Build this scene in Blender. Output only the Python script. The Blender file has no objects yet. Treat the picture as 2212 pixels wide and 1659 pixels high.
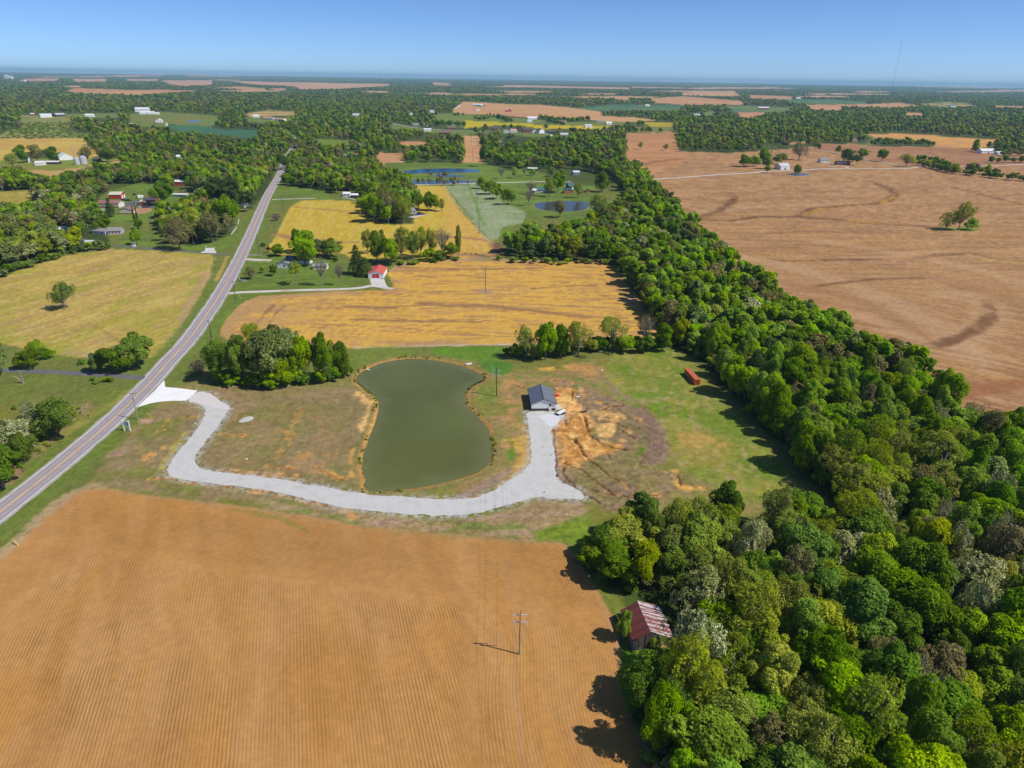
import bpy, math, random
import numpy as np
from mathutils import Vector, Matrix

# ------------------------------------------------------------------ camera, sky, sun, exposure
scene = bpy.context.scene
H = 116.0                                   # metres the drone flies above the ground
PITCH = math.radians(24.19)
ROLL = math.radians(0.88)
FOC = 1475.0                                # focal length in survey units (the photo is 2212 of them wide)
cam_data = bpy.data.cameras.new("camera")
cam_data.sensor_width = 36.0
cam_data.lens = FOC / 2212.0 * 36.0
cam_data.clip_start = 1.0
cam_data.clip_end = 90000.0
cam = bpy.data.objects.new("camera", cam_data)
scene.collection.objects.link(cam)
cam.matrix_world = (Matrix.Translation((0, 0, H)) @ Matrix.Rotation(math.pi / 2 - PITCH, 4, 'X')
                    @ Matrix.Rotation(ROLL, 4, 'Z'))
scene.camera = cam

SUN_AZ = math.atan2(0.955, -0.295)          # clockwise from +Y
SUN_EL = math.radians(50)
world = bpy.data.worlds.new("World")
scene.world = world
world.use_nodes = True
wn = world.node_tree.nodes
sky = wn.new("ShaderNodeTexSky")
sky.sky_type = 'NISHITA'
sky.sun_disc = False
sky.sun_elevation = SUN_EL
sky.sun_rotation = SUN_AZ
sky.altitude = 100
sky.air_density = 0.48
sky.dust_density = 0.3
sky.ozone_density = 10.0
wn["Background"].inputs[1].default_value = 0.14
world.node_tree.links.new(sky.outputs[0], wn["Background"].inputs[0])

sun_data = bpy.data.lights.new("sun", 'SUN')
sun_data.energy = 4.4
sun_data.angle = math.radians(0.55)
sun_data.color = (1.0, 0.95, 0.87)
sun = bpy.data.objects.new("sun", sun_data)
scene.collection.objects.link(sun)
sdir = Vector((math.sin(SUN_AZ) * math.cos(SUN_EL), math.cos(SUN_AZ) * math.cos(SUN_EL), math.sin(SUN_EL)))
sun.rotation_euler = sdir.to_track_quat('Z', 'Y').to_euler()
sun.location = (300, -100, 400)

scene.view_settings.view_transform = 'Standard'
scene.view_settings.look = 'None'
scene.view_settings.exposure = 0.0
scene.view_settings.gamma = 1.0
scene.view_settings.use_curve_mapping = False
scene.cycles.max_bounces = 5
scene.cycles.diffuse_bounces = 2
scene.cycles.glossy_bounces = 2
scene.cycles.transmission_bounces = 3
scene.cycles.transparent_max_bounces = 6
scene.cycles.volume_bounces = 1

rng = np.random.default_rng(7)
random.seed(7)

# ------------------------------------------------------------------ survey: photo coordinates to ground
def ray(u, v):
    x = (np.asarray(u, float) - 1106) / FOC
    y = -(np.asarray(v, float) - 829.5) / FOC
    X = x * math.cos(ROLL) - y * math.sin(ROLL)
    Y = x * math.sin(ROLL) + y * math.cos(ROLL)
    a = math.pi / 2 - PITCH
    return X, Y * math.cos(a) + math.sin(a), Y * math.sin(a) - math.cos(a)

def g(u, v, h=0.0):
    dx, dy, dz = ray(u, v)
    t = (h - H) / dz
    return float(dx * t), float(dy * t)

def G(pts, h=0.0):
    return np.array([g(u, v, h) for u, v in pts])

def tophgt(ub, vb, ut, vt):
    bx, by = g(ub, vb)
    dx, dy, dz = ray(ut, vt)
    return float(H + math.hypot(bx, by) / math.hypot(dx, dy) * dz)

def project(x, y, z=0.0):
    x = np.asarray(x, float); y = np.asarray(y, float)
    a = math.pi / 2 - PITCH
    Z = z - H
    Yc = y * math.cos(a) + Z * math.sin(a)
    Zc = -y * math.sin(a) + Z * math.cos(a)
    X = x * math.cos(ROLL) + Yc * math.sin(ROLL)
    Y = -x * math.sin(ROLL) + Yc * math.cos(ROLL)
    d = np.where(Zc < -1e-3, -Zc, 1e-3)
    return 1106 + FOC * X / d, 829.5 - FOC * Y / d

def P(s, ox=0.0, oy=0.0, k=1.0):
    out = []
    for w in s.split():
        a, b = w.split(',')
        out.append((ox + float(a) * k, oy + float(b) * k))
    return out

Z3 = 1 / 3.0
def PA(s): return P(s, 0, 129.6, Z3)            # upper strip, three survey crops
def PB(s): return P(s, 737.3, 129.6, Z3)
def PC(s): return P(s, 1474.6, 129.6, Z3)
def PD(s): return P(s, 0, 360, Z3)
def PE(s): return P(s, 737.3, 360, Z3)
def PF(s): return P(s, 1474.6, 360, Z3)
def PG(s): return P(s, 0, 684, Z3)
def PH(s): return P(s, 720, 720, .2603)
def PI(s): return P(s, 1080, 720, .2603)

# ------------------------------------------------------------------ numpy helpers
def hash2(ix, iy, seed):
    h = (ix.astype(np.int64) * 374761393 + iy.astype(np.int64) * 668265263 + seed * 974634777) & 0xFFFFFFFF
    h = ((h ^ (h >> 13)) * 1274126177) & 0xFFFFFFFF
    h = h ^ (h >> 16)
    return (h & 0xFFFFFF) / float(0xFFFFFF)

def vnoise(x, y, seed=0):
    ix = np.floor(x); iy = np.floor(y)
    fx = x - ix; fy = y - iy
    fx = fx * fx * (3 - 2 * fx); fy = fy * fy * (3 - 2 * fy)
    a = hash2(ix, iy, seed); b = hash2(ix + 1, iy, seed)
    c = hash2(ix, iy + 1, seed); d = hash2(ix + 1, iy + 1, seed)
    return (a * (1 - fx) + b * fx) * (1 - fy) + (c * (1 - fx) + d * fx) * fy

def fbm(x, y, s, seed=0, octs=4):
    v = 0; amp = 0.5; tot = 0
    for o in range(octs):
        c, sn = math.cos(o * 1.3 + .4), math.sin(o * 1.3 + .4)
        v = v + amp * vnoise((x * c - y * sn) / s + 17.3 * o, (x * sn + y * c) / s - 9.1 * o, seed + o)
        tot += amp; amp *= 0.5; s = s * 0.5
    return v / tot

def sstep(a, b, x):
    t = np.clip((x - a) / (b - a), 0, 1)
    return t * t * (3 - 2 * t)

def seg_dist(x, y, pts, closed):
    n = len(pts)
    d2 = np.full(x.shape, 1e18)
    for i in range(n if closed else n - 1):
        ax, ay = pts[i]; bx, by = pts[(i + 1) % n]
        vx, vy = bx - ax, by - ay
        L = vx * vx + vy * vy + 1e-9
        t = np.clip(((x - ax) * vx + (y - ay) * vy) / L, 0, 1)
        dd = (x - ax - t * vx) ** 2 + (y - ay - t * vy) ** 2
        np.minimum(d2, dd, out=d2)
    return np.sqrt(d2)

def inside(x, y, pts):
    r = np.zeros(x.shape, bool)
    n = len(pts)
    for i in range(n):
        ax, ay = pts[i]; bx, by = pts[(i + 1) % n]
        if ay == by: continue
        c = (ay > y) != (by > y)
        r ^= c & (x < (bx - ax) * (y - ay) / (by - ay) + ax)
    return r

def sdist(x, y, pts):
    d = seg_dist(x, y, pts, True)
    return np.where(inside(x, y, pts), d, -d)

def chaikin(pts, n=2, closed=True):
    p = np.asarray(pts, float)
    for _ in range(n):
        q = np.roll(p, -1, 0) if closed else p[1:]
        a = p if closed else p[:-1]
        m = np.empty((len(a) * 2, p.shape[1]))
        m[0::2] = a * .75 + q * .25
        m[1::2] = a * .25 + q * .75
        if not closed:
            m = np.vstack([p[:1], m, p[-1:]])
        p = m
    return p

# ------------------------------------------------------------------ object helpers
COL = scene.collection

def link(o, parent=None):
    COL.objects.link(o)
    if parent is not None:
        o.parent = parent
    return o

def tag(o, label=None, cat=None, group=None, kind=None):
    if label: o['label'] = label
    if cat: o['category'] = cat
    if group: o['group'] = group
    if kind: o['kind'] = kind
    return o

def empty(name, loc, rz=0.0, label=None, cat=None, group=None):
    o = bpy.data.objects.new(name, None)
    o.empty_display_size = 0.5
    o.location = loc
    o.rotation_euler = (0, 0, rz)
    COL.objects.link(o)
    return tag(o, label, cat, group)

def npmesh(name, verts, faces, mats=(), matidx=None, smooth=False):
    """verts (N,3), faces (M,k) array"""
    me = bpy.data.meshes.new(name)
    verts = np.asarray(verts, np.float32); faces = np.asarray(faces, np.int32)
    k = faces.shape[1]
    me.vertices.add(len(verts)); me.vertices.foreach_set("co", verts.ravel())
    me.loops.add(faces.size); me.loops.foreach_set("vertex_index", faces.ravel())
    me.polygons.add(len(faces))
    me.polygons.foreach_set("loop_start", np.arange(0, faces.size, k, dtype=np.int32))
    if matidx is not None:
        me.polygons.foreach_set("material_index", np.asarray(matidx, np.int32))
    if smooth:
        me.polygons.foreach_set("use_smooth", np.ones(len(faces), bool))
    for m in mats: me.materials.append(m)
    me.update(calc_edges=True)
    return me

class MB:
    """collects simple solids into one mesh"""
    def __init__(s): s.v = []; s.f = []; s.mi = []
    def add(s, vs, fs, m=0):
        b = len(s.v); s.v += [tuple(v) for v in vs]
        for f in fs: s.f.append(tuple(b + i for i in f)); s.mi.append(m)
        return s
    def box(s, x0, x1, y0, y1, z0, z1, m=0):
        v = [(x0, y0, z0), (x1, y0, z0), (x1, y1, z0), (x0, y1, z0), (x0, y0, z1), (x1, y0, z1), (x1, y1, z1), (x0, y1, z1)]
        return s.add(v, [(3, 2, 1, 0), (4, 5, 6, 7), (0, 1, 5, 4), (1, 2, 6, 5), (2, 3, 7, 6), (3, 0, 4, 7)], m)
    def tube(s, pts, rad, n=6, m=0, cap=True):
        pts = [Vector(p) for p in pts]
        if not hasattr(rad, '__len__'): rad = [rad] * len(pts)
        b = len(s.v)
        for i, p in enumerate(pts):
            d = (pts[min(i + 1, len(pts) - 1)] - pts[max(i - 1, 0)])
            d = d.normalized() if d.length > 1e-9 else Vector((0, 0, 1))
            a = d.cross(Vector((0, 0, 1)) if abs(d.z) < .9 else Vector((1, 0, 0))).normalized()
            c = d.cross(a)
            for k in range(n):
                t = 2 * math.pi * k / n
                s.v.append(tuple(p + (a * math.cos(t) + c * math.sin(t)) * rad[i]))
        for i in range(len(pts) - 1):
            for k in range(n):
                s.f.append((b + i * n + k, b + i * n + (k + 1) % n, b + (i + 1) * n + (k + 1) % n, b + (i + 1) * n + k)); s.mi.append(m)
        if cap:
            s.f.append(tuple(b + k for k in range(n - 1, -1, -1))); s.mi.append(m)
            s.f.append(tuple(b + (len(pts) - 1) * n + k for k in range(n))); s.mi.append(m)
        return s
    def prism(s, poly, y0, y1, m=0, axis='y'):
        """poly in (x,z) extruded along y"""
        n = len(poly)
        if axis == 'y':
            v = [(x, y0, z) for x, z in poly] + [(x, y1, z) for x, z in poly]
        else:
            v = [(y0, x, z) for x, z in poly] + [(y1, x, z) for x, z in poly]
        f = [tuple(range(n)), tuple(range(2 * n - 1, n - 1, -1))]
        f += [(i, n + i, n + (i + 1) % n, (i + 1) % n) for i in range(n)]
        return s.add(v, f, m)
    def mesh(s, name, *mats):
        me = bpy.data.meshes.new(name)
        me.from_pydata(s.v, [], s.f)
        for m in mats: me.materials.append(m)
        if len(mats) > 1:
            me.polygons.foreach_set("material_index", s.mi)
        me.validate(); me.update()
        return me
    def build(s, name, mat, parent=None, loc=None, rz=0.0):
        mats = mat if isinstance(mat, (list, tuple)) else [mat]
        o = bpy.data.objects.new(name, s.mesh(name, *mats))
        if loc is not None: o.location = loc
        o.rotation_euler = (0, 0, rz)
        return link(o, parent)

# ------------------------------------------------------------------ materials
def new_mat(name):
    m = bpy.data.materials.new(name); m.use_nodes = True
    nt = m.node_tree
    return m, nt.nodes, nt.links, nt.nodes["Principled BSDF"]

def plain(name, col, rough=0.7, var=0.12, scale=1.5, metal=0.0, spec=0.3, bump=0.0):
    m, n, l, b = new_mat(name)
    b.inputs["Roughness"].default_value = rough
    b.inputs["Metallic"].default_value = metal
    b.inputs["Specular IOR Level"].default_value = spec
    tc = n.new("ShaderNodeTexCoord")
    no = n.new("ShaderNodeTexNoise"); no.inputs["Scale"].default_value = scale; no.inputs["Detail"].default_value = 5
    no.inputs["Roughness"].default_value = .65
    l.new(tc.outputs["Object"], no.inputs["Vector"])
    mr = n.new("ShaderNodeMapRange")
    mr.inputs[1].default_value = .25; mr.inputs[2].default_value = .75
    mr.inputs[3].default_value = 1 - var; mr.inputs[4].default_value = 1 + var
    l.new(no.outputs[0], mr.inputs[0])
    mx = n.new("ShaderNodeVectorMath"); mx.operation = 'SCALE'
    mx.inputs[0].default_value = col
    l.new(mr.outputs[0], mx.inputs["Scale"])
    l.new(mx.outputs[0], b.inputs["Base Color"])
    if bump:
        bp = n.new("ShaderNodeBump"); bp.inputs["Distance"].default_value = bump
        l.new(no.outputs[0], bp.inputs["Height"]); l.new(bp.outputs[0], b.inputs["Normal"])
    return m

def ribbed(name, col, axis=0, pitch=0.3, rough=.45, dark=.75, rust=None, spec=.4):
    """ribbed metal sheet: ribs run across `axis` coordinate"""
    m, n, l, b = new_mat(name)
    tc = n.new("ShaderNodeTexCoord"); sp = n.new("ShaderNodeSeparateXYZ")
    l.new(tc.outputs["Object"], sp.inputs[0])
    mu = n.new("ShaderNodeMath"); mu.operation = 'MULTIPLY'; mu.inputs[1].default_value = 2 * math.pi / pitch
    l.new(sp.outputs[axis], mu.inputs[0])
    co = n.new("ShaderNodeMath"); co.operation = 'COSINE'; l.new(mu.outputs[0], co.inputs[0])
    bp = n.new("ShaderNodeBump"); bp.inputs["Distance"].default_value = .02; l.new(co.outputs[0], bp.inputs["Height"])
    l.new(bp.outputs[0], b.inputs["Normal"])
    no = n.new("ShaderNodeTexNoise"); no.inputs["Scale"].default_value = 1.1; no.inputs["Detail"].default_value = 6
    l.new(tc.outputs["Object"], no.inputs["Vector"])
    mr = n.new("ShaderNodeMapRange"); mr.inputs[1].default_value = .3; mr.inputs[2].default_value = .7
    mr.inputs[3].default_value = .85; mr.inputs[4].default_value = 1.1; l.new(no.outputs[0], mr.inputs[0])
    sc = n.new("ShaderNodeVectorMath"); sc.operation = 'SCALE'; sc.inputs[0].default_value = col
    l.new(mr.outputs[0], sc.inputs["Scale"])
    if rust:
        rm = n.new("ShaderNodeMapRange"); rm.inputs[1].default_value = rust[3] - .04; rm.inputs[2].default_value = rust[3] + .1
        l.new(no.outputs[0], rm.inputs[0])
        mx = n.new("ShaderNodeMix"); mx.data_type = 'RGBA'
        l.new(rm.outputs[0], mx.inputs[0]); l.new(sc.outputs[0], mx.inputs[6]); mx.inputs[7].default_value = (*rust[:3], 1)
        l.new(mx.outputs[2], b.inputs["Base Color"])
    else:
        l.new(sc.outputs[0], b.inputs["Base Color"])
    b.inputs["Roughness"].default_value = rough
    b.inputs["Specular IOR Level"].default_value = spec
    return m

# ------------------------------------------------------------------ roads and outlines (photo survey)
road_px = P("-330,1420 -200,1270 -100,1185 0,1105.7 57,1061 117,1014 173,967 233,917 287,864 327,824 367,777 397,747 423,714 443,684 467,650 500,593 533,527 560,463 580,417 600,386 610,363 618,343 630,325 638,313 640,306 636,297 627,292 618,286")
road_w = chaikin(G(road_px), 3, closed=False)
pond_px = PH("205,340 300,290 400,245 600,212 750,215 900,235 1050,265 1160,310 1240,350 1255,395 1200,415 1140,445 1105,480 1090,540 1095,590 1140,640 1190,690 1250,750 1285,800 1300,870 1320,950 1315,1040 1270,1100 1200,1150 1080,1195 900,1240 700,1280 500,1300 380,1315 290,1305 250,1270 275,1215 240,1150 245,1060 265,960 300,870 340,780 370,690 385,600 380,560 330,510 270,470 210,430 180,385")
pond_w = chaikin(G(pond_px, -.4), 2)
drive_px = (P("427,844 462,852 473,866 497,877 492,889 480,907 467,927 443,954 425,981 419,994 427,1009 450,1017 533,1026 600,1034 667,1046 737,1059 772,1066 830,1071 876,1073 941,1078 993,1079 1032,1074 1066,1061 1097,1040 1126,1022 1147,1001 1149,980 1143,933 1138,902 1137,889 1165,888 1221,892 1216,904 1207,913 1192,928 1191,940 1194,954 1199,980 1198,1032 1215,1045 1241,1053 1257,1063 1265,1074 1258,1080 1236,1079 1197,1077 1158,1073 1119,1084 1095,1092 1069,1097 1019,1113 967,1114 915,1113 837,1107 759,1099 737,1096 683,1084 633,1071 583,1059 500,1049 400,1037 357,1026 367,1001 383,977 413,944 433,917 443,897 445,881 423,871 402,866"))
apron_px = P("296,880 315,862 335,843 355,821 357,836 390,839 427,844 402,866 370,866 345,868 327,871 310,876")
ponds_far = [PE("1245,250 1260,235 1330,228 1450,222 1560,225 1610,235 1605,262 1560,285 1450,292 1340,288 1270,272"),
             PB("280,735 300,725 450,715 520,705 640,703 780,703 870,708 915,720 880,728 700,732 500,735 330,745"),
             PB("420,780 430,800 520,807 700,803 860,795 880,785 760,777 560,775"),
             PB("590,745 700,738 840,755 700,762 600,757"),
             PC("690,740 720,731 790,733 832,742 800,750 700,749"),
             PA("1200,400 1220,392 1290,388 1300,396 1250,404")]
lanes = [  # (points, width, surface)
    (PB("180,392 315,408 420,430 540,445 700,455 860,460 1100,462 1200,465 1340,478 1372,490 1330,500"), 6, 'pale'),
    (PB("420,812 680,803 950,797 1310,788 1500,790"), 5, 'pale'),
    (PC("-190,772 0,762 230,742 450,732 530,722 650,718 780,711 1000,702 1300,705 1480,702 1560,690 1800,688 2050,685 2212,676 2600,650"), 6, 'pale'),
    (PC("815,575 1000,600 1210,650 1400,682 1470,697"), 6, 'grey'),
    (PC("920,668 1000,682 1050,690 1080,701"), 4, 'pale'),
    (PG("-300,335 100,350 400,362 700,378 905,395 940,402"), 4.2, 'dark'),
    (P("170,515 200,523 247,531 333,538 433,546 500,550.5"), 4.0, 'dark'),
    (P("526,559.5 545,561 592,563"), 5.5, 'pale'),
    (P("494,634 520,631 560,630 633,627 737,625 787,621 803,616 830,621 848,624.5"), 4.2, 'pale'),
    (P("588,431 620,430 683,428"), 3.5, 'pale'),
    (P("596,345 640,341"), 4, 'pale'), (P("700,341 640,343"), 4, 'pale'),
    (PD("820,240 930,232 1080,250"), 4, 'dark'), (PD("1220,180 1320,172 1500,165"), 5, 'pale'),
    (PD("1500,240 1680,258 1700,262"), 4, 'dark'),
    (PB("735,318 775,290"), 10, 'pale'), (PA("840,410 890,418"), 7, 'pale'),
    (PE("455,330 520,312 548,308"), 7, 'pale'), (PE("0,200 60,206 140,225"), 4, 'grey'),
]

# ------------------------------------------------------------------ ground grid (polar, finer close to where the drone hovers)
dep = []
a_ = 60.0
while a_ > 0.13:
    dep.append(a_)
    a_ -= 0.088 if a_ > 3 else (0.045 if a_ > 1.2 else 0.03)
rad = H / np.tan(np.radians(np.array(dep)))
az = np.radians(np.concatenate([np.arange(-180, -52, 6.0), np.arange(-51.5, 51.5, 0.128), np.arange(54, 180, 6.0)]))
nr, na = len(rad), len(az)
RR, AA = np.meshgrid(rad, az, indexing='ij')
X = (RR * np.sin(AA)).ravel(); Y = (RR * np.cos(AA)).ravel(); R_ = RR.ravel()
N = X.size
UU, VV = project(X, Y)
Zg = np.zeros(N)
col = np.zeros((N, 3))
rowu = np.zeros(N); rowa = np.zeros(N); grain = np.full(N, .55)
cls = np.zeros(N, np.int32)
pxm = R_ * math.hypot(1, 0) * 0.00075                      # about one picture unit in metres

C = lambda *a: np.array(a)
GRASS = C(.145, .165, .042); GRASSB = C(.155, .205, .032); GRASSD = C(.090, .120, .030); OLIVE = C(.20, .18, .050)
DRYG = C(.30, .235, .12); TANB = C(.25, .192, .103); ORANGE = C(.53, .30, .115); ORANGEL = C(.66, .42, .19)
MULCH = C(.225, .160, .105); SOILD = C(.17, .09, .045)
FLOORC = C(.060, .080, .020)

n1 = fbm(X, Y, 40, 11, 4); n2 = fbm(X, Y, 9, 23, 4); n3 = fbm(X, Y, 2.2, 31, 3); n0 = fbm(X, Y, 400, 5, 4)

def mixc(w, c):
    global col
    w = w[:, None] if w.ndim else w
    col = col * (1 - w) + np.asarray(c) * w

col[:] = GRASS
mixc(sstep(.4, .7, n1) * .6, OLIVE); mixc(sstep(.45, .75, n2) * .5, GRASSB); mixc(sstep(.5, .8, n3) * .35, GRASSD)

def sub(pts, pad):
    p = np.asarray(pts)
    return np.nonzero((X > p[:, 0].min() - pad) & (X < p[:, 0].max() + pad) & (Y > p[:, 1].min() - pad) & (Y < p[:, 1].max() + pad))[0]

def paint(px, color, soft=.8, rag=1.2, ragsc=5., amt=1., patch=None, k=None, gr=None, world=None, seed=3, ang=None, dist=False):
    """blend a land-cover patch into the ground colours. returns (indices, signed distance, weight)"""
    pts = np.asarray(world) if world is not None else G(px)
    i = sub(pts, soft + rag + 4)
    x, y = X[i], Y[i]
    d = sdist(x, y, pts)
    s = np.maximum(soft, pxm[i] * 1.0)
    w = sstep(-s, s, d + (fbm(x, y, ragsc, seed, 3) - .5) * 2.4 * rag)
    if patch is not None:
        sc, th, wd = patch[:3]
        if ang is not None:
            c_, s_ = math.cos(ang[0]), math.sin(ang[0])
            xx, yy = (x * c_ + y * s_) / ang[1], -x * s_ + y * c_
        else: xx, yy = x, y
        w = w * sstep(th - wd, th + wd, fbm(xx, yy, sc, seed + 9, 5))
    w = w * amt
    col[i] = col[i] * (1 - w[:, None]) + np.asarray(color) * w[:, None]
    if gr is not None: grain[i] = grain[i] * (1 - w) + gr * w
    if k is not None: cls[i[w > .5]] = k
    return i, d, w

def stroke(px, wid, color, soft=None, rag=.6, amt=1., depth=0., gr=None, ragsc=3., taper=True, world=None, pt=None, ends=None):
    pts = np.asarray(world) if world is not None else G(px)
    pad = wid * 2 + rag * 2 + 2
    i = sub(pts, pad)
    if not len(i): return
    x, y = X[i], Y[i]
    d = seg_dist(x, y, pts, False) + (fbm(x, y, ragsc, 77, 3) - .5) * 2.4 * rag
    s = soft if soft is not None else wid * .4
    s = np.maximum(s, pxm[i] * .8)
    w = (1 - sstep(wid * .5 - s * .5, wid * .5 + s, d)) * amt
    if pt is not None: w = w * sstep(.5 - pt, .5 + .08, fbm(x, y, 1.8 if ends is None else 6, 87, 3))
    if ends is not None:
        de = np.minimum(np.hypot(x - ends[0][0], y - ends[0][1]), np.hypot(x - ends[1][0], y - ends[1][1])); w = w * (.35 + .65 * sstep(0, 16, de))
    col[i] = col[i] * (1 - w[:, None]) + np.asarray(color) * w[:, None]
    if gr is not None: grain[i] = grain[i] * (1 - w) + gr * w
    if depth: Zg[i] -= w * depth

def streaks(i, w, x, y, color, ang, lng, sc, th, wd, amt, seed):
    c_, s_ = math.cos(ang), math.sin(ang)
    warp = (fbm(x, y, 70, seed + 3, 2) - .5) * 26
    uu = (x * c_ + y * s_) / lng; vv = -x * s_ + y * c_ + warp
    q = sstep(th - wd, th + wd, fbm(uu, vv, sc, seed, 4)) * amt * w
    col[i] = col[i] * (1 - q[:, None]) + np.asarray(color) * q[:, None]

# ---- far country: woodland floor by default, fields painted on it
wfar = sstep(760, 900, R_ + (n0 - .5) * 200)
mixc(wfar, FLOORC * 1.15)

OPEN = []      # polygons (photo survey) that stay free of trees
def field(px, color, var=.12, rag=1.0, soft=.8, k=None, gr=.35, two=None, opn=True, ang=0.2, seed=40, ragsc=6.):
    if opn: OPEN.append(px)
    i, d, w = paint(px, color, soft=soft, rag=rag, ragsc=ragsc, k=k, gr=gr)
    x, y = X[i], Y[i]
    if two is not None:
        s = np.maximum(1., np.median(R_[i]) / 300)
        streaks(i, w, x, y, two, ang, 7., 3. * s, .56, .12, .7, seed)
        q = sstep(.45, .7, fbm(x, y, 22. * s, seed + 5, 4)) * .5 * w
        col[i] = col[i] * (1 - q[:, None]) + np.asarray(two) * q[:, None]
    return i, d, w

TAN = C(.50, .31, .155); TANP = C(.50, .30, .19); TANR = C(.44, .23, .13); YEL = C(.50, .38, .06)
GGRN = C(.15, .19, .05); TEAL = C(.055, .135, .075)
far_fields = [
    (PA("430,205 480,182 850,195 1100,192 1120,210 900,226 560,217"), TANR, TAN),
    (PA("150,122 380,119 370,138 150,137"), TANP, TANR), (PA("470,122 690,122 690,141 480,140"), TANP, TANR),
    (PA("820,122 1030,124 1030,138 830,136"), TANP, TANR),
    (PA("1040,133 1380,130 1370,162 1200,168 1100,157"), TANP, TANR), (PA("1400,175 1570,172 1720,185 1720,206 1580,193"), TANR, TAN),
    (PA("1480,136 2212,150 2280,186 1950,190 1900,170 1650,160"), TANP, TANR), (PA("1740,183 1860,183 1860,196 1780,194"), TANR, TAN),
    (PB("0,152 310,155 320,168 100,180 -20,180"), TANP, TANR), (PB("590,146 690,148 720,167 600,162"), TANR, TAN),
    (PB("1050,163 1870,178 1870,190 1050,174"), TANP, TANR), (PB("1880,172 2212,178 2212,184 1880,182"), TANP, TANR),
    (PB("1740,240 1860,245 1870,264 1800,262"), TAN, TANR), (PB("2000,250 2130,240 2230,262 2230,288 2040,280"), TANR, TAN),
    (PB("1530,310 1770,290 2230,292 2180,330 1650,330"), TEAL, GGRN),
    (PB("790,270 930,276 1000,283 1280,290 1500,310 1680,335 1690,362 1900,372 2060,390 1850,404 1700,397 1500,380 1200,372 1000,357 740,347 715,330"), TAN, TANR),
    (PB("850,286 930,288 925,306 860,300"), GGRN, GRASS),
    (PB("620,345 800,352 1000,372 1200,378 1320,392 1330,415 1100,410 900,400 790,392 800,440 700,432 600,420"), GGRN, GRASSB),
    (PB("800,388 900,398 1300,418 1500,428 1760,428 1700,448 1300,448 1160,425 1000,425 800,442"), YEL, C(.36, .33, .05)),
    (PB("1330,392 1500,402 1700,398 1850,404 1830,425 1500,428 1330,416"), GGRN, OLIVE),
    (PB("1960,405 2150,405 2150,432 1990,427"), YEL, OLIVE), (PB("1900,430 2150,432 2150,470 1920,472"), GGRN, OLIVE),
    (PB("315,412 420,432 540,448 700,458 860,463 1340,480 1390,500 1300,510 1100,480 900,475 790,490 560,470 500,455 330,450"), GGRN, GRASSB),
    (PB("785,490 895,490 905,545 925,672 910,700 880,700 790,675 787,540"), TAN, TANR),
    (PB("380,528 560,530 560,548 380,562"), TANR, TAN), (PB("235,598 400,608 412,670 260,690 220,660"), TANR, TAN),
    (PB("1010,525 1200,520 1200,545 1010,545"), TANR, TAN),
    (PB("0,520 75,522 75,550 0,548"), GGRN, GRASSB),
    (PC("-60,240 0,235 380,265 400,290 0,292 -60,285"), TANR, TAN), (PC("0,210 150,205 330,202 380,235 200,235 0,228"), TAN, TANR),
    (PC("430,228 720,235 700,260 560,252 440,250"), TANR, TAN), (PC("680,258 950,258 1200,270 1190,287 850,282 690,278"), TEAL, GGRN),
    (PC("800,290 1200,287 1400,277 1540,298 1400,308 1030,302 1030,325 860,322 800,305"), TANR, TAN),
    (PC("1520,287 1700,272 1840,280 1900,300 1700,308"), GGRN, TAN), (PC("2020,295 2212,300 2212,310 2020,305"), TANR, TAN),
    (PC("270,300 430,298 700,308 690,340 340,338"), GGRN, TEAL), (PC("360,338 560,340 450,376 370,372"), TANR, TAN),
    (PC("1440,340 1550,345 1560,362 1450,358"), TANR, TAN), (PC("130,345 190,330 200,355 150,365"), GGRN, GRASSB), (PC("1200,218 1350,218 1350,226 1200,226"), GGRN, TAN),
    (PC("1190,480 1400,477 2030,515 2010,560 1870,577 1640,562 1630,530 1240,502"), C(.56, .32, .11), TANR),
    (PC("690,530 800,530 810,545 700,545"), TANR, TAN),
    (PA("830,350 1040,335 1400,360 1425,380 1370,432 1080,415 850,400"), GGRN, OLIVE),
    (PA("1090,440 1100,425 1200,418 1350,430 1450,452 1670,455 1675,490 1600,508 1450,490 1300,480 1180,462"), TEAL, C(.07, .16, .07)),
    (PA("840,402 900,405 1080,418 1080,435 900,430"), GGRN, GRASSB),
    (PA("130,358 430,360 470,395 440,450 590,487 580,508 0,508 -100,505 20,470 140,440"), C(.27, .24, .10), C(.12, .19, .03)),
    (PA("1600,345 1740,325 1910,335 1915,360 1800,362 1620,372"), TAN, GGRN), (PA("1590,372 1750,385 1900,365 1890,390 1690,408 1600,400"), GGRN, GRASSB),
    (PA("2030,515 2212,515 2260,540 2230,560 2040,555"), GRASSB, GGRN),
    (PA("350,340 470,350 760,345 780,372 440,372"), GGRN, OLIVE),
]
for px, c, two in far_fields:
    field(px, c, two=two, rag=3., soft=3., ragsc=30.)
rs_ = random.Random(21)
for q_ in range(46):
    v_ = 168.5 + rs_.random() ** 1.5 * 40; u_ = rs_.uniform(0, 2212); w_ = rs_.uniform(18, 110); hh_ = rs_.uniform(.8, 1.3) + (v_ - 168) * .05
    v_ += (u_ - 1106) * .0154
    far_strip = [(u_ - w_, v_ + rs_.uniform(-.4, .4)), (u_ - w_ * .3, v_ - hh_ * .6), (u_ + w_, v_ - hh_ * .3), (u_ + w_ * .8, v_ + hh_ * .6), (u_ - w_ * .4, v_ + hh_ * .7)]
    field(far_strip, rs_.choice([TANP, TANR, TAN, TANP]), rag=3., soft=3., ragsc=60.)
L1 = field(PA("-200,510 560,508 560,560 640,590 640,632 600,640 420,640 390,600 100,600 40,640 0,690 -200,700"), C(.50, .38, .12), two=C(.45, .27, .10), rag=1.5, seed=50, ang=.1)
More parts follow.
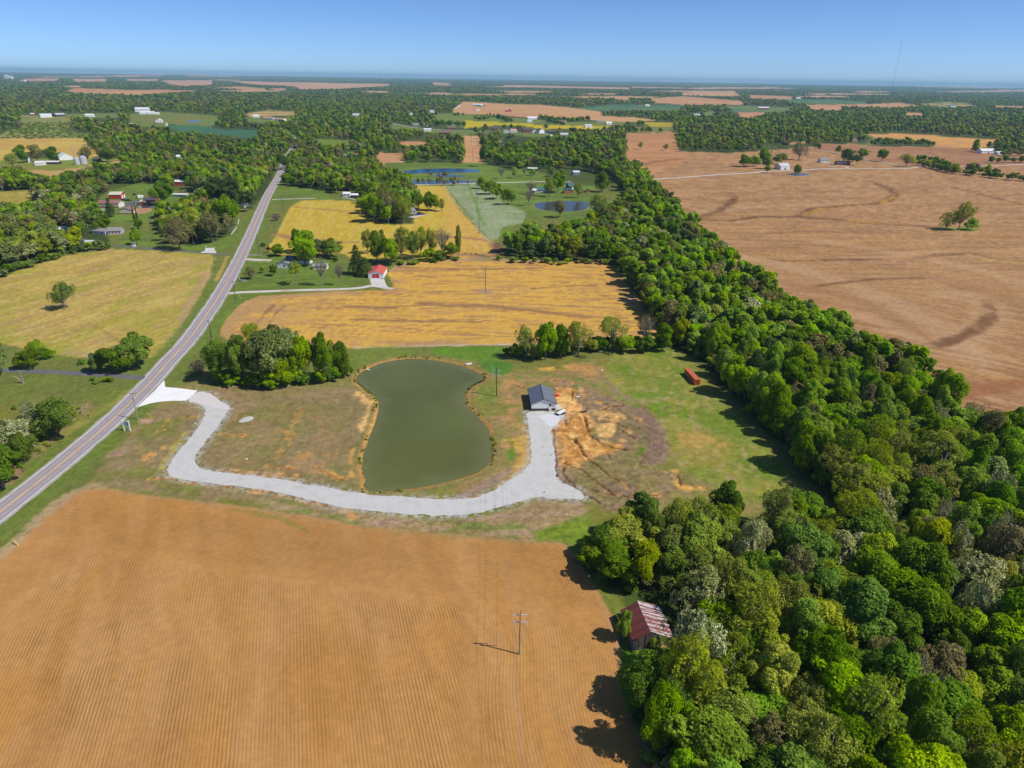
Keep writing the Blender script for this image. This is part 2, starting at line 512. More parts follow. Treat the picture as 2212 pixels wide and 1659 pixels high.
field(PA("-100,690 40,640 420,640 640,632 800,636 700,662 550,690 380,715 200,720 100,712 -100,725"), C(.20, .25, .04), two=OLIVE, rag=1.5)
field(PA("100,717 380,715 550,690 800,640 790,665 620,700 620,730 520,722 380,770 340,785 200,737"), C(.42, .32, .13), two=C(.45, .27, .12), rag=1.5)
field(PD("-200,160 0,160 270,148 200,190 160,260 20,282 -200,290"), C(.48, .37, .12), two=OLIVE, rag=1.2)

# ---- mid-distance lawns and yards
LAWN = C(.115, .158, .034)
for px in [P("205,470 205,437 255,408 300,395 332,396 390,418 430,422 442,440 420,447 350,455 330,470 300,480 230,480"),
           P("597,440 690,432 722,430 700,408 640,402 614,405 600,386"), P("520,520 560,450 590,400 605,370 590,362 560,440 505,530 440,548 360,530 420,520 490,500"),
           P("780,430 790,418 755,418 735,425 770,436"),
           P("825,362 832,352 1040,352 1065,358 1130,366 1178,375 1182,393 1058,400 960,398 850,404 820,385"),
           P("958,402 1060,398 1180,395 1285,402 1292,430 1280,455 1290,470 1240,480 1200,470 1140,462 1085,515 1062,522 1020,470 985,430"),
           P("498,634 515,600 530,562 560,556 600,553 640,560 700,560 760,570 795,590 795,605 790,620 737,623 633,625"),
           P("840,590 836,575 875,558 850,570 845,615 830,618"),
           P("500,650 506,636 560,632 640,632 560,640 520,662 478,705 440,735 400,770 365,815 350,815 420,722"),
           P("250,522 270,505 345,505 345,530 300,533")]:
    field(px, LAWN, two=C(.16, .24, .04), rag=.8, gr=.4)
field(PC("570,740 590,700 690,655 760,650 880,650 960,690 780,708 740,735 620,748"), C(.22, .28, .05), two=GRASSB)
field(PC("460,700 530,700 590,700 580,735 530,725"), C(.22, .28, .05), two=GRASSB)
field(PC("1060,545 1190,545 1240,500 1235,555 1090,555"), GGRN, two=GRASSB)
field(PC("1060,690 1150,680 1200,690 1180,700 1090,700"), GGRN, two=GRASSB)

# ---- fields
# left field by the road
i, d, w = field(P("-300,680 -120,625 0,600 60,575 130,555 230,538 300,540 400,545 455,550 463,556 450,600 425,650 390,710 352,762 330,772 250,768 170,772 110,765 50,752 0,742 -200,760"),
                C(.41, .30, .095), rag=1.0, k=3, gr=.45)
x, y = X[i], Y[i]
streaks(i, w, x, y, C(.36, .245, .13), math.radians(68), 7, 2.2, .5, .15, .7, 61)
streaks(i, w, x, y, C(.50, .40, .15), math.radians(66), 12, 1.8, .56, .10, .6, 62)
streaks(i, w, x, y, C(.25, .27, .05), math.radians(60), 3, 6.0, .6, .12, .5, 63)
q = sstep(14, 3, d) * w * sstep(.4, .65, fbm(x, y, 14, 64, 3)) * .6
col[i] = col[i] * (1 - q[:, None]) + C(.25, .27, .05) * q[:, None]
stroke(P("190,697 220,712 260,740 290,762"), 1.0, C(.24, .18, .07), amt=.7)
stroke(P("150,760 200,768 240,765"), 4, C(.36, .26, .17), amt=.6, rag=2)
stroke(P("392,690 420,640 448,590"), 4, C(.40, .27, .16), amt=.75, rag=1.2)
stroke(P("375,735 395,700 425,660"), 3, C(.40, .27, .16), amt=.5, rag=1.2)
# golden field
F2 = P("478,722 484,700 505,672 530,650 560,640 640,634 720,630 845,626 850,612 836,590 850,577 870,567 960,560 1100,562 1200,566 1290,566 1330,580 1350,608 1380,640 1408,670 1440,735 1390,735 1300,737 1120,745 1060,745 900,748 760,752 560,748 490,735")
i, d, w = field(F2, C(.55, .335, .105), rag=.8, k=4, gr=.36)
x, y = X[i], Y[i]
streaks(i, w, x, y, C(.58, .38, .12), .05, 9, 1.9, .55, .12, .5, 70)
streaks(i, w, x, y, C(.30, .17, .09), .03, 12, 1.5, .62, .07, .8, 71)
streaks(i, w, x, y, C(.40, .24, .12), .08, 4, 4., .62, .1, .5, 72)
q = sstep(12, 2, d) * w * sstep(.35, .6, fbm(x, y, 9, 75, 4)) * .75
col[i] = col[i] * (1 - q[:, None]) + C(.36, .23, .13) * q[:, None]
q = w * sstep(-90, -135, x) * sstep(.35, .6, fbm(x, y, 16, 76, 4)) * .7
col[i] = col[i] * (1 - q[:, None]) + C(.38, .25, .13) * q[:, None]
for s_, wd_ in ((PE("520,885 700,900 850,900 1000,905 1150,925 1300,940 1450,960 1600,975"), 4), (PE("0,905 250,915 400,905 560,895"), 3),
                (PE("380,650 600,660 850,665 1100,660 1300,655"), 3), (PE("1240,790 1400,775 1650,768"), 2), (PD("1650,1040 1700,970 1780,895"), 1.6),
                (PD("1740,1010 1800,940 1850,900"), 1.2), (PE("60,990 400,1000 900,1005"), 2.4)):
    stroke(s_, wd_, C(.24, .14, .08), amt=.8, rag=1.6, ragsc=6)
stroke(PE("880,800 960,800 960,818 880,818"), 3, C(.36, .23, .15), rag=1)
stroke(PE("1840,850 1880,870 1920,880"), 6, C(.42, .30, .2), rag=2, amt=.7)
stroke(PE("400,640 500,605 760,598 1000,592 1100,610 1290,612"), 3.5, C(.38, .26, .17), rag=1.6, amt=.9)
stroke(P("764,752 900,747.5 1060,744.5 1118,743.5"), 1.6, C(.45, .36, .25), rag=.6)
# upper yellow field
F4 = P("578,538 600,500 625,450 650,433 700,432 780,435 792,455 830,482 893,484 898,452 882,402 960,400 990,450 1030,495 1062,525 1085,552 1000,558 960,556 760,560 745,548 690,545 600,550")
i, d, w = field(F4, C(.47, .345, .095), rag=.8, k=5, gr=.3)
x, y = X[i], Y[i]
streaks(i, w, x, y, C(.55, .43, .12), math.radians(98), 16, 1.6, .55, .08, .6, 80)
streaks(i, w, x, y, C(.42, .30, .05), math.radians(98), 8, 3.0, .56, .12, .5, 81)
q = w * sstep(-60, -40, x + (y - 520) * .1) * .75
col[i] = col[i] * (1 - q[:, None]) + C(.52, .31, .11) * q[:, None]
streaks(i, w * sstep(-70, -30, x), x, y, C(.56, .40, .12), math.radians(95), 12, 2., .52, .12, .6, 82)
for s_, wd_ in ((PD("1920,262 2000,270 2212,288"), 4), (PE("0,288 120,298"), 3), (PD("1780,440 1830,445 1880,462"), 6), (PD("2100,475 2212,492"), 5), (PE("-20,488 110,490"), 4),
                (PE("700,455 850,465 960,480"), 6), (PE("760,570 980,575"), 9), (PE("980,480 1000,560"), 5)):
    stroke(s_, wd_, C(.30, .17, .10), amt=.85, rag=1.8, ragsc=7)
stroke(PE("1010,500 1020,570"), 6, C(.16, .10, .06), rag=2)
# grey-green pasture strip
i, d, w = field(P("962,402 1020,396 1056,398 1075,420 1085,440 1120,450 1138,462 1128,482 1085,490 1076,515 1060,522 1020,470 985,430"), C(.22, .27, .12), rag=.8, k=6, gr=.5, two=C(.30, .33, .20))
stroke(PE("820,115 840,170 870,220 890,300 905,340 935,380"), 2.2, C(.13, .24, .03), rag=.6, amt=.9)
stroke(PE("670,125 740,235 860,360 920,450 985,500"), 1.5, C(.36, .36, .22), rag=.6, amt=.7)
# broad brown field
F6 = P("1352,288 1450,284 1462,300 1465,328 1590,330 1700,322 1770,316 1840,310 1900,318 2020,318 2120,325 2300,335 3200,380 3600,1150 2300,960 2180,960 2050,950 1940,880 1840,790 1700,720 1620,665 1560,600 1480,520 1430,460 1395,410 1360,370 1350,330")
i, d, w = field(F6, C(.345, .205, .105), rag=1.0, k=7, gr=.42)
x, y = X[i], Y[i]
q = w * (sstep(430, 260, y)) * .65
col[i] = col[i] * (1 - q[:, None]) + C(.31, .17, .092) * q[:, None]
q = w * sstep(430, 700, y) * .5
col[i] = col[i] * (1 - q[:, None]) + C(.37, .22, .115) * q[:, None]
far_ = sstep(300, 520, y)
for a1, a2, c_, th, am, sd in ((-38, 2, C(.45, .285, .165), .53, .7, 90), (-36, 3, C(.22, .12, .068), .55, .6, 93), (-40, 1, C(.42, .245, .10), .56, .45, 96)):
    streaks(i, w * (1 - far_), x, y, c_, math.radians(180 + a1), 14, 2.1, th, .09, am, sd)
    streaks(i, w * far_, x, y, c_, math.radians(a2), 12, 3.4, th, .10, am * .9, sd + 1)
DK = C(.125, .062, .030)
for s_, wd_, c_, am in ((PF("200,560 700,640 1200,800 1600,1000 1900,1250"), 14, C(.46, .31, .19), .45), (PF("700,760 1100,850 1400,1000 1600,1150"), 9, C(.27, .155, .085), .45),
                (PF("350,430 800,560 1300,640 1800,760 2212,900"), 16, C(.27, .155, .085), .35), (PF("900,480 1400,560 1900,660 2212,760"), 12, C(.48, .32, .19), .4),
                (PF("1000,940 1300,1010 1500,1120 1600,1160"), 8, C(.46, .31, .19), .45), (PF("100,240 500,210 1000,200 1300,215"), 12, C(.25, .14, .075), .35),
                (PF("80,290 400,270 900,235"), 12, C(.47, .32, .2), .35), (PF("1700,830 1850,830 1990,900 2020,980 1950,1060 1800,1140"), 14, C(.48, .33, .2), .35), (PF("1400,150 1800,220 2212,330"), 16, C(.27, .15, .08), .3)):
    stroke(chaikin(np.array(s_), 2, False).tolist(), wd_, c_, soft=wd_ * .6, amt=am, rag=2.2, ragsc=12)
for s_, wd_, a_m in ((PF("95,345 300,350 480,325 750,325 1000,345 1250,370 1620,385"), 7, .85), (PF("130,330 230,290 320,230 340,200 300,165 260,170"), 8, .8),
                (PF("760,320 850,270 930,262 1250,240 1330,220 1380,180 1340,140 1200,95"), 8, .8), (PF("1700,120 1900,170 2212,250 2500,330"), 6, .7),
                (PF("520,595 700,612 1200,600 1340,608"), 4, .8), (PF("820,785 1000,755 1250,730 1620,720"), 4, .8),
                (PF("1500,1175 1700,1140 1850,1090 1960,1020 2000,940 1980,870"), 6, .75), (PF("1460,600 1600,580 1860,560 2212,640"), 5, .5),
                (PF("1560,1180 1700,1160 1900,1040"), 4, .5), (PF("500,430 900,420 1500,430 2212,470"), 10, .28), (PF("1680,90 1820,72"), 6, .5),
                (PF("860,225 930,245"), 6, .5), (PF("1640,740 1850,800"), 3, .4), (PF("-200,300 0,270 60,300 90,340"), 8, .4)):
    pe_ = G(s_); stroke(s_, wd_, DK, amt=a_m, rag=1.9, ragsc=10, pt=.5, ends=(pe_[0], pe_[-1]))
stroke(PF("785,312 850,285 905,268"), 5, C(.45, .26, .08), amt=.55, rag=1.5)
stroke(PF("1100,350 1200,362 1300,365"), 5, C(.50, .29, .08), amt=.6, rag=1.5)
stroke(PF("1290,240 1370,190"), 4, C(.48, .26, .07), amt=.6, rag=1.5)
stroke(PF("1720,1470 1900,1440 2212,1410 2600,1400"), 9, C(.26, .115, .06), amt=.7, rag=2.5)
stroke(PF("1860,570 1960,600 2212,630"), 5, C(.5, .33, .14), amt=.5, rag=2)
field(PF("1570,402 1640,412 1760,410 1860,418 1930,408 1925,400 1800,392 1650,400"), C(.16, .22, .04), opn=False)
i, d, w = field(PC("840,575 890,540 1070,550 1300,560 1640,562 1870,575 2030,600 2400,640 2400,668 2050,680 1800,684 1540,690 1400,676 1200,645 1000,600"), C(.30, .155, .085), two=C(.38, .22, .12), k=8)
i, d, w = field(PB("1870,476 2170,474 2170,540 2190,590 2230,600 2260,640 2100,700 1990,760 1860,680 1850,600 1860,520"), C(.45, .25, .13), two=C(.36, .18, .09), k=7, rag=2)
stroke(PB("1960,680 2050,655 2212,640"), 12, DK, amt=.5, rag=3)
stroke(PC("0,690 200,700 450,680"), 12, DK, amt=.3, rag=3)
# green verge of the pond in the brown field
# near ploughed field
F1 = P("-500,1500 -200,1330 -60,1235 0,1198 30,1180 60,1152 110,1108 150,1072 190,1056 240,1056 330,1071 420,1080 500,1091 600,1105 680,1117 760,1131 860,1142 1000,1156 1100,1163 1215,1173 1240,1200 1270,1246 1300,1292 1320,1332 1335,1380 1340,1430 1345,1470 1350,1510 1380,1580 1420,1680 1500,1900 -600,2100")
i, d, w = field(F1, C(.455, .238, .086), rag=.35, ragsc=3, soft=.4, k=2, gr=.22)
x, y = X[i], Y[i]
vp = np.array([math.sin(math.radians(-17)), math.cos(math.radians(-17))])
along = x * vp[0] + y * vp[1]; acr = x * vp[1] - y * vp[0]
streaks(i, w, x, y, C(.48, .285, .14), math.radians(107), 7, 6, .52, .18, .5, 100)
streaks(i, w, x, y, C(.37, .19, .07), math.radians(107), 7, 5, .55, .14, .55, 103)
q = sstep(.42, .7, fbm(x, y, 26, 105, 4)) * .3 * w
col[i] = col[i] * (1 - q[:, None]) + C(.50, .29, .13) * q[:, None]
q = sstep(.5, .8, fbm(x, y, 60, 108, 4)) * .4 * w
col[i] = col[i] * (1 - q[:, None]) + C(.36, .18, .06) * q[:, None]
topd = seg_dist(x, y, G(P("190,1056 240,1056 330,1071 420,1080 500,1091 600,1105 680,1117 760,1131 860,1142 1000,1156 1100,1163 1215,1173 1300,1180")), False)
righ = chaikin(G(P("1215,1150 1250,1215 1290,1290 1320,1350 1338,1430 1346,1500 1375,1590 1440,1720 1540,1950")), 3, False)
rgtd = seg_dist(x, y, righ, False)
lefd = seg_dist(x, y, G(P("-500,1500 -200,1330 0,1195 60,1150 110,1107 190,1056")), False)
nb = (fbm(x, y, 30, 111, 2) - .5) * 8
ru = acr.copy()
inr = rgtd < 30 + nb
ru[inr] = rgtd[inr]
inl = (lefd < 20 + nb); ru[inl] = lefd[inl]
inT = (topd < 25 + nb) & (rgtd > 7); ru[inT] = topd[inT]
rowu[i] = ru / .72
edge_ = np.minimum(np.minimum(np.abs(rgtd - 30 - nb), np.abs(lefd - 20 - nb)), np.abs(topd - 25 - nb))
ra = (.55 + .6 * sstep(.35, .65, fbm(x, y, 16, 113, 3)))
ra = ra * (1 - .45 * sstep(0, 3, 4 - topd)) * (.25 + .75 * sstep(0, 5, edge_)) * (.45 + 1.1 * vnoise(ru / 2.4, along / 70, 120)); rowa[i] = ra * w
q = sstep(2.2, 0, d) * w * .6
col[i] = col[i] * (1 - q[:, None]) + C(.42, .27, .15) * q[:, None]
q = w * ((topd < 25 + nb) | (inl)) * .22
col[i] = col[i] * (1 - q[:, None]) + C(.38, .20, .075) * q[:, None]
stroke(P("1100,1425 1125,1400 1130,1430 1128,1460"), 1.3, C(.48, .30, .11), rag=.6, amt=.45)
for s_ in ("1025,1170 1080,1250 1110,1310 1150,1390 1155,1450 1165,1560 1170,1680", "880,1140 1000,1240 1080,1330 1120,1440 1135,1560 1140,1680"):
    stroke(P(s_), .5, C(.36, .19, .07), rag=.2, amt=.3)
# old lane of tan soil round the field's head
stroke(P("-20,1212 40,1165 90,1115 150,1068 200,1048 260,1045"), 2.6, C(.42, .30, .19), rag=1.2, amt=.75)

# ---- the new homestead's lot
LOT = P("215,1045 260,960 330,885 352,842 400,832 440,800 560,838 760,812 800,775 950,770 1080,790 1110,800 1180,800 1300,775 1420,770 1500,800 1560,860 1620,930 1700,1010 1760,1090 1500,1130 1300,1100 1240,1175 860,1142 640,1105 420,1078 330,1068")
paint(LOT, C(.255, .205, .092), soft=3, rag=3, amt=.85, gr=.6)
paint(LOT, C(.17, .175, .045), soft=3, rag=3, patch=(14, .54, .12), amt=.7, seed=71)
lot_a = P("430,850 500,828 640,835 760,828 808,862 812,900 800,950 790,1000 785,1060 740,1056 600,1032 445,1014 422,990 460,935 498,880")
i, d, w = paint(lot_a, TANB, soft=2, rag=2.5, gr=.6)
paint(lot_a, C(.20, .18, .065), soft=2, rag=2, patch=(11, .56, .12), amt=.55)
paint(lot_a, C(.33, .21, .12), soft=2, rag=2, patch=(6, .6, .1), amt=.45, seed=8)
paint(lot_a, C(.16, .18, .045), soft=2, rag=2, patch=(16, .64, .08), amt=.4, seed=18)
paint(lot_a, C(.15, .105, .05), soft=2, rag=2, patch=(2.2, .58, .08), amt=.25, seed=19)
lot_b = P("200,1040 235,985 300,925 330,890 380,872 440,880 432,915 385,972 352,1030 420,1045 560,1065 680,1088 760,1105 700,1112 560,1090 420,1075 260,1052")
paint(lot_b, TANB, soft=1.5, rag=2., gr=.6)
paint(lot_b, C(.15, .18, .035), soft=2, rag=2, patch=(9, .57, .1), amt=.6, seed=21)
paint(lot_b, C(.15, .105, .05), soft=2, rag=2, patch=(2.2, .58, .08), amt=.25, seed=22)
paint(P("232,975 270,965 275,978 250,990 228,990"), C(.33, .22, .16), soft=.8, rag=.8, amt=.8)
for px in ("330,935 365,905 375,912 350,935", "300,985 330,975 340,990 310,1005", "380,893 440,890 440,900 400,905", "340,968 360,962 362,970 345,973"):
    paint(P(px), ORANGE, soft=.5, rag=1.3, ragsc=2., amt=.8, patch=(1.6, .54, .06))
strip = P("560,1080 640,1093 760,1112 900,1124 1000,1124 1060,1112 1120,1096 1165,1083 1262,1085 1275,1100 1250,1150 1215,1172 1100,1162 1000,1155 860,1141 760,1130 680,1115 600,1100")
paint(strip, C(.30, .215, .12), soft=1.2, rag=1.2, gr=.8)
paint(strip, C(.16, .20, .045), soft=1, rag=1, patch=(4, .52, .08), amt=.85, ang=(.12, 3), seed=25)
paint(strip, C(.36, .25, .17), soft=1, rag=1, patch=(2.4, .55, .08), amt=.7, ang=(.2, 5), seed=27)
paint(P("1150,1150 1240,1120 1290,1110 1265,1200 1235,1185 1215,1172 1165,1168"), C(.16, .22, .03), soft=1.2, rag=1.6)
paint(P("1345,1390 1362,1402 1440,1395 1480,1400 1475,1440 1440,1470 1375,1490 1360,1540 1345,1500 1340,1440"), C(.13, .22, .02), soft=.5, rag=.5)
# land between the pond and the gravel
ring = PH("1250,380 1500,370 1600,440 1610,560 1600,660 1615,800 1650,1000 1640,1080 1560,1160 1450,1230 1330,1310 1200,1360 1050,1380 850,1375 600,1355 400,1340 380,1320 700,1290 900,1250 1080,1200 1200,1160 1280,1110 1320,1040 1320,950 1300,850 1250,740 1180,680 1140,630 1100,590 1095,480 1150,430 1220,420")
paint(ring, C(.27, .20, .09), soft=1, rag=1, gr=.6)
paint(ring, C(.19, .20, .050), soft=1, rag=1, patch=(9, .52, .1), amt=.75)
paint(ring, C(.44, .25, .12), soft=1, rag=1, patch=(6, .62, .08), amt=.7, seed=33)
paint(PH("1450,870 1530,860 1600,850 1640,950 1640,1060 1560,1150 1480,1200 1500,1100 1560,1000 1500,940 1460,920"), C(.52, .34, .11), soft=1, rag=1.2, ragsc=3, amt=.8)
paint(PH("1010,1345 1200,1250 1400,1150 1480,1100 1500,1130 1400,1210 1250,1300 1100,1370 980,1378"), C(.34, .24, .17), soft=1, rag=.8, amt=.85)
for s_ in ("1010,1350 1200,1265 1380,1170 1470,1120", "1040,1360 1230,1280 1400,1190", "1090,1365 1260,1290 1420,1200"):
    stroke(PH(s_), .7, C(.24, .17, .12), rag=.3, amt=.8, depth=.06)
paint(PH("1460,900 1500,900 1510,980 1500,1050 1440,1060 1470,980"), C(.11, .20, .02), soft=.8, rag=1)
paint(PH("1200,450 1350,440 1360,560 1280,570 1210,540"), C(.15, .22, .03), soft=2, rag=2, amt=.8)
paint(PH("800,130 1000,110 1400,120 1400,190 1380,230 1480,250 1490,320 1400,350 1300,330 1240,240 1000,200 850,180"), C(.10, .225, .02), soft=1.5, rag=2, amt=.7)
paint(PH("1200,240 1400,230 1490,260 1490,320 1400,350 1330,330"), C(.07, .18, .03), soft=1, rag=2, amt=.8)
paint(PH("160,130 600,110 700,150 620,180 400,200 200,300 150,330"), C(.16, .20, .04), soft=2, rag=2.5, amt=.8)
# right of the building: bare orange soil, mulch, tracks, pasture
pasture = PI("760,330 880,250 1000,165 1120,130 1400,135 1560,200 1700,420 1930,640 2150,900 2500,1250 2450,1400 2000,1380 1800,1320 1600,1200 1420,1060 1390,860 1320,720 1180,580 1000,470 850,420")
i, d, w = paint(pasture, C(.19, .215, .04), soft=2.5, rag=2.5, k=9, gr=.6)
paint(pasture, C(.27, .25, .075), soft=2, rag=2, patch=(7, .5, .1), amt=.7, seed=51)
paint(pasture, C(.12, .20, .02), soft=2, rag=2, patch=(10, .55, .1), amt=.7, seed=52)
paint(pasture, C(.34, .27, .14), soft=2, rag=2, patch=(3, .64, .06), amt=.7, seed=53)
paint(PI("160,360 400,340 640,250 860,280 880,400 760,420 600,470 440,400 200,400"), C(.29, .20, .10), soft=2, rag=2, amt=.85)
paint(PI("500,270 640,255 850,290 860,330 700,335 560,310"), C(.47, .26, .11), soft=2, rag=2, amt=.8, patch=(5, .42, .1))
mul = PI("480,430 600,400 760,440 880,520 1000,540 1100,580 1200,640 1320,760 1390,900 1390,1060 1250,1100 1330,1150 1600,1200 1780,1250 1740,1300 1400,1290 1340,1350 1320,1450 1100,1480 900,1460 800,1400 690,1310 600,1280 450,1200 440,900 480,700 560,560")
paint(mul, C(.265, .19, .105), soft=2, rag=2.5, gr=.9)
paint(mul, MULCH, soft=2, rag=2, patch=(8, .46, .12), amt=.85, seed=55, gr=1.)
paint(mul, C(.20, .19, .06), soft=2, rag=2, patch=(12, .6, .08), amt=.5, seed=57)
ora = PI("440,380 500,385 600,470 620,560 680,640 780,740 740,820 770,870 900,900 1010,930 960,960 880,1000 760,1045 620,1110 470,1100 440,960 430,830 440,790 540,680 500,600 460,520")
paint(ora, C(.50, .27, .10), soft=1, rag=1.6, gr=1.)
paint(ora, ORANGEL, soft=1, rag=1, patch=(4, .5, .08), amt=.85, seed=58)
paint(ora, C(.38, .19, .075), soft=1, rag=1, patch=(2.2, .56, .06), amt=.7, seed=59)
paint(PI("700,640 900,610 1060,690 1120,850 1020,940 860,890 760,770"), C(.58, .36, .16), soft=1, rag=1.5, amt=.75, patch=(3.5, .5, .08), seed=61)
paint(PI("480,430 620,400 700,470 680,600 600,640 480,560"), C(.56, .33, .14), soft=1, rag=1.5, amt=.7, patch=(3., .46, .08), seed=62)
paint(PI("820,760 940,745 970,820 900,870 830,860 800,800"), ORANGEL, soft=.8, rag=1.2, amt=.9)
paint(PI("480,520 600,510 630,570 600,620 500,620"), ORANGEL, soft=.8, rag=1, amt=.8)
for px in ("740,570 830,560 900,600 860,640 760,610", "1000,1230 1080,1235 1130,1290 1050,1300", "900,1350 1100,1325 1330,1325 1330,1350 1100,1365", "900,650 1000,700 960,740", "300,290 520,260 600,300 300,310",
           "1470,840 1600,820 1900,890 1880,930 1700,960 1500,950", "1380,1150 1460,1140 1500,1250 1700,1290 1500,1300", "1130,700 1180,700 1180,740"):
    paint(PI(px), C(.60, .35, .12), soft=1, rag=1.8, ragsc=4, amt=.85, patch=(3, .48, .1))
paint(PI("1420,810 1650,790 1930,880 1930,1000 1800,1100 1550,1090 1430,980"), C(.29, .23, .085), soft=5, rag=3, amt=.65)
paint(PI("440,380 560,390 600,440 500,470 440,440"), MULCH, soft=.8, rag=1, amt=.7)
tr = PI("1080,570 1200,640 1320,730 1390,870 1405,1000 1370,1085 1240,1095 1205,1000 1245,880 1210,760 1120,650")
paint(tr, C(.265, .195, .13), soft=1, rag=1, gr=.8)
for k_ in range(6):
    o_ = k_ * 26
    stroke(PI(f"{1060+o_*.6},{600-o_*.25} {1190+o_*.5},{700-o_*.2} {1240+o_*.75},{860-o_*.1} {1230+o_*.95},{980} {1170+o_*.9},{1080}"), .55, C(.19, .125, .09), rag=.15, amt=.8, depth=.05)
stroke(PI("160,372 280,350 400,350 620,372 700,392 780,430"), 2., C(.12, .20, .025), rag=1.6, amt=.7, pt=.2)
stroke(PI("860,370 980,500 1080,560"), 2.5, C(.26, .19, .12), rag=.8, amt=.8)
stroke(PI("980,530 1050,570 1130,600"), 2.2, C(.15, .21, .03), rag=.8, amt=.8)
for px in ("1150,950 1210,940 1200,990 1130,1050 1120,1010", "1180,800 1200,850 1190,880", "600,410 650,430 630,460"):
    paint(PI(px), C(.11, .19, .02), soft=.6, rag=1, amt=.8)
# erosion gullies: real cuts in the soil
gul = ["540,1075 600,1100 680,1130 760,1200 850,1270 950,1335", "545,850 600,880 660,930 700,1000 740,1050 830,1110 900,1180 980,1220", "690,670 720,760 745,850 800,880 900,930 950,950 1060,965",
       "440,800 445,900 460,1020 455,1120 470,1190 560,1240 640,1290", "950,730 1010,770 1060,790", "830,640 900,610 1030,595", "1020,810 1080,850 1120,870", "880,990 930,1040",
       "750,1290 850,1320 960,1345", "600,480 600,550", "120,430 170,440 230,460", "530,1110 520,1160 560,1210 620,1260", "700,1330 800,1380 830,1410", "1000,1350 1160,1330 1300,1345", "1480,1180 1495,1230 1500,1260",
       "700,700 730,790", "540,720 550,760", "640,900 620,860"]
rr_ = random.Random(3)
for s_ in gul:
    p_ = PI(s_)
    # jitter the course so it wanders like run-off does
    q_ = []
    for (a1, b1), (a2, b2) in zip(p_[:-1], p_[1:]):
        for t in (0, .33, .66):
            q_.append((a1 + (a2 - a1) * t + rr_.uniform(-1.6, 1.6), b1 + (b2 - b1) * t + rr_.uniform(-1.2, 1.2)))
    q_.append(p_[-1])
    stroke(q_, 1.3, C(.46, .25, .10), rag=.6, amt=.3, ragsc=1.5, pt=.1)
    stroke(q_, .5, C(.085, .042, .022), soft=.3, rag=.35, amt=.97, depth=.5, ragsc=1.2)
for s_ in ["1740,965 1800,965 1880,985", "2080,1000 2110,1005 2160,1035 2212,1055", "1440,995 1600,1013 1850,1027 1950,1040", "980,1045 1100,1052 1300,1080 1600,1118 1850,1158 2050,1205 2212,1255", "1430,768 1560,770 1620,765"]:
    stroke(PG(s_), 1.9, ORANGE, rag=1., amt=.85, ragsc=1.6, pt=.1)
    stroke(PG(s_), .5, C(.24, .11, .05), soft=.3, rag=.3, amt=.8, depth=.3, ragsc=2)
stroke(P("350,1010 375,968 400,935"), 1.6, C(.42, .33, .09), rag=.8, amt=.7)
stroke(P("665,1150 610,1120 500,1100"), 1., GRASSB, rag=.8, amt=.4)
for s_, wd_ in (("1950,590 1900,720 1850,820 1790,950", 2.2), ("2110,900 2060,960 2020,1010", 2.), ("1830,740 1800,800", 3.), ("1990,880 1940,930", 4), ("2180,890 2120,960", 1.5)):
    stroke(PG(s_), wd_, C(.46, .26, .10), rag=1.4, amt=.6, ragsc=2, pt=.05)
stroke(PH("215,500 280,540 330,600 330,660 290,740 262,800"), 4.2, ORANGEL, rag=1.8, amt=.9, ragsc=2.5)
stroke(PH("165,960 150,1040 175,1110 160,1190 130,1200 20,1190"), 1.6, ORANGE, rag=.9, amt=.85, ragsc=2)
stroke(PH("0,1185 40,1205 150,1195"), .5, C(.22, .10, .05), rag=.3, amt=.8, depth=.3)
stroke(PH("0,1435 60,1450 120,1480 170,1530"), 2., ORANGE, rag=1., amt=.8)
# roadside verges
rd = seg_dist(X, Y, road_w, False)
near = R_ < 1300
wv = (1 - sstep(7.5, 11, rd + (n2 - .5) * 5)) * near
mixc(wv * .85, C(.135, .180, .036))
mixc((1 - sstep(4.3, 5.3, rd + (n3 - .5) * 1.2)) * near * .6, C(.25, .21, .12))
stroke(PD("1470,585 1450,640 1400,740"), 1.8, C(.5, .33, .13), rag=.8, amt=.7)
i, d, w = paint(P("-300,1240 -150,1140 0,1050 60,1000 120,950 180,905 205,880 190,868 140,890 100,930 60,960 0,1000 -200,1100"), C(.30, .22, .13), soft=2, rag=2.5, amt=.7, patch=(5, .42, .1))
paint(P("-200,1180 0,1060 40,1030 45,985 0,1010 -200,1120"), C(.26, .15, .11), soft=1.5, rag=2, amt=.8)
stroke(P("130,945 190,905 260,862 290,838"), 3, C(.30, .27, .08), rag=1.5, amt=.6)
for px in ("580,385 605,372 610,362 590,430", "70,772 190,777 180,800 70,795"):
    pass
paint(P("300,905 322,903 335,909 322,915 300,915"), C(.36, .25, .17), soft=.5, rag=.5)
# scattered stone along the gravel's edge
dpx = G(drive_px)
for wd_, am in ((1.6, .8), (3.6, .45)):
    pts_ = np.vstack([dpx, dpx[:1]]); i = sub(pts_, 6)
    dd_ = seg_dist(X[i], Y[i], pts_, False); q = (1 - sstep(wd_ * .4, wd_, dd_)) * sstep(.42, .58, fbm(X[i], Y[i], .9, 950, 2)) * am * .8
    col[i] = col[i] * (1 - q[:, None]) + C(.40, .395, .38) * q[:, None]
# pond bank and bed
sdp = sdist(X, Y, pond_w)
mixc((1 - sstep(.6, 2.2, np.abs(sdp + 1.0) + (n3 - .5) * 2.6)) * .65, C(.46, .24, .09))
mixc((1 - sstep(.3, 1.5, np.abs(sdp + 2.4) + (n3 - .5) * 2.6)) * .7, C(.17, .17, .07))
i = np.nonzero(sdp > -2.4)[0]
Zg[i] -= 2.2 * sstep(-2.2, 4.5, sdp[i])
mixc(sstep(0, 1.0, sdp), C(.10, .085, .04))
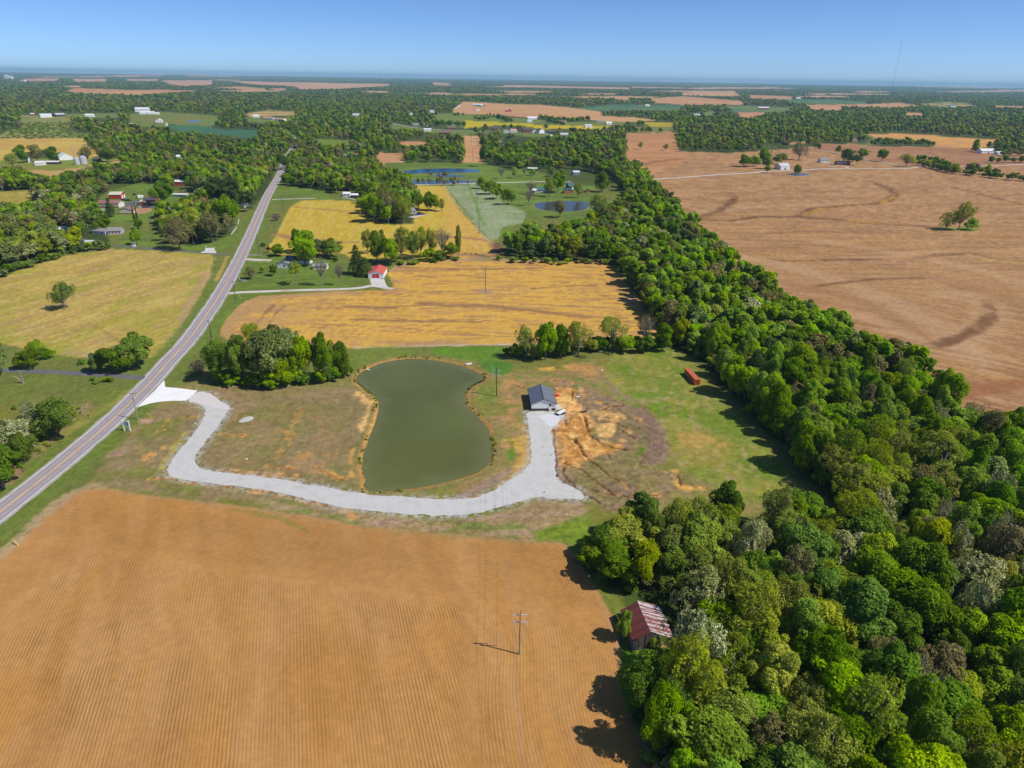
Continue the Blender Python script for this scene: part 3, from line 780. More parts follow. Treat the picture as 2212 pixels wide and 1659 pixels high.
# far ponds get a muddy rim
for pp in ponds_far:
    pw = chaikin(G(pp), 1)
    s_ = sdist(X, Y, pw)
    r0 = float(np.hypot(*pw.mean(0)))
    mixc((1 - sstep(.5, 2.0 + r0 / 400, np.abs(s_))) * .6, C(.24, .22, .09))
    OPEN.append(pp)
# woodland floor under the near woods and groves
WOODS = {
 'barn wood': P("1246,1212 1290,1182 1380,1168 1450,1162 1560,1150 1700,1160 1780,1145 1830,1125 2300,1115 2600,1800 1440,1800 1400,1680 1375,1600 1372,1550 1385,1500 1440,1480 1485,1450 1500,1380 1490,1320 1450,1280 1330,1262 1290,1240"),
 'belt': P("1452,742 1530,790 1575,850 1625,905 1695,965 1735,1022 1795,1090 1830,1125 2300,1115 2700,1180 2400,1030 2250,978 2180,955 2075,925 2025,868 1970,805 1880,770 1800,725 1705,680 1635,630 1575,580 1515,522 1455,458 1405,402 1378,375 1352,345 1342,322 1338,300 1325,310 1330,380 1345,420 1345,455 1300,480 1270,500 1200,515 1120,520 1090,535 1088,556 1330,568 1355,600 1380,640 1412,692"),
 'yard grove': P("352,500 350,472 400,456 470,452 505,470 502,505 470,520 410,533 365,525"),
 'pine grove': P("440,446 545,452 580,405 597,368 560,340 400,380 410,415 425,400 445,405"),
 'drive grove': P("614,392 640,403 700,413 730,408 780,415 800,428 860,428 882,398 820,375 700,366 617,368"),
 'island grove': P("780,440 800,474 850,487 892,481 896,450 881,405 850,402 790,428"),
 'middle wood': P("1045,352 1100,368 1170,362 1250,366 1320,380 1345,410 1350,345 1340,298 1250,290 1100,300 1040,320"),
 'west wood': P("-300,720 0,600 60,572 130,549 235,530 232,508 205,495 215,470 200,440 240,405 230,388 190,402 150,440 90,462 30,470 -300,480"),
}
for k_, px in WOODS.items():
    paint(px, FLOORC if k_ in ('barn wood', 'belt') else C(.05, .07, .02), soft=2.5, rag=3, k=10, gr=1.)
paint(P("1330,1262 1450,1280 1490,1320 1500,1380 1485,1450 1440,1400 1350,1300"), C(.06, .09, .02), soft=2, rag=2)
paint(P("1345,1396 1365,1408 1450,1396 1480,1405 1475,1440 1440,1470 1378,1492 1365,1540 1350,1510 1342,1440"), C(.14, .24, .02), soft=.5, rag=.5)
paint(P("1362,1402 1400,1406 1440,1396 1430,1390 1365,1398"), C(.35, .24, .14), soft=.4, rag=.5, amt=.8)

lum = col @ np.array([.3, .55, .15]); satf = np.where(cls == 2, 1.12, np.where(col[:, 0] > col[:, 1], 1.16, 1.06))[:, None]; col = np.clip(lum[:, None] + (col - lum[:, None]) * satf, .004, .95)
nf_ = fbm(X, Y, 1.1, 900, 3); ns_ = hash2(np.arange(N), np.arange(N) * 7, 3)
col = col * (1 + grain * ((nf_ - .5) * 1.1 + (ns_ - .5) * .22) * (R_ < 900))[:, None]
Zg += (n3 - .5) * .10 * sstep(.0, 1., grain) * (R_ < 500) * (sdp < -3) * (rd > 5) * (cls != 2)
# the country rises gently towards the horizon
hill = np.zeros(N)
for hx, hy, sx, sy, hh in ((-9000, 20000, 2600, 1500, 46), (-5200, 21000, 1800, 1500, 34), (-16000, 23000, 3500, 2000, 50), (3000, 24000, 5000, 1500, 26), (9000, 17000, 3500, 1500, 30), (15000, 17000, 3000, 1500, 32), (6000, 22000, 2500, 1500, 34), (-1500, 17000, 2500, 1200, 18)):
    hill += hh * np.exp(-((X - hx) / sx) ** 2 - ((Y - hy) / sy) ** 2)
Zg += np.where(R_ > 8000, hill, 0)

# ------------------------------------------------------------------ ground meshes: one shared grid cut into the surfaces it shows
def ground_material():
    m, n, l, b = new_mat("soil_and_grass")
    b.inputs["Roughness"].default_value = .95
    b.inputs["Specular IOR Level"].default_value = .12
    at = n.new("ShaderNodeAttribute"); at.attribute_name = "cover"
    gu = n.new("ShaderNodeAttribute"); gu.attribute_name = "row_u"
    ga = n.new("ShaderNodeAttribute"); ga.attribute_name = "row_a"
    gg = n.new("ShaderNodeAttribute"); gg.attribute_name = "grain"
    tc = n.new("ShaderNodeTexCoord")
    def noise(s, d=4, r=.6):
        q = n.new("ShaderNodeTexNoise"); q.inputs["Scale"].default_value = s; q.inputs["Detail"].default_value = d
        q.inputs["Roughness"].default_value = r; l.new(tc.outputs["Object"], q.inputs["Vector"]); return q.outputs[0]
    def math_(op, a, b_=None, c_=None):
        q = n.new("ShaderNodeMath"); q.operation = op
        for k, v in enumerate((a, b_, c_)):
            if v is None: continue
            if isinstance(v, (int, float)): q.inputs[k].default_value = v
            else: l.new(v, q.inputs[k])
        return q.outputs[0]
    fine = noise(2.6, 3, .75); mid = noise(.35, 5, .7); big = noise(.035, 4, .6)
    # 1 + grain*(noise-0.5)*k
    t1 = math_('MULTIPLY', math_('SUBTRACT', fine, .5), 3.0)
    t2 = math_('MULTIPLY', math_('SUBTRACT', mid, .5), 1.2)
    t3 = math_('MULTIPLY', math_('SUBTRACT', big, .5), .5)
    s = math_('MULTIPLY', math_('ADD', math_('ADD', t1, t2), t3), gg.outputs["Fac"])
    s = math_('ADD', s, 1.0)
    # furrows
    ph = math_('ADD', gu.outputs["Fac"], math_('MULTIPLY', math_('SUBTRACT', mid, .5), .35))
    wv_ = math_('COSINE', math_('MULTIPLY', ph, 2 * math.pi))
    sh = math_('POWER', math_('MULTIPLY_ADD', wv_, .5, .5), 2.5)
    dk = math_('SUBTRACT', 1.0, math_('MULTIPLY', math_('MULTIPLY', sh, ga.outputs["Fac"]), .21))
    s = math_('MAXIMUM', math_('MULTIPLY', s, dk), .15)
    sc = n.new("ShaderNodeVectorMath"); sc.operation = 'SCALE'
    l.new(at.outputs["Color"], sc.inputs[0]); l.new(s, sc.inputs["Scale"])
    l.new(sc.outputs[0], b.inputs["Base Color"])
    hgt = math_('SUBTRACT', math_('MULTIPLY', fine, .25), math_('MULTIPLY', math_('MULTIPLY', sh, ga.outputs["Fac"]), .55))
    bp = n.new("ShaderNodeBump"); bp.inputs["Distance"].default_value = .12; bp.inputs["Strength"].default_value = .6
    l.new(hgt, bp.inputs["Height"]); l.new(bp.outputs[0], b.inputs["Normal"])
    return m
GROUND = ground_material()
idx = np.arange(N).reshape(nr, na)
nxt = np.roll(idx, -1, axis=1)
q00 = idx[:-1].ravel(); q10 = idx[1:].ravel(); q11 = nxt[1:].ravel(); q01 = nxt[:-1].ravel()
quads = np.stack([q00, q01, q11, q10], 1)
fc = cls[q00]
names = {0: 'ground', 2: 'ploughed_field', 3: 'hay_field', 4: 'golden_field', 5: 'yellow_field', 6: 'meadow', 7: 'brown_field', 8: 'dark_field', 9: 'pasture', 10: 'woodland_floor'}
for k_, nm in names.items():
    f = quads[fc == k_]
    if not len(f): continue
    used, inv = np.unique(f, return_inverse=True)
    v = np.stack([X[used], Y[used], Zg[used]], 1)
    fq = inv.reshape(f.shape)
    me = npmesh(nm, v, fq[:, ::-1] if False else fq, [GROUND], smooth=True)
    a = me.attributes.new("cover", 'FLOAT_COLOR', 'POINT')
    a.data.foreach_set("color", np.concatenate([np.clip(col[used], 0, 1), np.ones((len(used), 1))], 1).astype(np.float32).ravel())
    for an, arr in (("row_u", rowu), ("row_a", rowa), ("grain", grain)):
        a = me.attributes.new(an, 'FLOAT', 'POINT'); a.data.foreach_set("value", arr[used].astype(np.float32))
    o = link(bpy.data.objects.new(nm, me)); o['kind'] = 'structure'
# patch of ground straight below the drone
ring0 = [(float(X[i]), float(Y[i]), 0.0) for i in idx[0]]
me = bpy.data.meshes.new('near_ground'); me.from_pydata(ring0 + [(0, 0, 0)], [], [(i, (i + 1) % na, na) for i in range(na)])
me.materials.append(plain("plain_soil", (.44, .24, .085), .95, .2, .3)); me.update()
o = link(bpy.data.objects.new('near_ground', me)); o['kind'] = 'structure'

# ------------------------------------------------------------------ roads, lanes, drive, water
def ribbon(pts, w, z, off=0.0, dz=None, edge_noise=0.0, seed=0):
    p = np.asarray(pts); t = np.gradient(p, axis=0); t /= np.linalg.norm(t, axis=1)[:, None] + 1e-9
    nrm = np.stack([t[:, 1], -t[:, 0]], 1)
    e1 = (fbm(p[:, 0], p[:, 1], 4, seed, 2) - .5) * edge_noise * 2; e2 = (fbm(p[:, 0] + 99, p[:, 1], 4, seed, 2) - .5) * edge_noise * 2
    a = p + nrm * (off - w / 2 + e1)[:, None] if edge_noise else p + nrm * (off - w / 2)
    b = p + nrm * (off + w / 2 + e2)[:, None] if edge_noise else p + nrm * (off + w / 2)
    r = np.hypot(p[:, 0], p[:, 1]); zz = z * np.maximum(1, r / 400)
    v = np.empty((len(p) * 2, 3)); v[0::2, :2] = a; v[1::2, :2] = b; v[0::2, 2] = zz; v[1::2, 2] = zz
    i = np.arange(len(p) - 1) * 2
    return v, np.stack([i, i + 1, i + 3, i + 2], 1)

def resample(pts, step):
    p = np.asarray(pts); s = np.concatenate([[0], np.cumsum(np.linalg.norm(np.diff(p, axis=0), axis=1))])
    q = np.arange(0, s[-1], step)
    return np.stack([np.interp(q, s, p[:, 0]), np.interp(q, s, p[:, 1])], 1)

def speckle(name, c1, c2, scale, rough=.9, c3=None, s3=.12, bump=.02, stretch=None):
    m, n, l, b = new_mat(name)
    tc = n.new("ShaderNodeTexCoord")
    no = n.new("ShaderNodeTexNoise"); no.inputs["Scale"].default_value = scale; no.inputs["Detail"].default_value = 4; no.inputs["Roughness"].default_value = .75
    nb_ = n.new("ShaderNodeTexNoise"); nb_.inputs["Scale"].default_value = s3; nb_.inputs["Detail"].default_value = 5
    l.new(tc.outputs["Object"], no.inputs["Vector"]); l.new(tc.outputs["Object"], nb_.inputs["Vector"])
    r = n.new("ShaderNodeMapRange"); r.inputs[1].default_value = .35; r.inputs[2].default_value = .65; l.new(no.outputs[0], r.inputs[0])
    mx = n.new("ShaderNodeMix"); mx.data_type = 'RGBA'; mx.inputs[6].default_value = (*c1, 1); mx.inputs[7].default_value = (*c2, 1)
    l.new(r.outputs[0], mx.inputs[0]); out = mx.outputs[2]
    if c3:
        r2 = n.new("ShaderNodeMapRange"); r2.inputs[1].default_value = .48; r2.inputs[2].default_value = .68; r2.inputs[4].default_value = .8; l.new(nb_.outputs[0], r2.inputs[0])
        m2 = n.new("ShaderNodeMix"); m2.data_type = 'RGBA'; m2.inputs[7].default_value = (*c3, 1)
        l.new(out, m2.inputs[6]); l.new(r2.outputs[0], m2.inputs[0]); out = m2.outputs[2]
    l.new(out, b.inputs["Base Color"]); b.inputs["Roughness"].default_value = rough; b.inputs["Specular IOR Level"].default_value = .2
    bp = n.new("ShaderNodeBump"); bp.inputs["Distance"].default_value = bump; l.new(no.outputs[0], bp.inputs["Height"]); l.new(bp.outputs[0], b.inputs["Normal"])
    return m

ASPH = speckle("worn_asphalt", (.34, .295, .315), (.41, .365, .38), 3., c3=(.29, .25, .275), s3=.25, bump=.01)
ASPHD = speckle("dark_asphalt", (.10, .10, .105), (.16, .155, .15), 2.5, c3=(.2, .19, .17), s3=.2)
GRAV = speckle("crushed_limestone", (.42, .41, .39), (.66, .645, .615), 2.6, c3=(.47, .455, .43), s3=.3, bump=.03)
PALE = speckle("pale_gravel", (.48, .44, .39), (.66, .62, .57), 1.5, c3=(.42, .33, .24), s3=.1)
GREYL = speckle("grey_gravel", (.30, .29, .25), (.42, .40, .36), 1., c3=(.25, .26, .14), s3=.05)
CONC = speckle("new_concrete", (.78, .775, .765), (.86, .86, .85), 1.2, c3=(.74, .73, .71), s3=.2, bump=.003)
PCONC = speckle("old_concrete", (.55, .53, .50), (.66, .64, .61), 1.5, c3=(.45, .40, .35), s3=.3)
YELL = speckle("yellow_paint", (.80, .46, .05), (.72, .45, .12), 1.5, c3=(.5, .36, .2), s3=.15)
WHIT = speckle("white_paint", (.80, .80, .80), (.62, .61, .60), 1.2, c3=(.6, .58, .56), s3=.2)

rw = resample(road_w, 3.0)
v, f = ribbon(rw, 7.9, .03)
road = link(bpy.data.objects.new('road', npmesh('road', v, f, [ASPH]))); road['kind'] = 'structure'
v, f = ribbon(rw, 9.4, .016, edge_noise=.5)
sh = link(bpy.data.objects.new('road_shoulder', npmesh('road_shoulder', v, f, [speckle("shoulder_gravel", (.33, .30, .26), (.48, .45, .4), 2., c3=(.2, .22, .1), s3=.2)]))); sh['kind'] = 'structure'
mk = rw[(np.hypot(rw[:, 0], rw[:, 1]) < 900)]
for nm, off, w_, mt in (('edge_line', -3.62, .27, WHIT), ('edge_line', 3.62, .27, WHIT), ('centre_line', -.15, .20, YELL), ('centre_line', .15, .20, YELL)):
    v, f = ribbon(mk, w_, .042, off)
    link(bpy.data.objects.new(nm, npmesh(nm, v, f, [mt])), road)
TRACK = speckle("worn_wheel_track", (.285, .245, .265), (.345, .305, .32), 2.2, c3=(.31, .27, .285), s3=.15, bump=.005)
for off in (-2.65, -1.05, 1.05, 2.65):
    v, f = ribbon(mk, .75, .037, off, edge_noise=.12, seed=int(off * 10))
    link(bpy.data.objects.new('wheel_track', npmesh('wheel_track', v, f, [TRACK])), road)
# tar patches across the lanes
for t_, off, ln in ((60, 1.9, 9), (96, -1.8, 5), (130, 1.7, 12)):
    seg = rw[t_:t_ + int(ln / 3) + 1]
    v, f = ribbon(seg, 1.3, .036, off)
for k_, (px, w_, surf) in enumerate(lanes):
    p_ = resample(chaikin(G(px), 2, False), 2.5 if surf != 'grey' else 6)
    v, f = ribbon(p_, w_, .02, edge_noise=.35, seed=k_)
    o = link(bpy.data.objects.new({'pale': 'gravel_lane', 'grey': 'gravel_lane', 'dark': 'asphalt_lane'}[surf],
             npmesh('lane', v, f, [{'pale': PALE, 'grey': GREYL, 'dark': ASPHD}[surf]])))
    o['kind'] = 'structure'

def sheet(name, pts, z, mat, rag=0.0, step=.7, seed=5, kind='structure', smooth_n=2, thick=None, parent=None):
    p = chaikin(pts, smooth_n) if smooth_n else np.asarray(pts)
    if rag:
        p = resample(np.vstack([p, p[:1]]), step)
        t = np.roll(p, -1, 0) - np.roll(p, 1, 0); t /= np.linalg.norm(t, axis=1)[:, None] + 1e-9
        p = p + np.stack([t[:, 1], -t[:, 0]], 1) * ((fbm(p[:, 0], p[:, 1], 1.6, seed, 3) - .5) * 2 * rag)[:, None]
    me = bpy.data.meshes.new(name)
    n_ = len(p)
    vv = [(float(a), float(b), z) for a, b in p]; ff = [tuple(range(n_))]
    if thick:
        vv += [(float(a), float(b), z - thick) for a, b in p]
        ff += [(i, n_ + i, n_ + (i + 1) % n_, (i + 1) % n_) for i in range(n_)]
    me.from_pydata(vv, [], ff); me.materials.append(mat)
    me.update()
    if me.polygons[0].normal.z < 0: me.flip_normals()
    o = link(bpy.data.objects.new(name, me), parent)
    if kind: o['kind'] = kind
    return o
drive = sheet('gravel_driveway', G(drive_px), .022, GRAV, rag=.65, step=.4, smooth_n=2)
sheet('gravel_spill', G(P("402,866 427,844 455,850 470,864 496,878 492,886 470,882 450,876 425,870")), .030, speckle("fresh_gravel", (.52, .47, .45), (.70, .66, .64), 3.), rag=.5)
sheet('gravel_pad', G(PH("1690,690 1780,670 1880,680 1870,740 1800,790 1760,740")), .030, speckle("white_gravel", (.55, .55, .56), (.70, .70, .71), 4.), rag=.8)
sheet('gravel_patch', G(P("512,913 522,905 535,899 549,900 548,906 530,912")), .02, GRAV, rag=.5)
# concrete apron, poured in slabs
ap = G(apron_px)
apron = sheet('concrete_apron', ap, .045, CONC, smooth_n=0)
barn_pad = sheet('concrete_pad', G(P("799,602.5 824,602.5 830,603 833,612 838,621 803,619")), .04, PCONC, smooth_n=0)
sheet('concrete_pad', G(P("432,546.5 468,547 463,538 465.5,535 445,536 443,541")), .06, PCONC, smooth_n=0)
sheet('concrete_pad', G(P("1201,884.5 1200,876 1208,873 1213,880 1214,886")), .05, PCONC, smooth_n=0)
for px in ("300,434 320,424 336,427 345,432 300,438", "262,443 292,432 303,436 300,442 265,449"):
    sheet('farmyard_gravel', G(P(px)), .02, PALE if '300,434' in px else ASPHD, rag=.6)
sheet('farmyard_gravel', G(P("404,420 440,412 450,418 400,424")), .02, PALE, rag=.6)
sheet('bare_soil', G(P("405,428 418,424 428,430 425,436 408,434")), .025, plain("orange_soil", (.6, .25, .07), .95, .25, .5), rag=.5)
sheet('bare_soil', G(P("285,457 300,447 325,447 330,456 310,462 285,462")), .025, plain("brown_soil", (.4, .22, .11), .95, .25, .5), rag=.5)

def water_mat(name, c, rough=.06, bump=.02, sc=1.2):
    m, n, l, b = new_mat(name)
    b.inputs["Roughness"].default_value = rough
    b.inputs["IOR"].default_value = 1.33
    tc = n.new("ShaderNodeTexCoord")
    no = n.new("ShaderNodeTexNoise"); no.inputs["Scale"].default_value = sc; no.inputs["Detail"].default_value = 3
    nb_ = n.new("ShaderNodeTexNoise"); nb_.inputs["Scale"].default_value = .03; nb_.inputs["Detail"].default_value = 3
    l.new(tc.outputs["Object"], no.inputs["Vector"]); l.new(tc.outputs["Object"], nb_.inputs["Vector"])
    bp = n.new("ShaderNodeBump"); bp.inputs["Distance"].default_value = bump; bp.inputs["Strength"].default_value = .35; l.new(no.outputs[0], bp.inputs["Height"]); l.new(bp.outputs[0], b.inputs["Normal"])
    r = n.new("ShaderNodeMapRange"); r.inputs[1].default_value = .3; r.inputs[2].default_value = .7; r.inputs[3].default_value = .88; r.inputs[4].default_value = 1.12; l.new(nb_.outputs[0], r.inputs[0])
    sc_ = n.new("ShaderNodeVectorMath"); sc_.operation = 'SCALE'; sc_.inputs[0].default_value = c; l.new(r.outputs[0], sc_.inputs["Scale"]); l.new(sc_.outputs[0], b.inputs["Base Color"])
    return m
WATER = water_mat("muddy_green_water", (.108, .122, .030))
pc = pond_w.mean(0)
grow = pond_w + (pond_w - pc) / np.linalg.norm(pond_w - pc, axis=1)[:, None] * 1.4
def pond_surface(z, step=1.0):
    x0, y0 = grow.min(0); x1, y1 = grow.max(0)
    gx, gy = np.arange(x0 - 1, x1 + 1, step), np.arange(y0 - 1, y1 + 1, step)
    XX, YY = np.meshgrid(gx, gy); xx, yy = XX.ravel(), YY.ravel()
    inn = inside(xx, yy, grow).reshape(XX.shape); d_ = sdist(xx, yy, pond_w)
    id_ = np.arange(xx.size).reshape(XX.shape)
    ok = inn[:-1, :-1] & inn[1:, :-1] & inn[:-1, 1:] & inn[1:, 1:]
    f_ = np.stack([id_[:-1, :-1][ok], id_[:-1, 1:][ok], id_[1:, 1:][ok], id_[1:, :-1][ok]], 1)
    us_, inv_ = np.unique(f_, return_inverse=True)
    me_ = npmesh('pond_water', np.stack([xx[us_], yy[us_], np.full(len(us_), z)], 1), inv_.reshape(f_.shape), [WATER], smooth=True)
    a_ = me_.attributes.new("shore", 'FLOAT', 'POINT')
    a_.data.foreach_set("value", np.clip(1 - (d_[us_] + (fbm(xx[us_], yy[us_], 6, 5, 3) - .5) * 6) / 6.5, 0, 1).astype(np.float32))
    o_ = link(bpy.data.objects.new('pond_water', me_)); o_['kind'] = 'structure'
    nt = WATER.node_tree; pb = nt.nodes["Principled BSDF"]; src = pb.inputs["Base Color"].links[0].from_socket
    at_ = nt.nodes.new("ShaderNodeAttribute"); at_.attribute_name = "shore"
    mx_ = nt.nodes.new("ShaderNodeMix"); mx_.data_type = 'RGBA'; mx_.inputs[7].default_value = (.15, .155, .060, 1)
    ml_ = nt.nodes.new("ShaderNodeMath"); ml_.operation = 'MULTIPLY'; ml_.inputs[1].default_value = .7
    nt.links.new(at_.outputs["Fac"], ml_.inputs[0]); nt.links.new(ml_.outputs[0], mx_.inputs[0]); nt.links.new(src, mx_.inputs[6]); nt.links.new(mx_.outputs[2], pb.inputs["Base Color"])
    # light wind: streaks of ruffled water
    tc_ = nt.nodes.new("ShaderNodeTexCoord"); mp_ = nt.nodes.new("ShaderNodeMapping"); mp_.inputs["Scale"].default_value = (.02, .07, 1)
    n_ = nt.nodes.new("ShaderNodeTexNoise"); n_.inputs["Scale"].default_value = 1.; n_.inputs["Detail"].default_value = 4
    r_ = nt.nodes.new("ShaderNodeMapRange"); r_.inputs[1].default_value = .4; r_.inputs[2].default_value = .65; r_.inputs[3].default_value = .04; r_.inputs[4].default_value = .30
    nt.links.new(tc_.outputs["Object"], mp_.inputs[0]); nt.links.new(mp_.outputs[0], n_.inputs["Vector"]); nt.links.new(n_.outputs[0], r_.inputs[0]); nt.links.new(r_.outputs[0], pb.inputs["Roughness"])
pond_surface(-.42)
WATB = water_mat("clear_dark_water", (.008, .05, .12), rough=.15, bump=.25)
WATG = water_mat("grey_pond_water", (.055, .052, .042), rough=.14, bump=.1)
for pp, mt, z in zip(ponds_far, (WATG, WATB, WATG, WATG, WATG, WATB), (.03, .06, .05, .055, .06, .1)):
    sheet('pond_water', chaikin(G(pp), 2), z, mt, smooth_n=0)

# ------------------------------------------------------------------ trees
def leaf_mat(name, dark, light, tip=None, rough=.6, transl=.42, hue=.0, vary=.13):
    """foliage: colour varies from lobe to lobe and leaf to leaf (attribute tint) and from tree to tree"""
    m, n, l, b = new_mat(name)
    at = n.new("ShaderNodeAttribute"); at.attribute_name = "tint"
    oi = n.new("ShaderNodeObjectInfo")
    cr = n.new("ShaderNodeValToRGB")
    e = cr.color_ramp.elements
    e[0].position = .1; e[0].color = (*dark, 1); e[1].position = .75; e[1].color = (*light, 1)
    if tip:
        q = e.new(.97); q.color = (*tip, 1)
    l.new(at.outputs["Fac"], cr.inputs[0])
    hs = n.new("ShaderNodeHueSaturation")
    mh = n.new("ShaderNodeMapRange"); mh.inputs[3].default_value = .5 - .028; mh.inputs[4].default_value = .5 + .0; l.new(oi.outputs["Random"], mh.inputs[0])
    mlt = n.new("ShaderNodeMath"); mlt.operation = 'MULTIPLY'; mlt.inputs[1].default_value = 7.31; l.new(oi.outputs["Random"], mlt.inputs[0])
    fr = n.new("ShaderNodeMath"); fr.operation = 'FRACT'; l.new(mlt.outputs[0], fr.inputs[0])
    mv = n.new("ShaderNodeMapRange"); mv.inputs[3].default_value = 1 - vary * 1.6; mv.inputs[4].default_value = 1 + vary * 1.6; l.new(fr.outputs[0], mv.inputs[0])
    ml2 = n.new("ShaderNodeMath"); ml2.operation = 'MULTIPLY'; ml2.inputs[1].default_value = 23.7; l.new(oi.outputs["Random"], ml2.inputs[0])
    f2 = n.new("ShaderNodeMath"); f2.operation = 'FRACT'; l.new(ml2.outputs[0], f2.inputs[0])
    ms = n.new("ShaderNodeMapRange"); ms.inputs[3].default_value = .90; ms.inputs[4].default_value = 1.12; l.new(f2.outputs[0], ms.inputs[0])
    l.new(mh.outputs[0], hs.inputs["Hue"]); l.new(mv.outputs[0], hs.inputs["Value"]); l.new(ms.outputs[0], hs.inputs["Saturation"])
    l.new(cr.outputs[0], hs.inputs["Color"])
    l.new(hs.outputs[0], b.inputs["Base Color"])
    b.inputs["Roughness"].default_value = rough; b.inputs["Specular IOR Level"].default_value = .02
    tr = n.new("ShaderNodeBsdfTranslucent")
    tm = n.new("ShaderNodeVectorMath"); tm.operation = 'MULTIPLY'; tm.inputs[1].default_value = (1.45, 1.35, .45)
    l.new(hs.outputs[0], tm.inputs[0]); l.new(tm.outputs[0], tr.inputs[0])
    mx = n.new("ShaderNodeMixShader"); mx.inputs[0].default_value = transl
    l.new(b.outputs[0], mx.inputs[1]); l.new(tr.outputs[0], mx.inputs[2]); l.new(mx.outputs[0], n["Material Output"].inputs[0])
    return m

LEAF = {
    'green': leaf_mat("deep_green_leaves", (.067, .155, .011), (.182, .343, .019), (.282, .484, .027)),
    'bright': leaf_mat("fresh_green_leaves", (.114, .222, .011), (.296, .511, .025), (.444, .673, .040)),
    'olive': leaf_mat("spring_olive_leaves", (.155, .222, .025), (.349, .464, .054), (.511, .605, .094)),
    'brown': leaf_mat("sparse_brownish_leaves", (.153, .147, .047), (.319, .307, .100), (.425, .389, .142), transl=.15),
    'cream': leaf_mat("cream_blossom", (.14, .19, .03), (.50, .54, .24), (.82, .80, .58), transl=.12),
    'conifer': leaf_mat("dark_needles", (.031, .071, .019), (.083, .153, .035), (.130, .212, .047), transl=.08),
    'silver': leaf_mat("blue_green_leaves", (.083, .147, .031), (.218, .319, .080), (.366, .484, .165), transl=.2),
    'gold': leaf_mat("yellow_green_leaves", (.175, .256, .011), (.404, .511, .020), (.565, .632, .040)),
    'red': leaf_mat("dark_red_leaves", (.06, .022, .025), (.13, .045, .045), transl=.12),
}
BARK = plain("bark", (.20, .165, .13), .9, .3, 3.0, bump=.03)
BARKG = plain("grey_bark", (.28, .25, .215), .9, .25, 3.0)
BARKD = plain("dark_bark", (.085, .065, .05), .9, .3, 3.0)

def leaf_cloud(r, pts, nrm, size, jit=.7, aspect=1.5):
    """rhombic leaf sprays: pts (N,3), outward normals (N,3)"""
    n_ = len(pts)
    nn = nrm + r.normal(0, jit, (n_, 3)); nn /= np.linalg.norm(nn, axis=1)[:, None] + 1e-9
    a = np.cross(nn, r.normal(0, 1, (n_, 3))); a /= np.linalg.norm(a, axis=1)[:, None] + 1e-9
    b = np.cross(nn, a)
    s = size * r.uniform(.6, 1.35, n_)[:, None]
    bend = nn * s * .22
    v = np.empty((n_, 4, 3))
    v[:, 0] = pts - a * s * aspect * .5 - bend; v[:, 1] = pts - b * s * .5
    v[:, 2] = pts + a * s * aspect * .5 - bend; v[:, 3] = pts + b * s * .5
    return v.reshape(-1, 3)

def lobes_for(r, kind, nl):
    """centres and radii in a unit crown (radius 1, z from 0 at crown base to ~2*hz)"""
    L = []
    if kind == 'round':
        ex = r.uniform(.75, 1.0, 3); sh = r.uniform(-.22, .22, 2)
        for i in range(nl):
            t = r.uniform(0, 2 * math.pi); zz = r.uniform(-.75, 1) ; rr = math.sqrt(max(0, 1 - zz * zz)) * r.uniform(.4, .95) * (1 + .22 * math.sin(2 * t + ex[0] * 9) + .12 * math.sin(5 * t))
            L.append((rr * math.cos(t) + sh[0] * zz, rr * math.sin(t) + sh[1] * zz, zz * .74 * (1 + .15 * math.sin(3 * t + ex[1] * 7)), r.uniform(.14, .36)))
        L.append((0, 0, .35, .55)); L.append((0, 0, -.1, .5))
    elif kind == 'tall':
        for i in range(nl):
            t = r.uniform(0, 2 * math.pi); zz = r.uniform(-1, 1); rr = math.sqrt(max(0, 1 - zz * zz)) * r.uniform(.35, .7)
            L.append((rr * math.cos(t), rr * math.sin(t), zz * 1.05, r.uniform(.2, .34)))
        L.append((0, 0, .3, .5)); L.append((0, 0, -.4, .5))
    elif kind == 'cone':
        for i in range(nl):
            zz = r.uniform(-1, 1) ** 1; w = (1 - (zz + 1) / 2) * .8 + .1
            t = r.uniform(0, 2 * math.pi)
            L.append((w * math.cos(t) * .75, w * math.sin(t) * .75, zz * 1.3, .13 + w * .3))
        for k in range(6):
            zz = -1 + k * .35; L.append((0, 0, zz * 1.3, .15 + (1 - (zz + 1) / 2) * .45))
    elif kind == 'spread':
        for i in range(nl):
            t = r.uniform(0, 2 * math.pi); rr = math.sqrt(r.uniform(0, 1)) * .82
            L.append((rr * math.cos(t), rr * math.sin(t), r.uniform(-.25, .45) * (1.2 - rr), r.uniform(.2, .32)))
        L.append((0, 0, .1, .45))
    return L

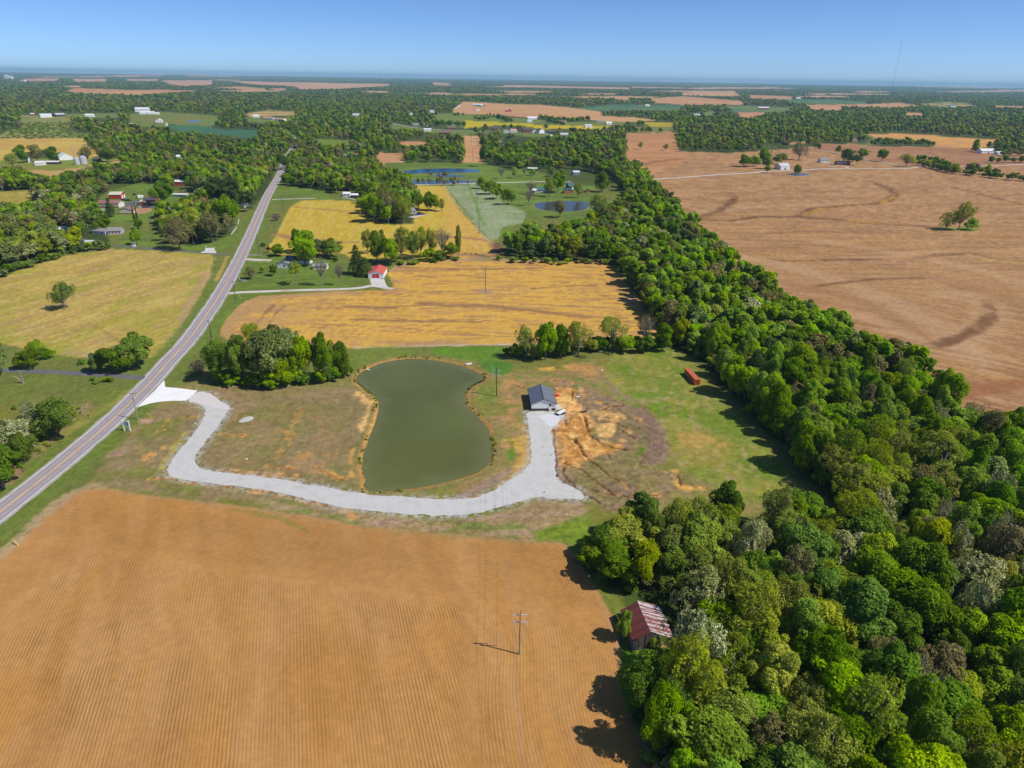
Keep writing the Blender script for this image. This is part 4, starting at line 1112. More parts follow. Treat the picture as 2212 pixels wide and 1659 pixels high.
def crown_mesh(name, seed, kind='round', leaves=8000, size=.075, nl=22, mats=(), sparse=0.0, wood=None, jit=.65, twigs=0):
    """unit crown; scaled by the object. one mesh. returns mesh, lobes"""
    r = np.random.default_rng(seed)
    L = lobes_for(r, kind, nl)
    A = np.array([l_[3] ** 2 for l_ in L]); A /= A.sum()
    which = r.choice(len(L), leaves, p=A)
    d = r.normal(0, 1, (leaves, 3)); d[:, 2] = np.where(r.random(leaves) < .55, np.abs(d[:, 2]), d[:, 2])
    d /= np.linalg.norm(d, axis=1)[:, None]
    Lc = np.array([l_[:3] for l_ in L]); Lr = np.array([l_[3] for l_ in L])
    shell = r.uniform(.72, 1.06, leaves) ** .8
    # finer knobs on the surface of each lobe
    kn = fbm(d[:, 0] * 3 + which * 7.7, d[:, 1] * 3 + d[:, 2] * 2.1, 1.0, seed, 3)
    shell *= .82 + .38 * kn
    p = Lc[which] + d * (Lr[which] * shell)[:, None]
    keep = np.ones(leaves, bool)
    for c_, q in zip(Lc, Lr):
        dist = np.linalg.norm(p - c_, axis=1)
        keep &= dist > q * .62
    keep |= r.random(leaves) < .12
    if sparse: keep &= (fbm(p[:, 0] * 4, p[:, 1] * 4 + p[:, 2] * 3, 1., seed + 5, 3) > sparse)
    p, d, which, kn = p[keep], d[keep], which[keep], kn[keep]
    v = leaf_cloud(r, p, d * .8 + p * .35 + np.array([0, 0, .45]), size, jit * .72)
    nf = len(p)
    faces = np.arange(nf * 4).reshape(nf, 4)
    lt = r.uniform(0, 1, len(L))
    tint = np.clip(.30 + .34 * lt[which] + r.normal(0, .17, nf) + (kn - .5) * .7, 0, 1)
    mi = np.zeros(nf, np.int32)
    if wood is not None:
        mb = MB()
        for c_, q in zip(Lc, Lr):
            if q > .45: continue
            e = Vector(c_ * 1.0); s0 = Vector((0, 0, wood))
            m1 = s0.lerp(e, .5) + Vector(r.normal(0, .05, 3))
            mb.tube([s0, m1, e], [.035, .022, .008], 3, cap=False)
            if twigs:
                for _ in range(twigs):
                    dd = r.normal(0, 1, 3); dd[2] = abs(dd[2]) * .8; dd /= np.linalg.norm(dd)
                    s1 = m1.lerp(e, r.uniform(.2, 1)); e1 = e + Vector(dd * q * r.uniform(.7, 1.3))
                    mb.tube([s1, e1], [.010, .004], 3, cap=False)
        wv_, wf = np.array(mb.v), np.array([f_ for f_ in mb.f if len(f_) == 4])
        faces = np.vstack([faces, wf + nf * 4]); v = np.vstack([v, wv_])
        tint = np.concatenate([tint, np.zeros(len(wf))]); mi = np.concatenate([mi, np.ones(len(wf), np.int32)])
    me = npmesh(name, v, faces, mats, mi if len(mats) > 1 else None)
    a = me.attributes.new("tint", 'FLOAT', 'FACE'); a.data.foreach_set("value", tint.astype(np.float32))
    return me, L

def trunk_mesh(name, seed, mat, L=None, h0=-1.0, rb=.055, splay=1.0, sx=1.0):
    """unit trunk: from z=h0 (ground, set by scale) up into the crown, in crown units"""
    r = random.Random(seed)
    mb = MB()
    lean = (r.uniform(-.06, .06), r.uniform(-.06, .06))
    mb.tube([(0, 0, h0), (lean[0] * .5, lean[1] * .5, h0 * .6), (lean[0], lean[1], -.3), (lean[0] * 1.5, lean[1] * 1.5, .45)], [rb * 1.35, rb, rb * .8, rb * .3], 7)
    for k in range(5):
        t = r.uniform(0, 6.28); z0 = r.uniform(h0 * .45, 0.0)
        e = (math.cos(t) * r.uniform(.35, .7), math.sin(t) * r.uniform(.35, .7), z0 + r.uniform(.3, .8))
        mb.tube([(lean[0], lean[1], z0), (e[0] * .5, e[1] * .5, (z0 + e[2]) / 2 - .03), e], [rb * .55, rb * .35, rb * .12], 5, cap=False)
    return mb.mesh(name, mat)

# prototypes -------------------------------------------------------------------------------------------
# every prototype is drawn for a crown of radius 1; a tree of height h and crown width w is scaled (w/2, w/2, sz)
NEARC = {}
for k_, (kind, seeds, lv, sz, nl, sp, wd, tw, jt) in {
    'round': ('round', 7, 15500, .056, 30, .30, None, 0, .65),
    'tall': ('tall', 4, 13500, .060, 30, .30, None, 0, .65),
    'loose': ('round', 4, 11500, .046, 30, .44, -.75, 3, .9),
    'bare': ('spread', 2, 2600, .045, 26, .5, -.8, 9, 1.0),
    'cone': ('cone', 2, 8000, .065, 60, 0, None, 0, .8),
}.items():
    NEARC[k_] = [crown_mesh(k_ + "_crown", 100 + hash2(np.array([q]), np.array([len(k_)]), 3)[0] * 1000 // 1 + q, kind, lv, sz, nl,
                            [LEAF['green']] + ([BARKG] if wd is not None else []), sp, wd, jt, tw)[0] for q in range(seeds)] if False else \
                [crown_mesh(k_ + "_crown", 100 + 17 * q + len(k_) * 31 + ord(k_[0]), kind, lv, sz, nl,
                            [LEAF['green']] + ([BARKG] if wd is not None else []), sp, wd, jt, tw)[0] for q in range(seeds)]
TRUNKS = [trunk_mesh("tree_trunk", 40 + q, BARK, h0=-1.5) for q in range(4)]
TRUNKS_LONG = [trunk_mesh("tree_trunk", 60 + q, BARKG, h0=-2.2, rb=.04) for q in range(2)]


# ------------------------------------------------------------------ buildings
PAINT = {}
def paint_mat(key, col, **k):
    if key not in PAINT: PAINT[key] = plain(key, col, **k)
    return PAINT[key]
def wall_mat(c):
    return {'white': paint_mat("white_siding", (.84, .84, .84), rough=.6, var=.04), 'cream': paint_mat("cream_siding", (.66, .61, .52), rough=.6, var=.05),
            'grey': paint_mat("grey_siding", (.42, .42, .42), var=.08), 'brick': paint_mat("red_brick", (.24, .085, .06), rough=.85, var=.25, scale=4), 'red': paint_mat("red_siding", (.48, .06, .05), var=.1),
            'orange': paint_mat("stained_log", (.48, .20, .08), var=.2), 'dark': paint_mat("dark_siding", (.06, .06, .065), var=.1), 'tan': paint_mat("tan_siding", (.50, .40, .30), var=.1), 'purple': paint_mat("mauve_siding", (.50, .42, .47), var=.1)}[c]
def roof_mat(c):
    return {'white': paint_mat("white_metal_roof", (.78, .78, .78), rough=.4, var=.05), 'maroon': paint_mat("maroon_roof", (.33, .15, .15), rough=.5, var=.06), 'grey': paint_mat("grey_shingles", (.26, .255, .26), rough=.9, var=.15, scale=3),
            'dark': paint_mat("charcoal_shingles", (.085, .085, .10), rough=.85, var=.15), 'brown': paint_mat("brown_shingles", (.20, .14, .11), rough=.9, var=.2), 'red': paint_mat("red_metal_roof", (.62, .11, .09), rough=.4, var=.06), 'cream': paint_mat("cream_metal_roof", (.62, .58, .47), rough=.5, var=.1),
            'teal': paint_mat("teal_metal_roof", (.07, .17, .17), rough=.4, var=.08), 'silver': paint_mat("silver_metal_roof", (.55, .56, .58), rough=.35, var=.06), 'lightblue': paint_mat("pale_blue_roof", (.55, .63, .70), rough=.4, var=.1), 'pink': paint_mat("faded_red_roof", (.62, .33, .28), rough=.6, var=.12)}[c]
GLASS = paint_mat("window_glass", (.03, .035, .045), rough=.1, var=.02, spec=.6)
TRIM = paint_mat("white_trim", (.78, .78, .78), rough=.5, var=.02)

def gable_solids(W, D, E, Rg, axis, oh=.35, t=.14):
    """wall solid and the two roof slabs of a plain gable building, origin at the middle of the front wall"""
    w = MB(); r = MB()
    if axis == 'y':
        w.prism([(-W / 2, 0), (W / 2, 0), (W / 2, E), (0, Rg), (-W / 2, E)], 0, D, axis='y')
        k = (Rg - E) / (W / 2)
        for s in (-1, 1):
            x1 = s * (W / 2 + oh)
            p = [(0, Rg + .02), (x1, E - k * oh + .02), (x1, E - k * oh + .02 + t), (0, Rg + .02 + t)]
            if s < 0: p = p[::-1]
            r.prism(p, -oh, D + oh, axis='y')
    else:
        w.prism([(0, 0), (D, 0), (D, E), (D / 2, Rg), (0, E)], -W / 2, W / 2, axis='x')
        k = (Rg - E) / (D / 2)
        for s in (-1, 1):
            y1 = D / 2 + s * (D / 2 + oh)
            p = [(D / 2, Rg + .02), (y1, E - k * oh + .02), (y1, E - k * oh + .02 + t), (D / 2, Rg + .02 + t)]
            if s > 0: p = p[::-1]
            r.prism(p, -W / 2 - oh, W / 2 + oh, axis='x')
    return w, r

def fix(o):
    bm_ = o.data
    import bmesh
    b = bmesh.new(); b.from_mesh(bm_); bmesh.ops.recalc_face_normals(b, faces=b.faces); b.to_mesh(bm_); b.free()
    return o

def window(root, x, z, w=.9, h=1.1, side='front', W=0, D=0, frame=True):
    m = MB(); f = MB()
    if side == 'front':
        m.box(x - w / 2, x + w / 2, -.05, .01, z, z + h)
        f.box(x - w / 2 - .1, x + w / 2 + .1, -.035, .012, z - .1, z + h + .1)
    else:
        X0 = W / 2 if side == 'right' else -W / 2
        s = 1 if side == 'right' else -1
        m.box(min(X0, X0 + s * .05), max(X0, X0 + s * .05), x - w / 2, x + w / 2, z, z + h)
        f.box(min(X0, X0 + s * .035), max(X0, X0 + s * .035), x - w / 2 - .1, x + w / 2 + .1, z - .1, z + h + .1)
    fo = f.build('window', TRIM, root)
    m.build('pane', GLASS, fo)

def door(root, x, w, h, mat, side='front', W=0, z=0.02, name='door', split=False):
    m = MB()
    if side == 'front': m.box(x - w / 2, x + w / 2, -.06, .01, z, z + h)
    else:
        X0 = W / 2; m.box(X0 - .01, X0 + .06, x - w / 2, x + w / 2, z, z + h)
    return m.build(name, mat, root)

BSPOTS = []
def building(name, label, cat, uL, vL, uR, vR, D, E, Rg, axis, wall, roof, windows=0, doors=(), group=None, sidewin=0, parts=True, above=None):
    a = np.array(g(uL, vL)); b = np.array(g(uR, vR))
    W = float(np.linalg.norm(b - a)); mid = (a + b) / 2; rz = math.atan2(b[1] - a[1], b[0] - a[0])
    root = empty(name, (mid[0], mid[1], 0), rz, label, cat, group)
    w, r = gable_solids(W, D, E, Rg, axis)
    fix(w.build('wall', wall_mat(wall), root)); fix(r.build('roof', roof_mat(roof), root))
    dr = float(np.hypot(*mid))
    if windows:
        for k in range(windows):
            window(root, -W / 2 + W * (k + .5) / windows + (.35 if doors else 0), 1.0, min(1.1, W / windows * .45), 1.1)
    for k in range(sidewin):
        window(root, D * (k + .5) / sidewin, 1.0, .9, 1.1, 'right', W)
    for dx, dw, dh, dc in doors:
        door(root, dx * W, dw, dh, wall_mat(dc))
    BSPOTS.append((float(mid[0] - math.sin(rz) * D / 2), float(mid[1] + math.cos(rz) * D / 2), max(W, D) * .55))
    ht = (Rg * .92) * FOC / (mid[1] * math.cos(PITCH) + H * math.sin(PITCH)) * math.cos(math.atan2(H, dr)) + D * H / dr ** 2 * FOC
    pad = 1.2
    OPEN.append([(uL - pad, vL + 1.5), (uR + pad, vR + 1.5), (uR + pad, vR - ht), (uL - pad, vL - ht)])
    return root, W

# the white shed on the new lot
a = np.array(g(1148, 887.4)); b = np.array(g(1199, 886.6)); W = 9.1; D = 13.0; E = 3.25; RG = 5.0
mid = (a + b) / 2; rz = math.atan2(b[1] - a[1], b[0] - a[0])
SHED = root = empty('metal_shed', (mid[0], mid[1], 0), rz, 'new white metal shed with a charcoal roof at the end of the gravel driveway', 'shed')
WHITE_RIB = ribbed("white_ribbed_steel", (.88, .88, .88), 0, .3, rough=.5)
WHITE_RIBY = ribbed("white_ribbed_side", (.80, .80, .81), 1, .3, rough=.5)
CHAR_RIB = ribbed("charcoal_ribbed_roof", (.30, .315, .37), 1, .9, rough=.42, spec=1.0)
DARKM = paint_mat("dark_wainscot", (.065, .055, .06), rough=.6, var=.15)
rb_ = CHAR_RIB.node_tree.nodes["Principled BSDF"]; rb_.inputs["Metallic"].default_value = .9; rb_.inputs["Roughness"].default_value = .66
fix(MB().prism([(-W / 2, .95), (W / 2, .95), (W / 2, E), (0, RG), (-W / 2, E)], 0, D).build('wall', WHITE_RIB, root))
MB().box(-W / 2 - .02, W / 2 + .02, -.02, D + .02, 0, .95).build('wainscot', DARKM, root)
k = (RG - E) / (W / 2)
for s in (-1, 1):
    x1 = s * (W / 2 + .35)
    p = [(0, RG + .02), (x1, E - k * .35 + .02), (x1, E - k * .35 + .12), (0, RG + .12)]
    fix(MB().prism(p if s > 0 else p[::-1], -.4, D + .4).build('roof_slope', CHAR_RIB, root))
    q = [(0, RG - .10), (x1, E - k * .35 - .10), (x1, E - k * .35 + .14), (0, RG + .14)]
    fix(MB().prism(q if s > 0 else q[::-1], -.46, -.405).build('fascia', DARKM, root))
    for kk in range(14):      # standing ribs of the roof sheets
        yk = -.35 + (D + .7) * kk / 13
    fix(MB().prism([(s * (W / 2 + .355), E - k * .35 - .06), (s * (W / 2 + .45), E - k * .35 - .06), (s * (W / 2 + .45), E - k * .35 + .08), (s * (W / 2 + .355), E - k * .35 + .08)], -.4, D + .4).build('gutter', DARKM, root))
MB().box(-.12, .12, -.42, D + .42, RG + .13, RG + .19).build('ridge_cap', DARKM, root)
dx = W * (.78 - .5)
d_ = MB().box(dx - .5, dx + .5, -.07, -.02, .95, 3.0).build('door', TRIM, root)
MB().box(dx - .34, dx + .34, -.10, -.068, 1.75, 2.85).build('door_glass', GLASS, d_)
MB().box(dx + .36, dx + .42, -.13, -.07, 1.5, 1.62).build('door_handle', DARKM, d_)
st = MB()
for q in range(4): st.box(dx - .5, dx + .5, -1.3 + .3 * q, -1.0 + .3 * q, .0, .24 * (q + 1) - .02)
st.build('steps', PCONC, root)
g_ = MB().box(W / 2 + .02, W / 2 + .08, .5, 3.3, .05, 2.6).build('garage_door', TRIM, root)
w_ = MB().box(W / 2 + .0, W / 2 + .06, 8, 9, 1.4, 2.3).build('window', GLASS, root)
for yy in (4.0, 9.0):
    window(root, yy, 1.5, 1.0, .9, 'left', W)
BSPOTS.append((mid[0], mid[1] + 6, 11))

# orange shipping container
c1 = np.array(g(1499.6, 832)); c3 = np.array(g(1478, 807.5)); dd = c3 - c1; dd /= np.linalg.norm(dd)
rz = math.atan2(dd[1], dd[0]) - math.pi / 2
CONT = root = empty('shipping_container', (c1[0] + 1.2, c1[1], 0), rz, 'rusty orange shipping container alone on the pasture beside the wooded belt', 'container')
CORR = ribbed("orange_container_steel", (.56, .135, .055), 1, .28, rough=.6, rust=(.30, .075, .035, .62))
CORRX = ribbed("orange_container_end", (.50, .055, .03), 0, .28, rough=.6)
CW, CL, CH = 2.44, 12.2, 2.6
FR = paint_mat("container_frame_paint", (.60, .20, .09), var=.1)
MB().box(-CW / 2 + .06, -CW / 2 + .10, .1, CL - .1, .15, CH - .1).build('side_wall', CORR, root)
MB().box(CW / 2 - .10, CW / 2 - .06, .1, CL - .1, .15, CH - .1).build('side_wall', CORR, root)
MB().box(-CW / 2 + .08, CW / 2 - .08, .05, CL - .05, CH - .1, CH - .04).build('roof', CORR, root)
MB().box(-CW / 2 + .1, CW / 2 - .1, CL - .1, CL - .06, .15, CH - .1).build('end_wall', CORRX, root)
for s in (-1, 1):
    d_ = MB().box(min(s * .02, s * (CW / 2 - .1)), max(s * .02, s * (CW / 2 - .1)), .02, .08, .18, CH - .14).build('door', CORRX, root)
    for q in (.35, .8): MB().box(s * q - .025, s * q + .025, -.03, .02, .2, CH - .16).build('lock_bar', FR, d_)
f_ = MB()
for x_ in (-CW / 2, CW / 2 - .12):
    for y_ in (0, CL - .12): f_.box(x_, x_ + .12, y_, y_ + .12, 0, CH)
    for z_ in (.02, CH - .12): f_.box(x_ + .01, x_ + .11, .12, CL - .12, z_, z_ + .12)
for y_ in (.01, CL - .11):
    for z_ in (.03, CH - .11): f_.box(-CW / 2 + .12, CW / 2 - .12, y_, y_ + .1, z_, z_ + .1)
f_.build('frame', FR, root)
MB().box(-CW / 2 + .1, CW / 2 - .1, .1, CL - .1, .06, .14).build('floor', DARKM, root)

# the old barn at the edge of the wood
BRZ = math.atan2(.142, .99)
BARN = root = empty('old_barn', (27.75, 114.35, 0), BRZ, 'old weathered barn with one red and one rust-streaked metal roof slope at the wood edge', 'barn')
BE, BR, BX, BWD, BL, BRE = 3.06, 5.35, 3.5, 9.0, 9.3, 2.85
OLDW = [plain("weathered_board_%s" % n_, c_, .9, .3, 3.) for n_, c_ in (('grey', (.16, .15, .15)), ('dark', (.09, .08, .08)), ('brown', (.14, .11, .09)))]
r_ = random.Random(4)
def topz(x):
    return BE + (BR - BE) * x / BX if x < BX else BR + (BRE - BR) * (x - BX) / (BWD - BX)
wallo = MB().box(.25, BX + 1.5, .30, .34, .1, 2.9).build('back_board', OLDW[1], root)
x = 0.05
while x < BX + 1.6:
    w = r_.uniform(.2, .3)
    if not (2.35 < x < 2.6):
        b_ = MB(); z0 = topz(x) - .18; z1 = topz(x + w) - .18
        dz = r_.uniform(0, .12)
        b_.add([(x, 0, dz), (x + w - .02, 0, dz), (x + w - .02, .04, dz), (x, .04, dz), (x, 0, z0), (x + w - .02, 0, z1), (x + w - .02, .04, z1), (x, .04, z0)],
               [(3, 2, 1, 0), (4, 5, 6, 7), (0, 1, 5, 4), (1, 2, 6, 5), (2, 3, 7, 6), (3, 0, 4, 7)])
        b_.build('board', OLDW[r_.randrange(3)], root)
    x += w
y = 0.05
while y < BL - .1:
    w = r_.uniform(.28, .42)
    MB().box(0, .04, y, y + w - .02, r_.uniform(0, .15), BE - .15).build('board', OLDW[r_.randrange(3)], root)
    y += w
MB().box(-.02, .10, -.06, -.005, 0, BE - .1).build('corner_board', paint_mat("pale_corner_board", (.42, .41, .42), var=.2), root)
for px_, py_ in ((BWD - .3, .5), (BWD - .3, 4.5), (BWD - .3, 8.8), (BX + 2.2, .4), (BX + 2.2, 8.8)):
    MB().box(px_ - .08, px_ + .08, py_ - .08, py_ + .08, 0, topz(px_) - .15).build('post', OLDW[1], root)
MB().box(BX + .5, BWD - .2, BL - .5, BL - .4, 0, 2.6).build('back_wall', OLDW[1], root)
def sag(y): return -.28 * math.sin(math.pi * min(max(y / BL, 0), 1))
REDR = [plain("red_roof_sheet_%d" % q, c_, .45, .10, 1.2, spec=.4) for q, c_ in enumerate([(.185, .050, .042), (.21, .058, .047), (.165, .045, .038)])]
def rust_sheet(name, base, rustc, th, sc):
    m, n, l, b = new_mat(name)
    tc = n.new("ShaderNodeTexCoord"); mp = n.new("ShaderNodeMapping"); mp.inputs["Scale"].default_value = (.35, 1.6, .35); l.new(tc.outputs["Object"], mp.inputs[0])
    no = n.new("ShaderNodeTexNoise"); no.inputs["Scale"].default_value = sc; no.inputs["Detail"].default_value = 6; no.inputs["Roughness"].default_value = .7
    l.new(mp.outputs[0], no.inputs["Vector"])
    r = n.new("ShaderNodeMapRange"); r.inputs[1].default_value = th - .06; r.inputs[2].default_value = th + .06; l.new(no.outputs[0], r.inputs[0])
    mx = n.new("ShaderNodeMix"); mx.data_type = 'RGBA'; mx.inputs[6].default_value = (*base, 1); mx.inputs[7].default_value = (*rustc, 1)
    l.new(r.outputs[0], mx.inputs[0]); l.new(mx.outputs[2], b.inputs["Base Color"]); b.inputs["Roughness"].default_value = .55; b.inputs["Specular IOR Level"].default_value = .4
    return m
GALV = [rust_sheet("galvanised_sheet", (.52, .52, .56), (.26, .11, .08), .54, 1.6), rust_sheet("rusty_sheet", (.46, .43, .44), (.26, .085, .06), .45, 1.6), rust_sheet("red_rust_sheet", (.42, .33, .31), (.22, .07, .05), .40, 1.8)]
def sheet_piece(x0, x1, y0, y1, f0, f1, mat, lift, parent):
    m = MB(); n_ = 4
    vs = []
    for (xx, ff) in ((x0, f0), (x1, f1)):
        for q in range(n_ + 1):
            yy = y0 + (y1 - y0) * q / n_
            vs.append((xx, yy, ff(yy) + lift))
    top = len(vs); vs += [(a_, b_, c_ - .03) for a_, b_, c_ in vs]
    fs = []
    for q in range(n_):
        fs.append((q, n_ + 1 + q, n_ + 2 + q, q + 1)); fs.append((top + q + 1, top + n_ + 2 + q, top + n_ + 1 + q, top + q))
    fs += [(0, top, top + n_ + 1, n_ + 1), (n_, 2 * n_ + 1, top + 2 * n_ + 1, top + n_)]
    for q in range(n_):
        fs.append((q, q + 1, top + q + 1, top + q)); fs.append((n_ + 1 + q, top + n_ + 1 + q, top + n_ + 2 + q, n_ + 2 + q))
    m.add(vs, fs)
    return fix(m.build('roof_sheet', mat, parent))
rl = MB().box(BX - .08, BX + .08, -.2, BL + .2, BR - .55, BR - .4).build('ridge_beam', OLDW[1], root)
ns = 13
for q in range(ns):
    y0 = -.3 + (BL + .6) * q / ns; y1 = -.3 + (BL + .6) * (q + 1) / ns - .02
    sheet_piece(-.35, BX - .02, y0, y1, lambda yy: BE - .12, lambda yy: BR + sag(yy), REDR[q % 3], .02 * (q % 2), root)
ns = 22
for q in range(ns):
    y0 = -.1 + (BL + .7) * q / ns; y1 = -.1 + (BL + .7) * (q + 1) / ns - .02
    mt = GALV[(0, 1, 0, 2, 1, 0, 1, 2, 0, 1, 2, 1, 0, 2, 0, 1, 1, 0, 2, 0, 0, 1)[q]]
    lng = r_.uniform(-.25, .2)
    sheet_piece(BX + .1, BWD + .3 + lng, y0, y1, lambda yy: BR - .06 + sag(yy), lambda yy: BRE - .1 + .05 * math.sin(yy * 2), mt, .03 * (q % 2), root)
BSPOTS.append((32.5, 119.5, 6.5))

# white ranch house
R1, W1 = building('ranch_house', 'white ranch house with grey shingle roof beside the big round tree', 'house', 599, 579, 629, 580, 15, 2.7, 4.6, 'y', 'white', 'grey')
window(R1, .2, 1.0, 1.0, 1.2)
MB().box(.35, .85, 4.2, 4.7, 4.1, 5.3).build('chimney', wall_mat('brick'), R1)
w, r = gable_solids(16, 8.5, 2.7, 4.5, 'x')
for o, nm, mt in ((w, 'side_wing', wall_mat('white')), (r, 'side_wing_roof', roof_mat('dark'))):
    q = fix(o.build(nm, mt, R1)); q.location = (4.5, 11, 0)
building('garden_shed', 'small white shed with pale green metal roof behind the leafless tree', 'shed', 676.5, 582, 706.5, 582, 5.0, 2.2, 3.4, 'x', 'white', 'lightblue', windows=2)
RB, WB = building('red_roof_barn', 'white barn with a bright red metal roof and red double door', 'barn', 795.5, 601.5, 828.5, 601.8, 15, 3.3, 4.9, 'y', 'white', 'red')
for s in (-1, 1):
    d_ = MB().box(min(s * .04, s * 2.1), max(s * .04, s * 2.1), -.07, -.01, .05, 2.9).build('door', wall_mat('red'), RB)
MB().box(-.04, .04, -.09, -.02, .05, 2.9).build('door_post', TRIM, RB)
MB().box(-2.2, 2.2, -1.2, -.1, .05, .12).build('door_apron', TRIM, RB)
MB().box(-WB / 2 - .3, WB / 2 + .3, -.42, -.36, 2.98, 3.15).build('eave_board', paint_mat("pink_trim", (.6, .3, .3)), RB)

# farms across the road
b1, w1 = building('machine_shed', 'long cream machine shed with maroon roof, in front of the cream-roofed barn', 'shed', 212, 448.5, 257, 449, 11, 4.0, 5.8, 'x', 'cream', 'maroon', windows=2)
MB().box(-w1 / 2 - .03, w1 / 2 + .03, -.03, -.0, 0, 1.2).build('wainscot', wall_mat('brick'), b1)
for q in (2.5, 5.5, 8.5): door(b1, q, 2.4, 3.0, TRIM, 'right', w1, name='garage_door')
b1, w1 = building('red_walled_barn', 'barn with cream roof and red walls behind the maroon-roofed shed', 'barn', 236, 430, 262, 430, 12, 4.2, 6.2, 'x', 'red', 'cream')
door(b1, 3.5, 3.2, 3.2, TRIM, 'right', w1, name='garage_door'); door(b1, 8.5, 3.2, 3.2, TRIM, 'right', w1, name='garage_door')
b1, w1 = building('garage', 'cream garage with maroon roof at the end of the white fence', 'garage', 257.5, 462, 286, 462, 10, 3.2, 4.9, 'y', 'cream', 'maroon')
MB().box(-w1 / 2 - .03, w1 / 2 + .03, -.03, -.0, 0, .8).build('wainscot', wall_mat('brick'), b1)
for q in (2.5, 6.5): door(b1, q, 2.6, 2.4, TRIM, 'right', w1, name='garage_door')
building('brick_house', 'red brick house with brown roof under the broad dark tree', 'house', 296, 447, 322.5, 446.5, 9, 2.7, 4.4, 'y', 'brick', 'brown', windows=2)
building('brick_house_wing', 'dark-roofed wing standing behind the red brick house', 'house', 310, 438, 336, 438, 9, 2.8, 4.6, 'x', 'brick', 'dark', windows=2)
building('long_shed', 'long low white shed with white roof beside the orange bare soil', 'shed', 374, 425.5, 404.5, 426.5, 6, 2.6, 3.2, 'x', 'grey', 'white', windows=1)
building('open_garage', 'small grey garage behind the long white shed', 'garage', 404, 413.5, 421, 413.5, 8, 2.8, 4.0, 'y', 'dark', 'dark', doors=((0, 3, 2.2, 'white'),))
building('white_roof_barn', 'red-walled barn with flat white roof among the trees', 'barn', 370, 400.5, 402, 401, 12, 4.0, 5.2, 'x', 'red', 'white', windows=2)
building('red_shed', 'small red shed with white roof beside the dark tree', 'shed', 321, 428, 330, 428, 6, 3.0, 4.2, 'y', 'red', 'white')
b1, w1 = building('grey_roof_house', 'mauve-walled house with grey roof and orange flowerbed behind the blossom hedge', 'house', 233, 507, 262, 506, 10, 2.7, 4.6, 'x', 'purple', 'grey', windows=4)
building('grey_roof_house_wing', 'low white wing in front of the grey-roofed house', 'house', 200, 505, 228, 507, 8, 2.4, 3.8, 'x', 'white', 'grey', windows=2)
building('pale_roof_cottage', 'cottage with a pale blue roof deep in the blossom hedge', 'house', 118, 503, 141, 503, 7, 2.6, 4.0, 'x', 'white', 'lightblue')
building('garden_hut', 'white garden hut hidden in the hedge below the grey-roofed house', 'shed', 184, 529, 202, 529, 4, 2.2, 3.0, 'x', 'white', 'silver', windows=2)
building('playhouse', 'tiny white playhouse on the lawn beside the lane', 'shed', 284.5, 533, 290, 533, 2.5, 2.0, 2.9, 'y', 'white', 'brown')
building('white_gable_house', 'white house among trees above the white-roofed barn', 'house', 381, 343, 397, 343, 10, 3, 5, 'x', 'white', 'white', windows=3)
building('grey_bungalow', 'grey bungalow among trees below the white gable house', 'house', 389, 359, 404, 359, 9, 2.8, 4.6, 'x', 'white', 'grey', windows=2)
b1, w1 = building('grain_farm_barn', 'broad white gable barn beside the grain bins', 'barn', 129, 346.5, 158, 345, 20, 4.5, 9.0, 'y', 'white', 'white')
building('white_farm_shed', 'long white shed at the grain-bin farm, in front of the red shed', 'shed', 75.5, 357.5, 96, 357, 12, 3.5, 5.0, 'x', 'white', 'white')
building('low_farm_shed', 'low white shed beside the dark green tree at the grain-bin farm', 'shed', 98, 355, 127, 355, 9, 3.0, 4.0, 'x', 'dark', 'white')
building('red_farm_shed', 'red shed with red roof at the grain-bin farm', 'shed', 62, 351, 70, 350.5, 9, 4.5, 7.0, 'y', 'white', 'red')
building('dark_farm_shed', 'low dark shed beyond the grain bins', 'shed', 200, 349, 215, 349, 8, 3, 4.2, 'x', 'dark', 'dark')
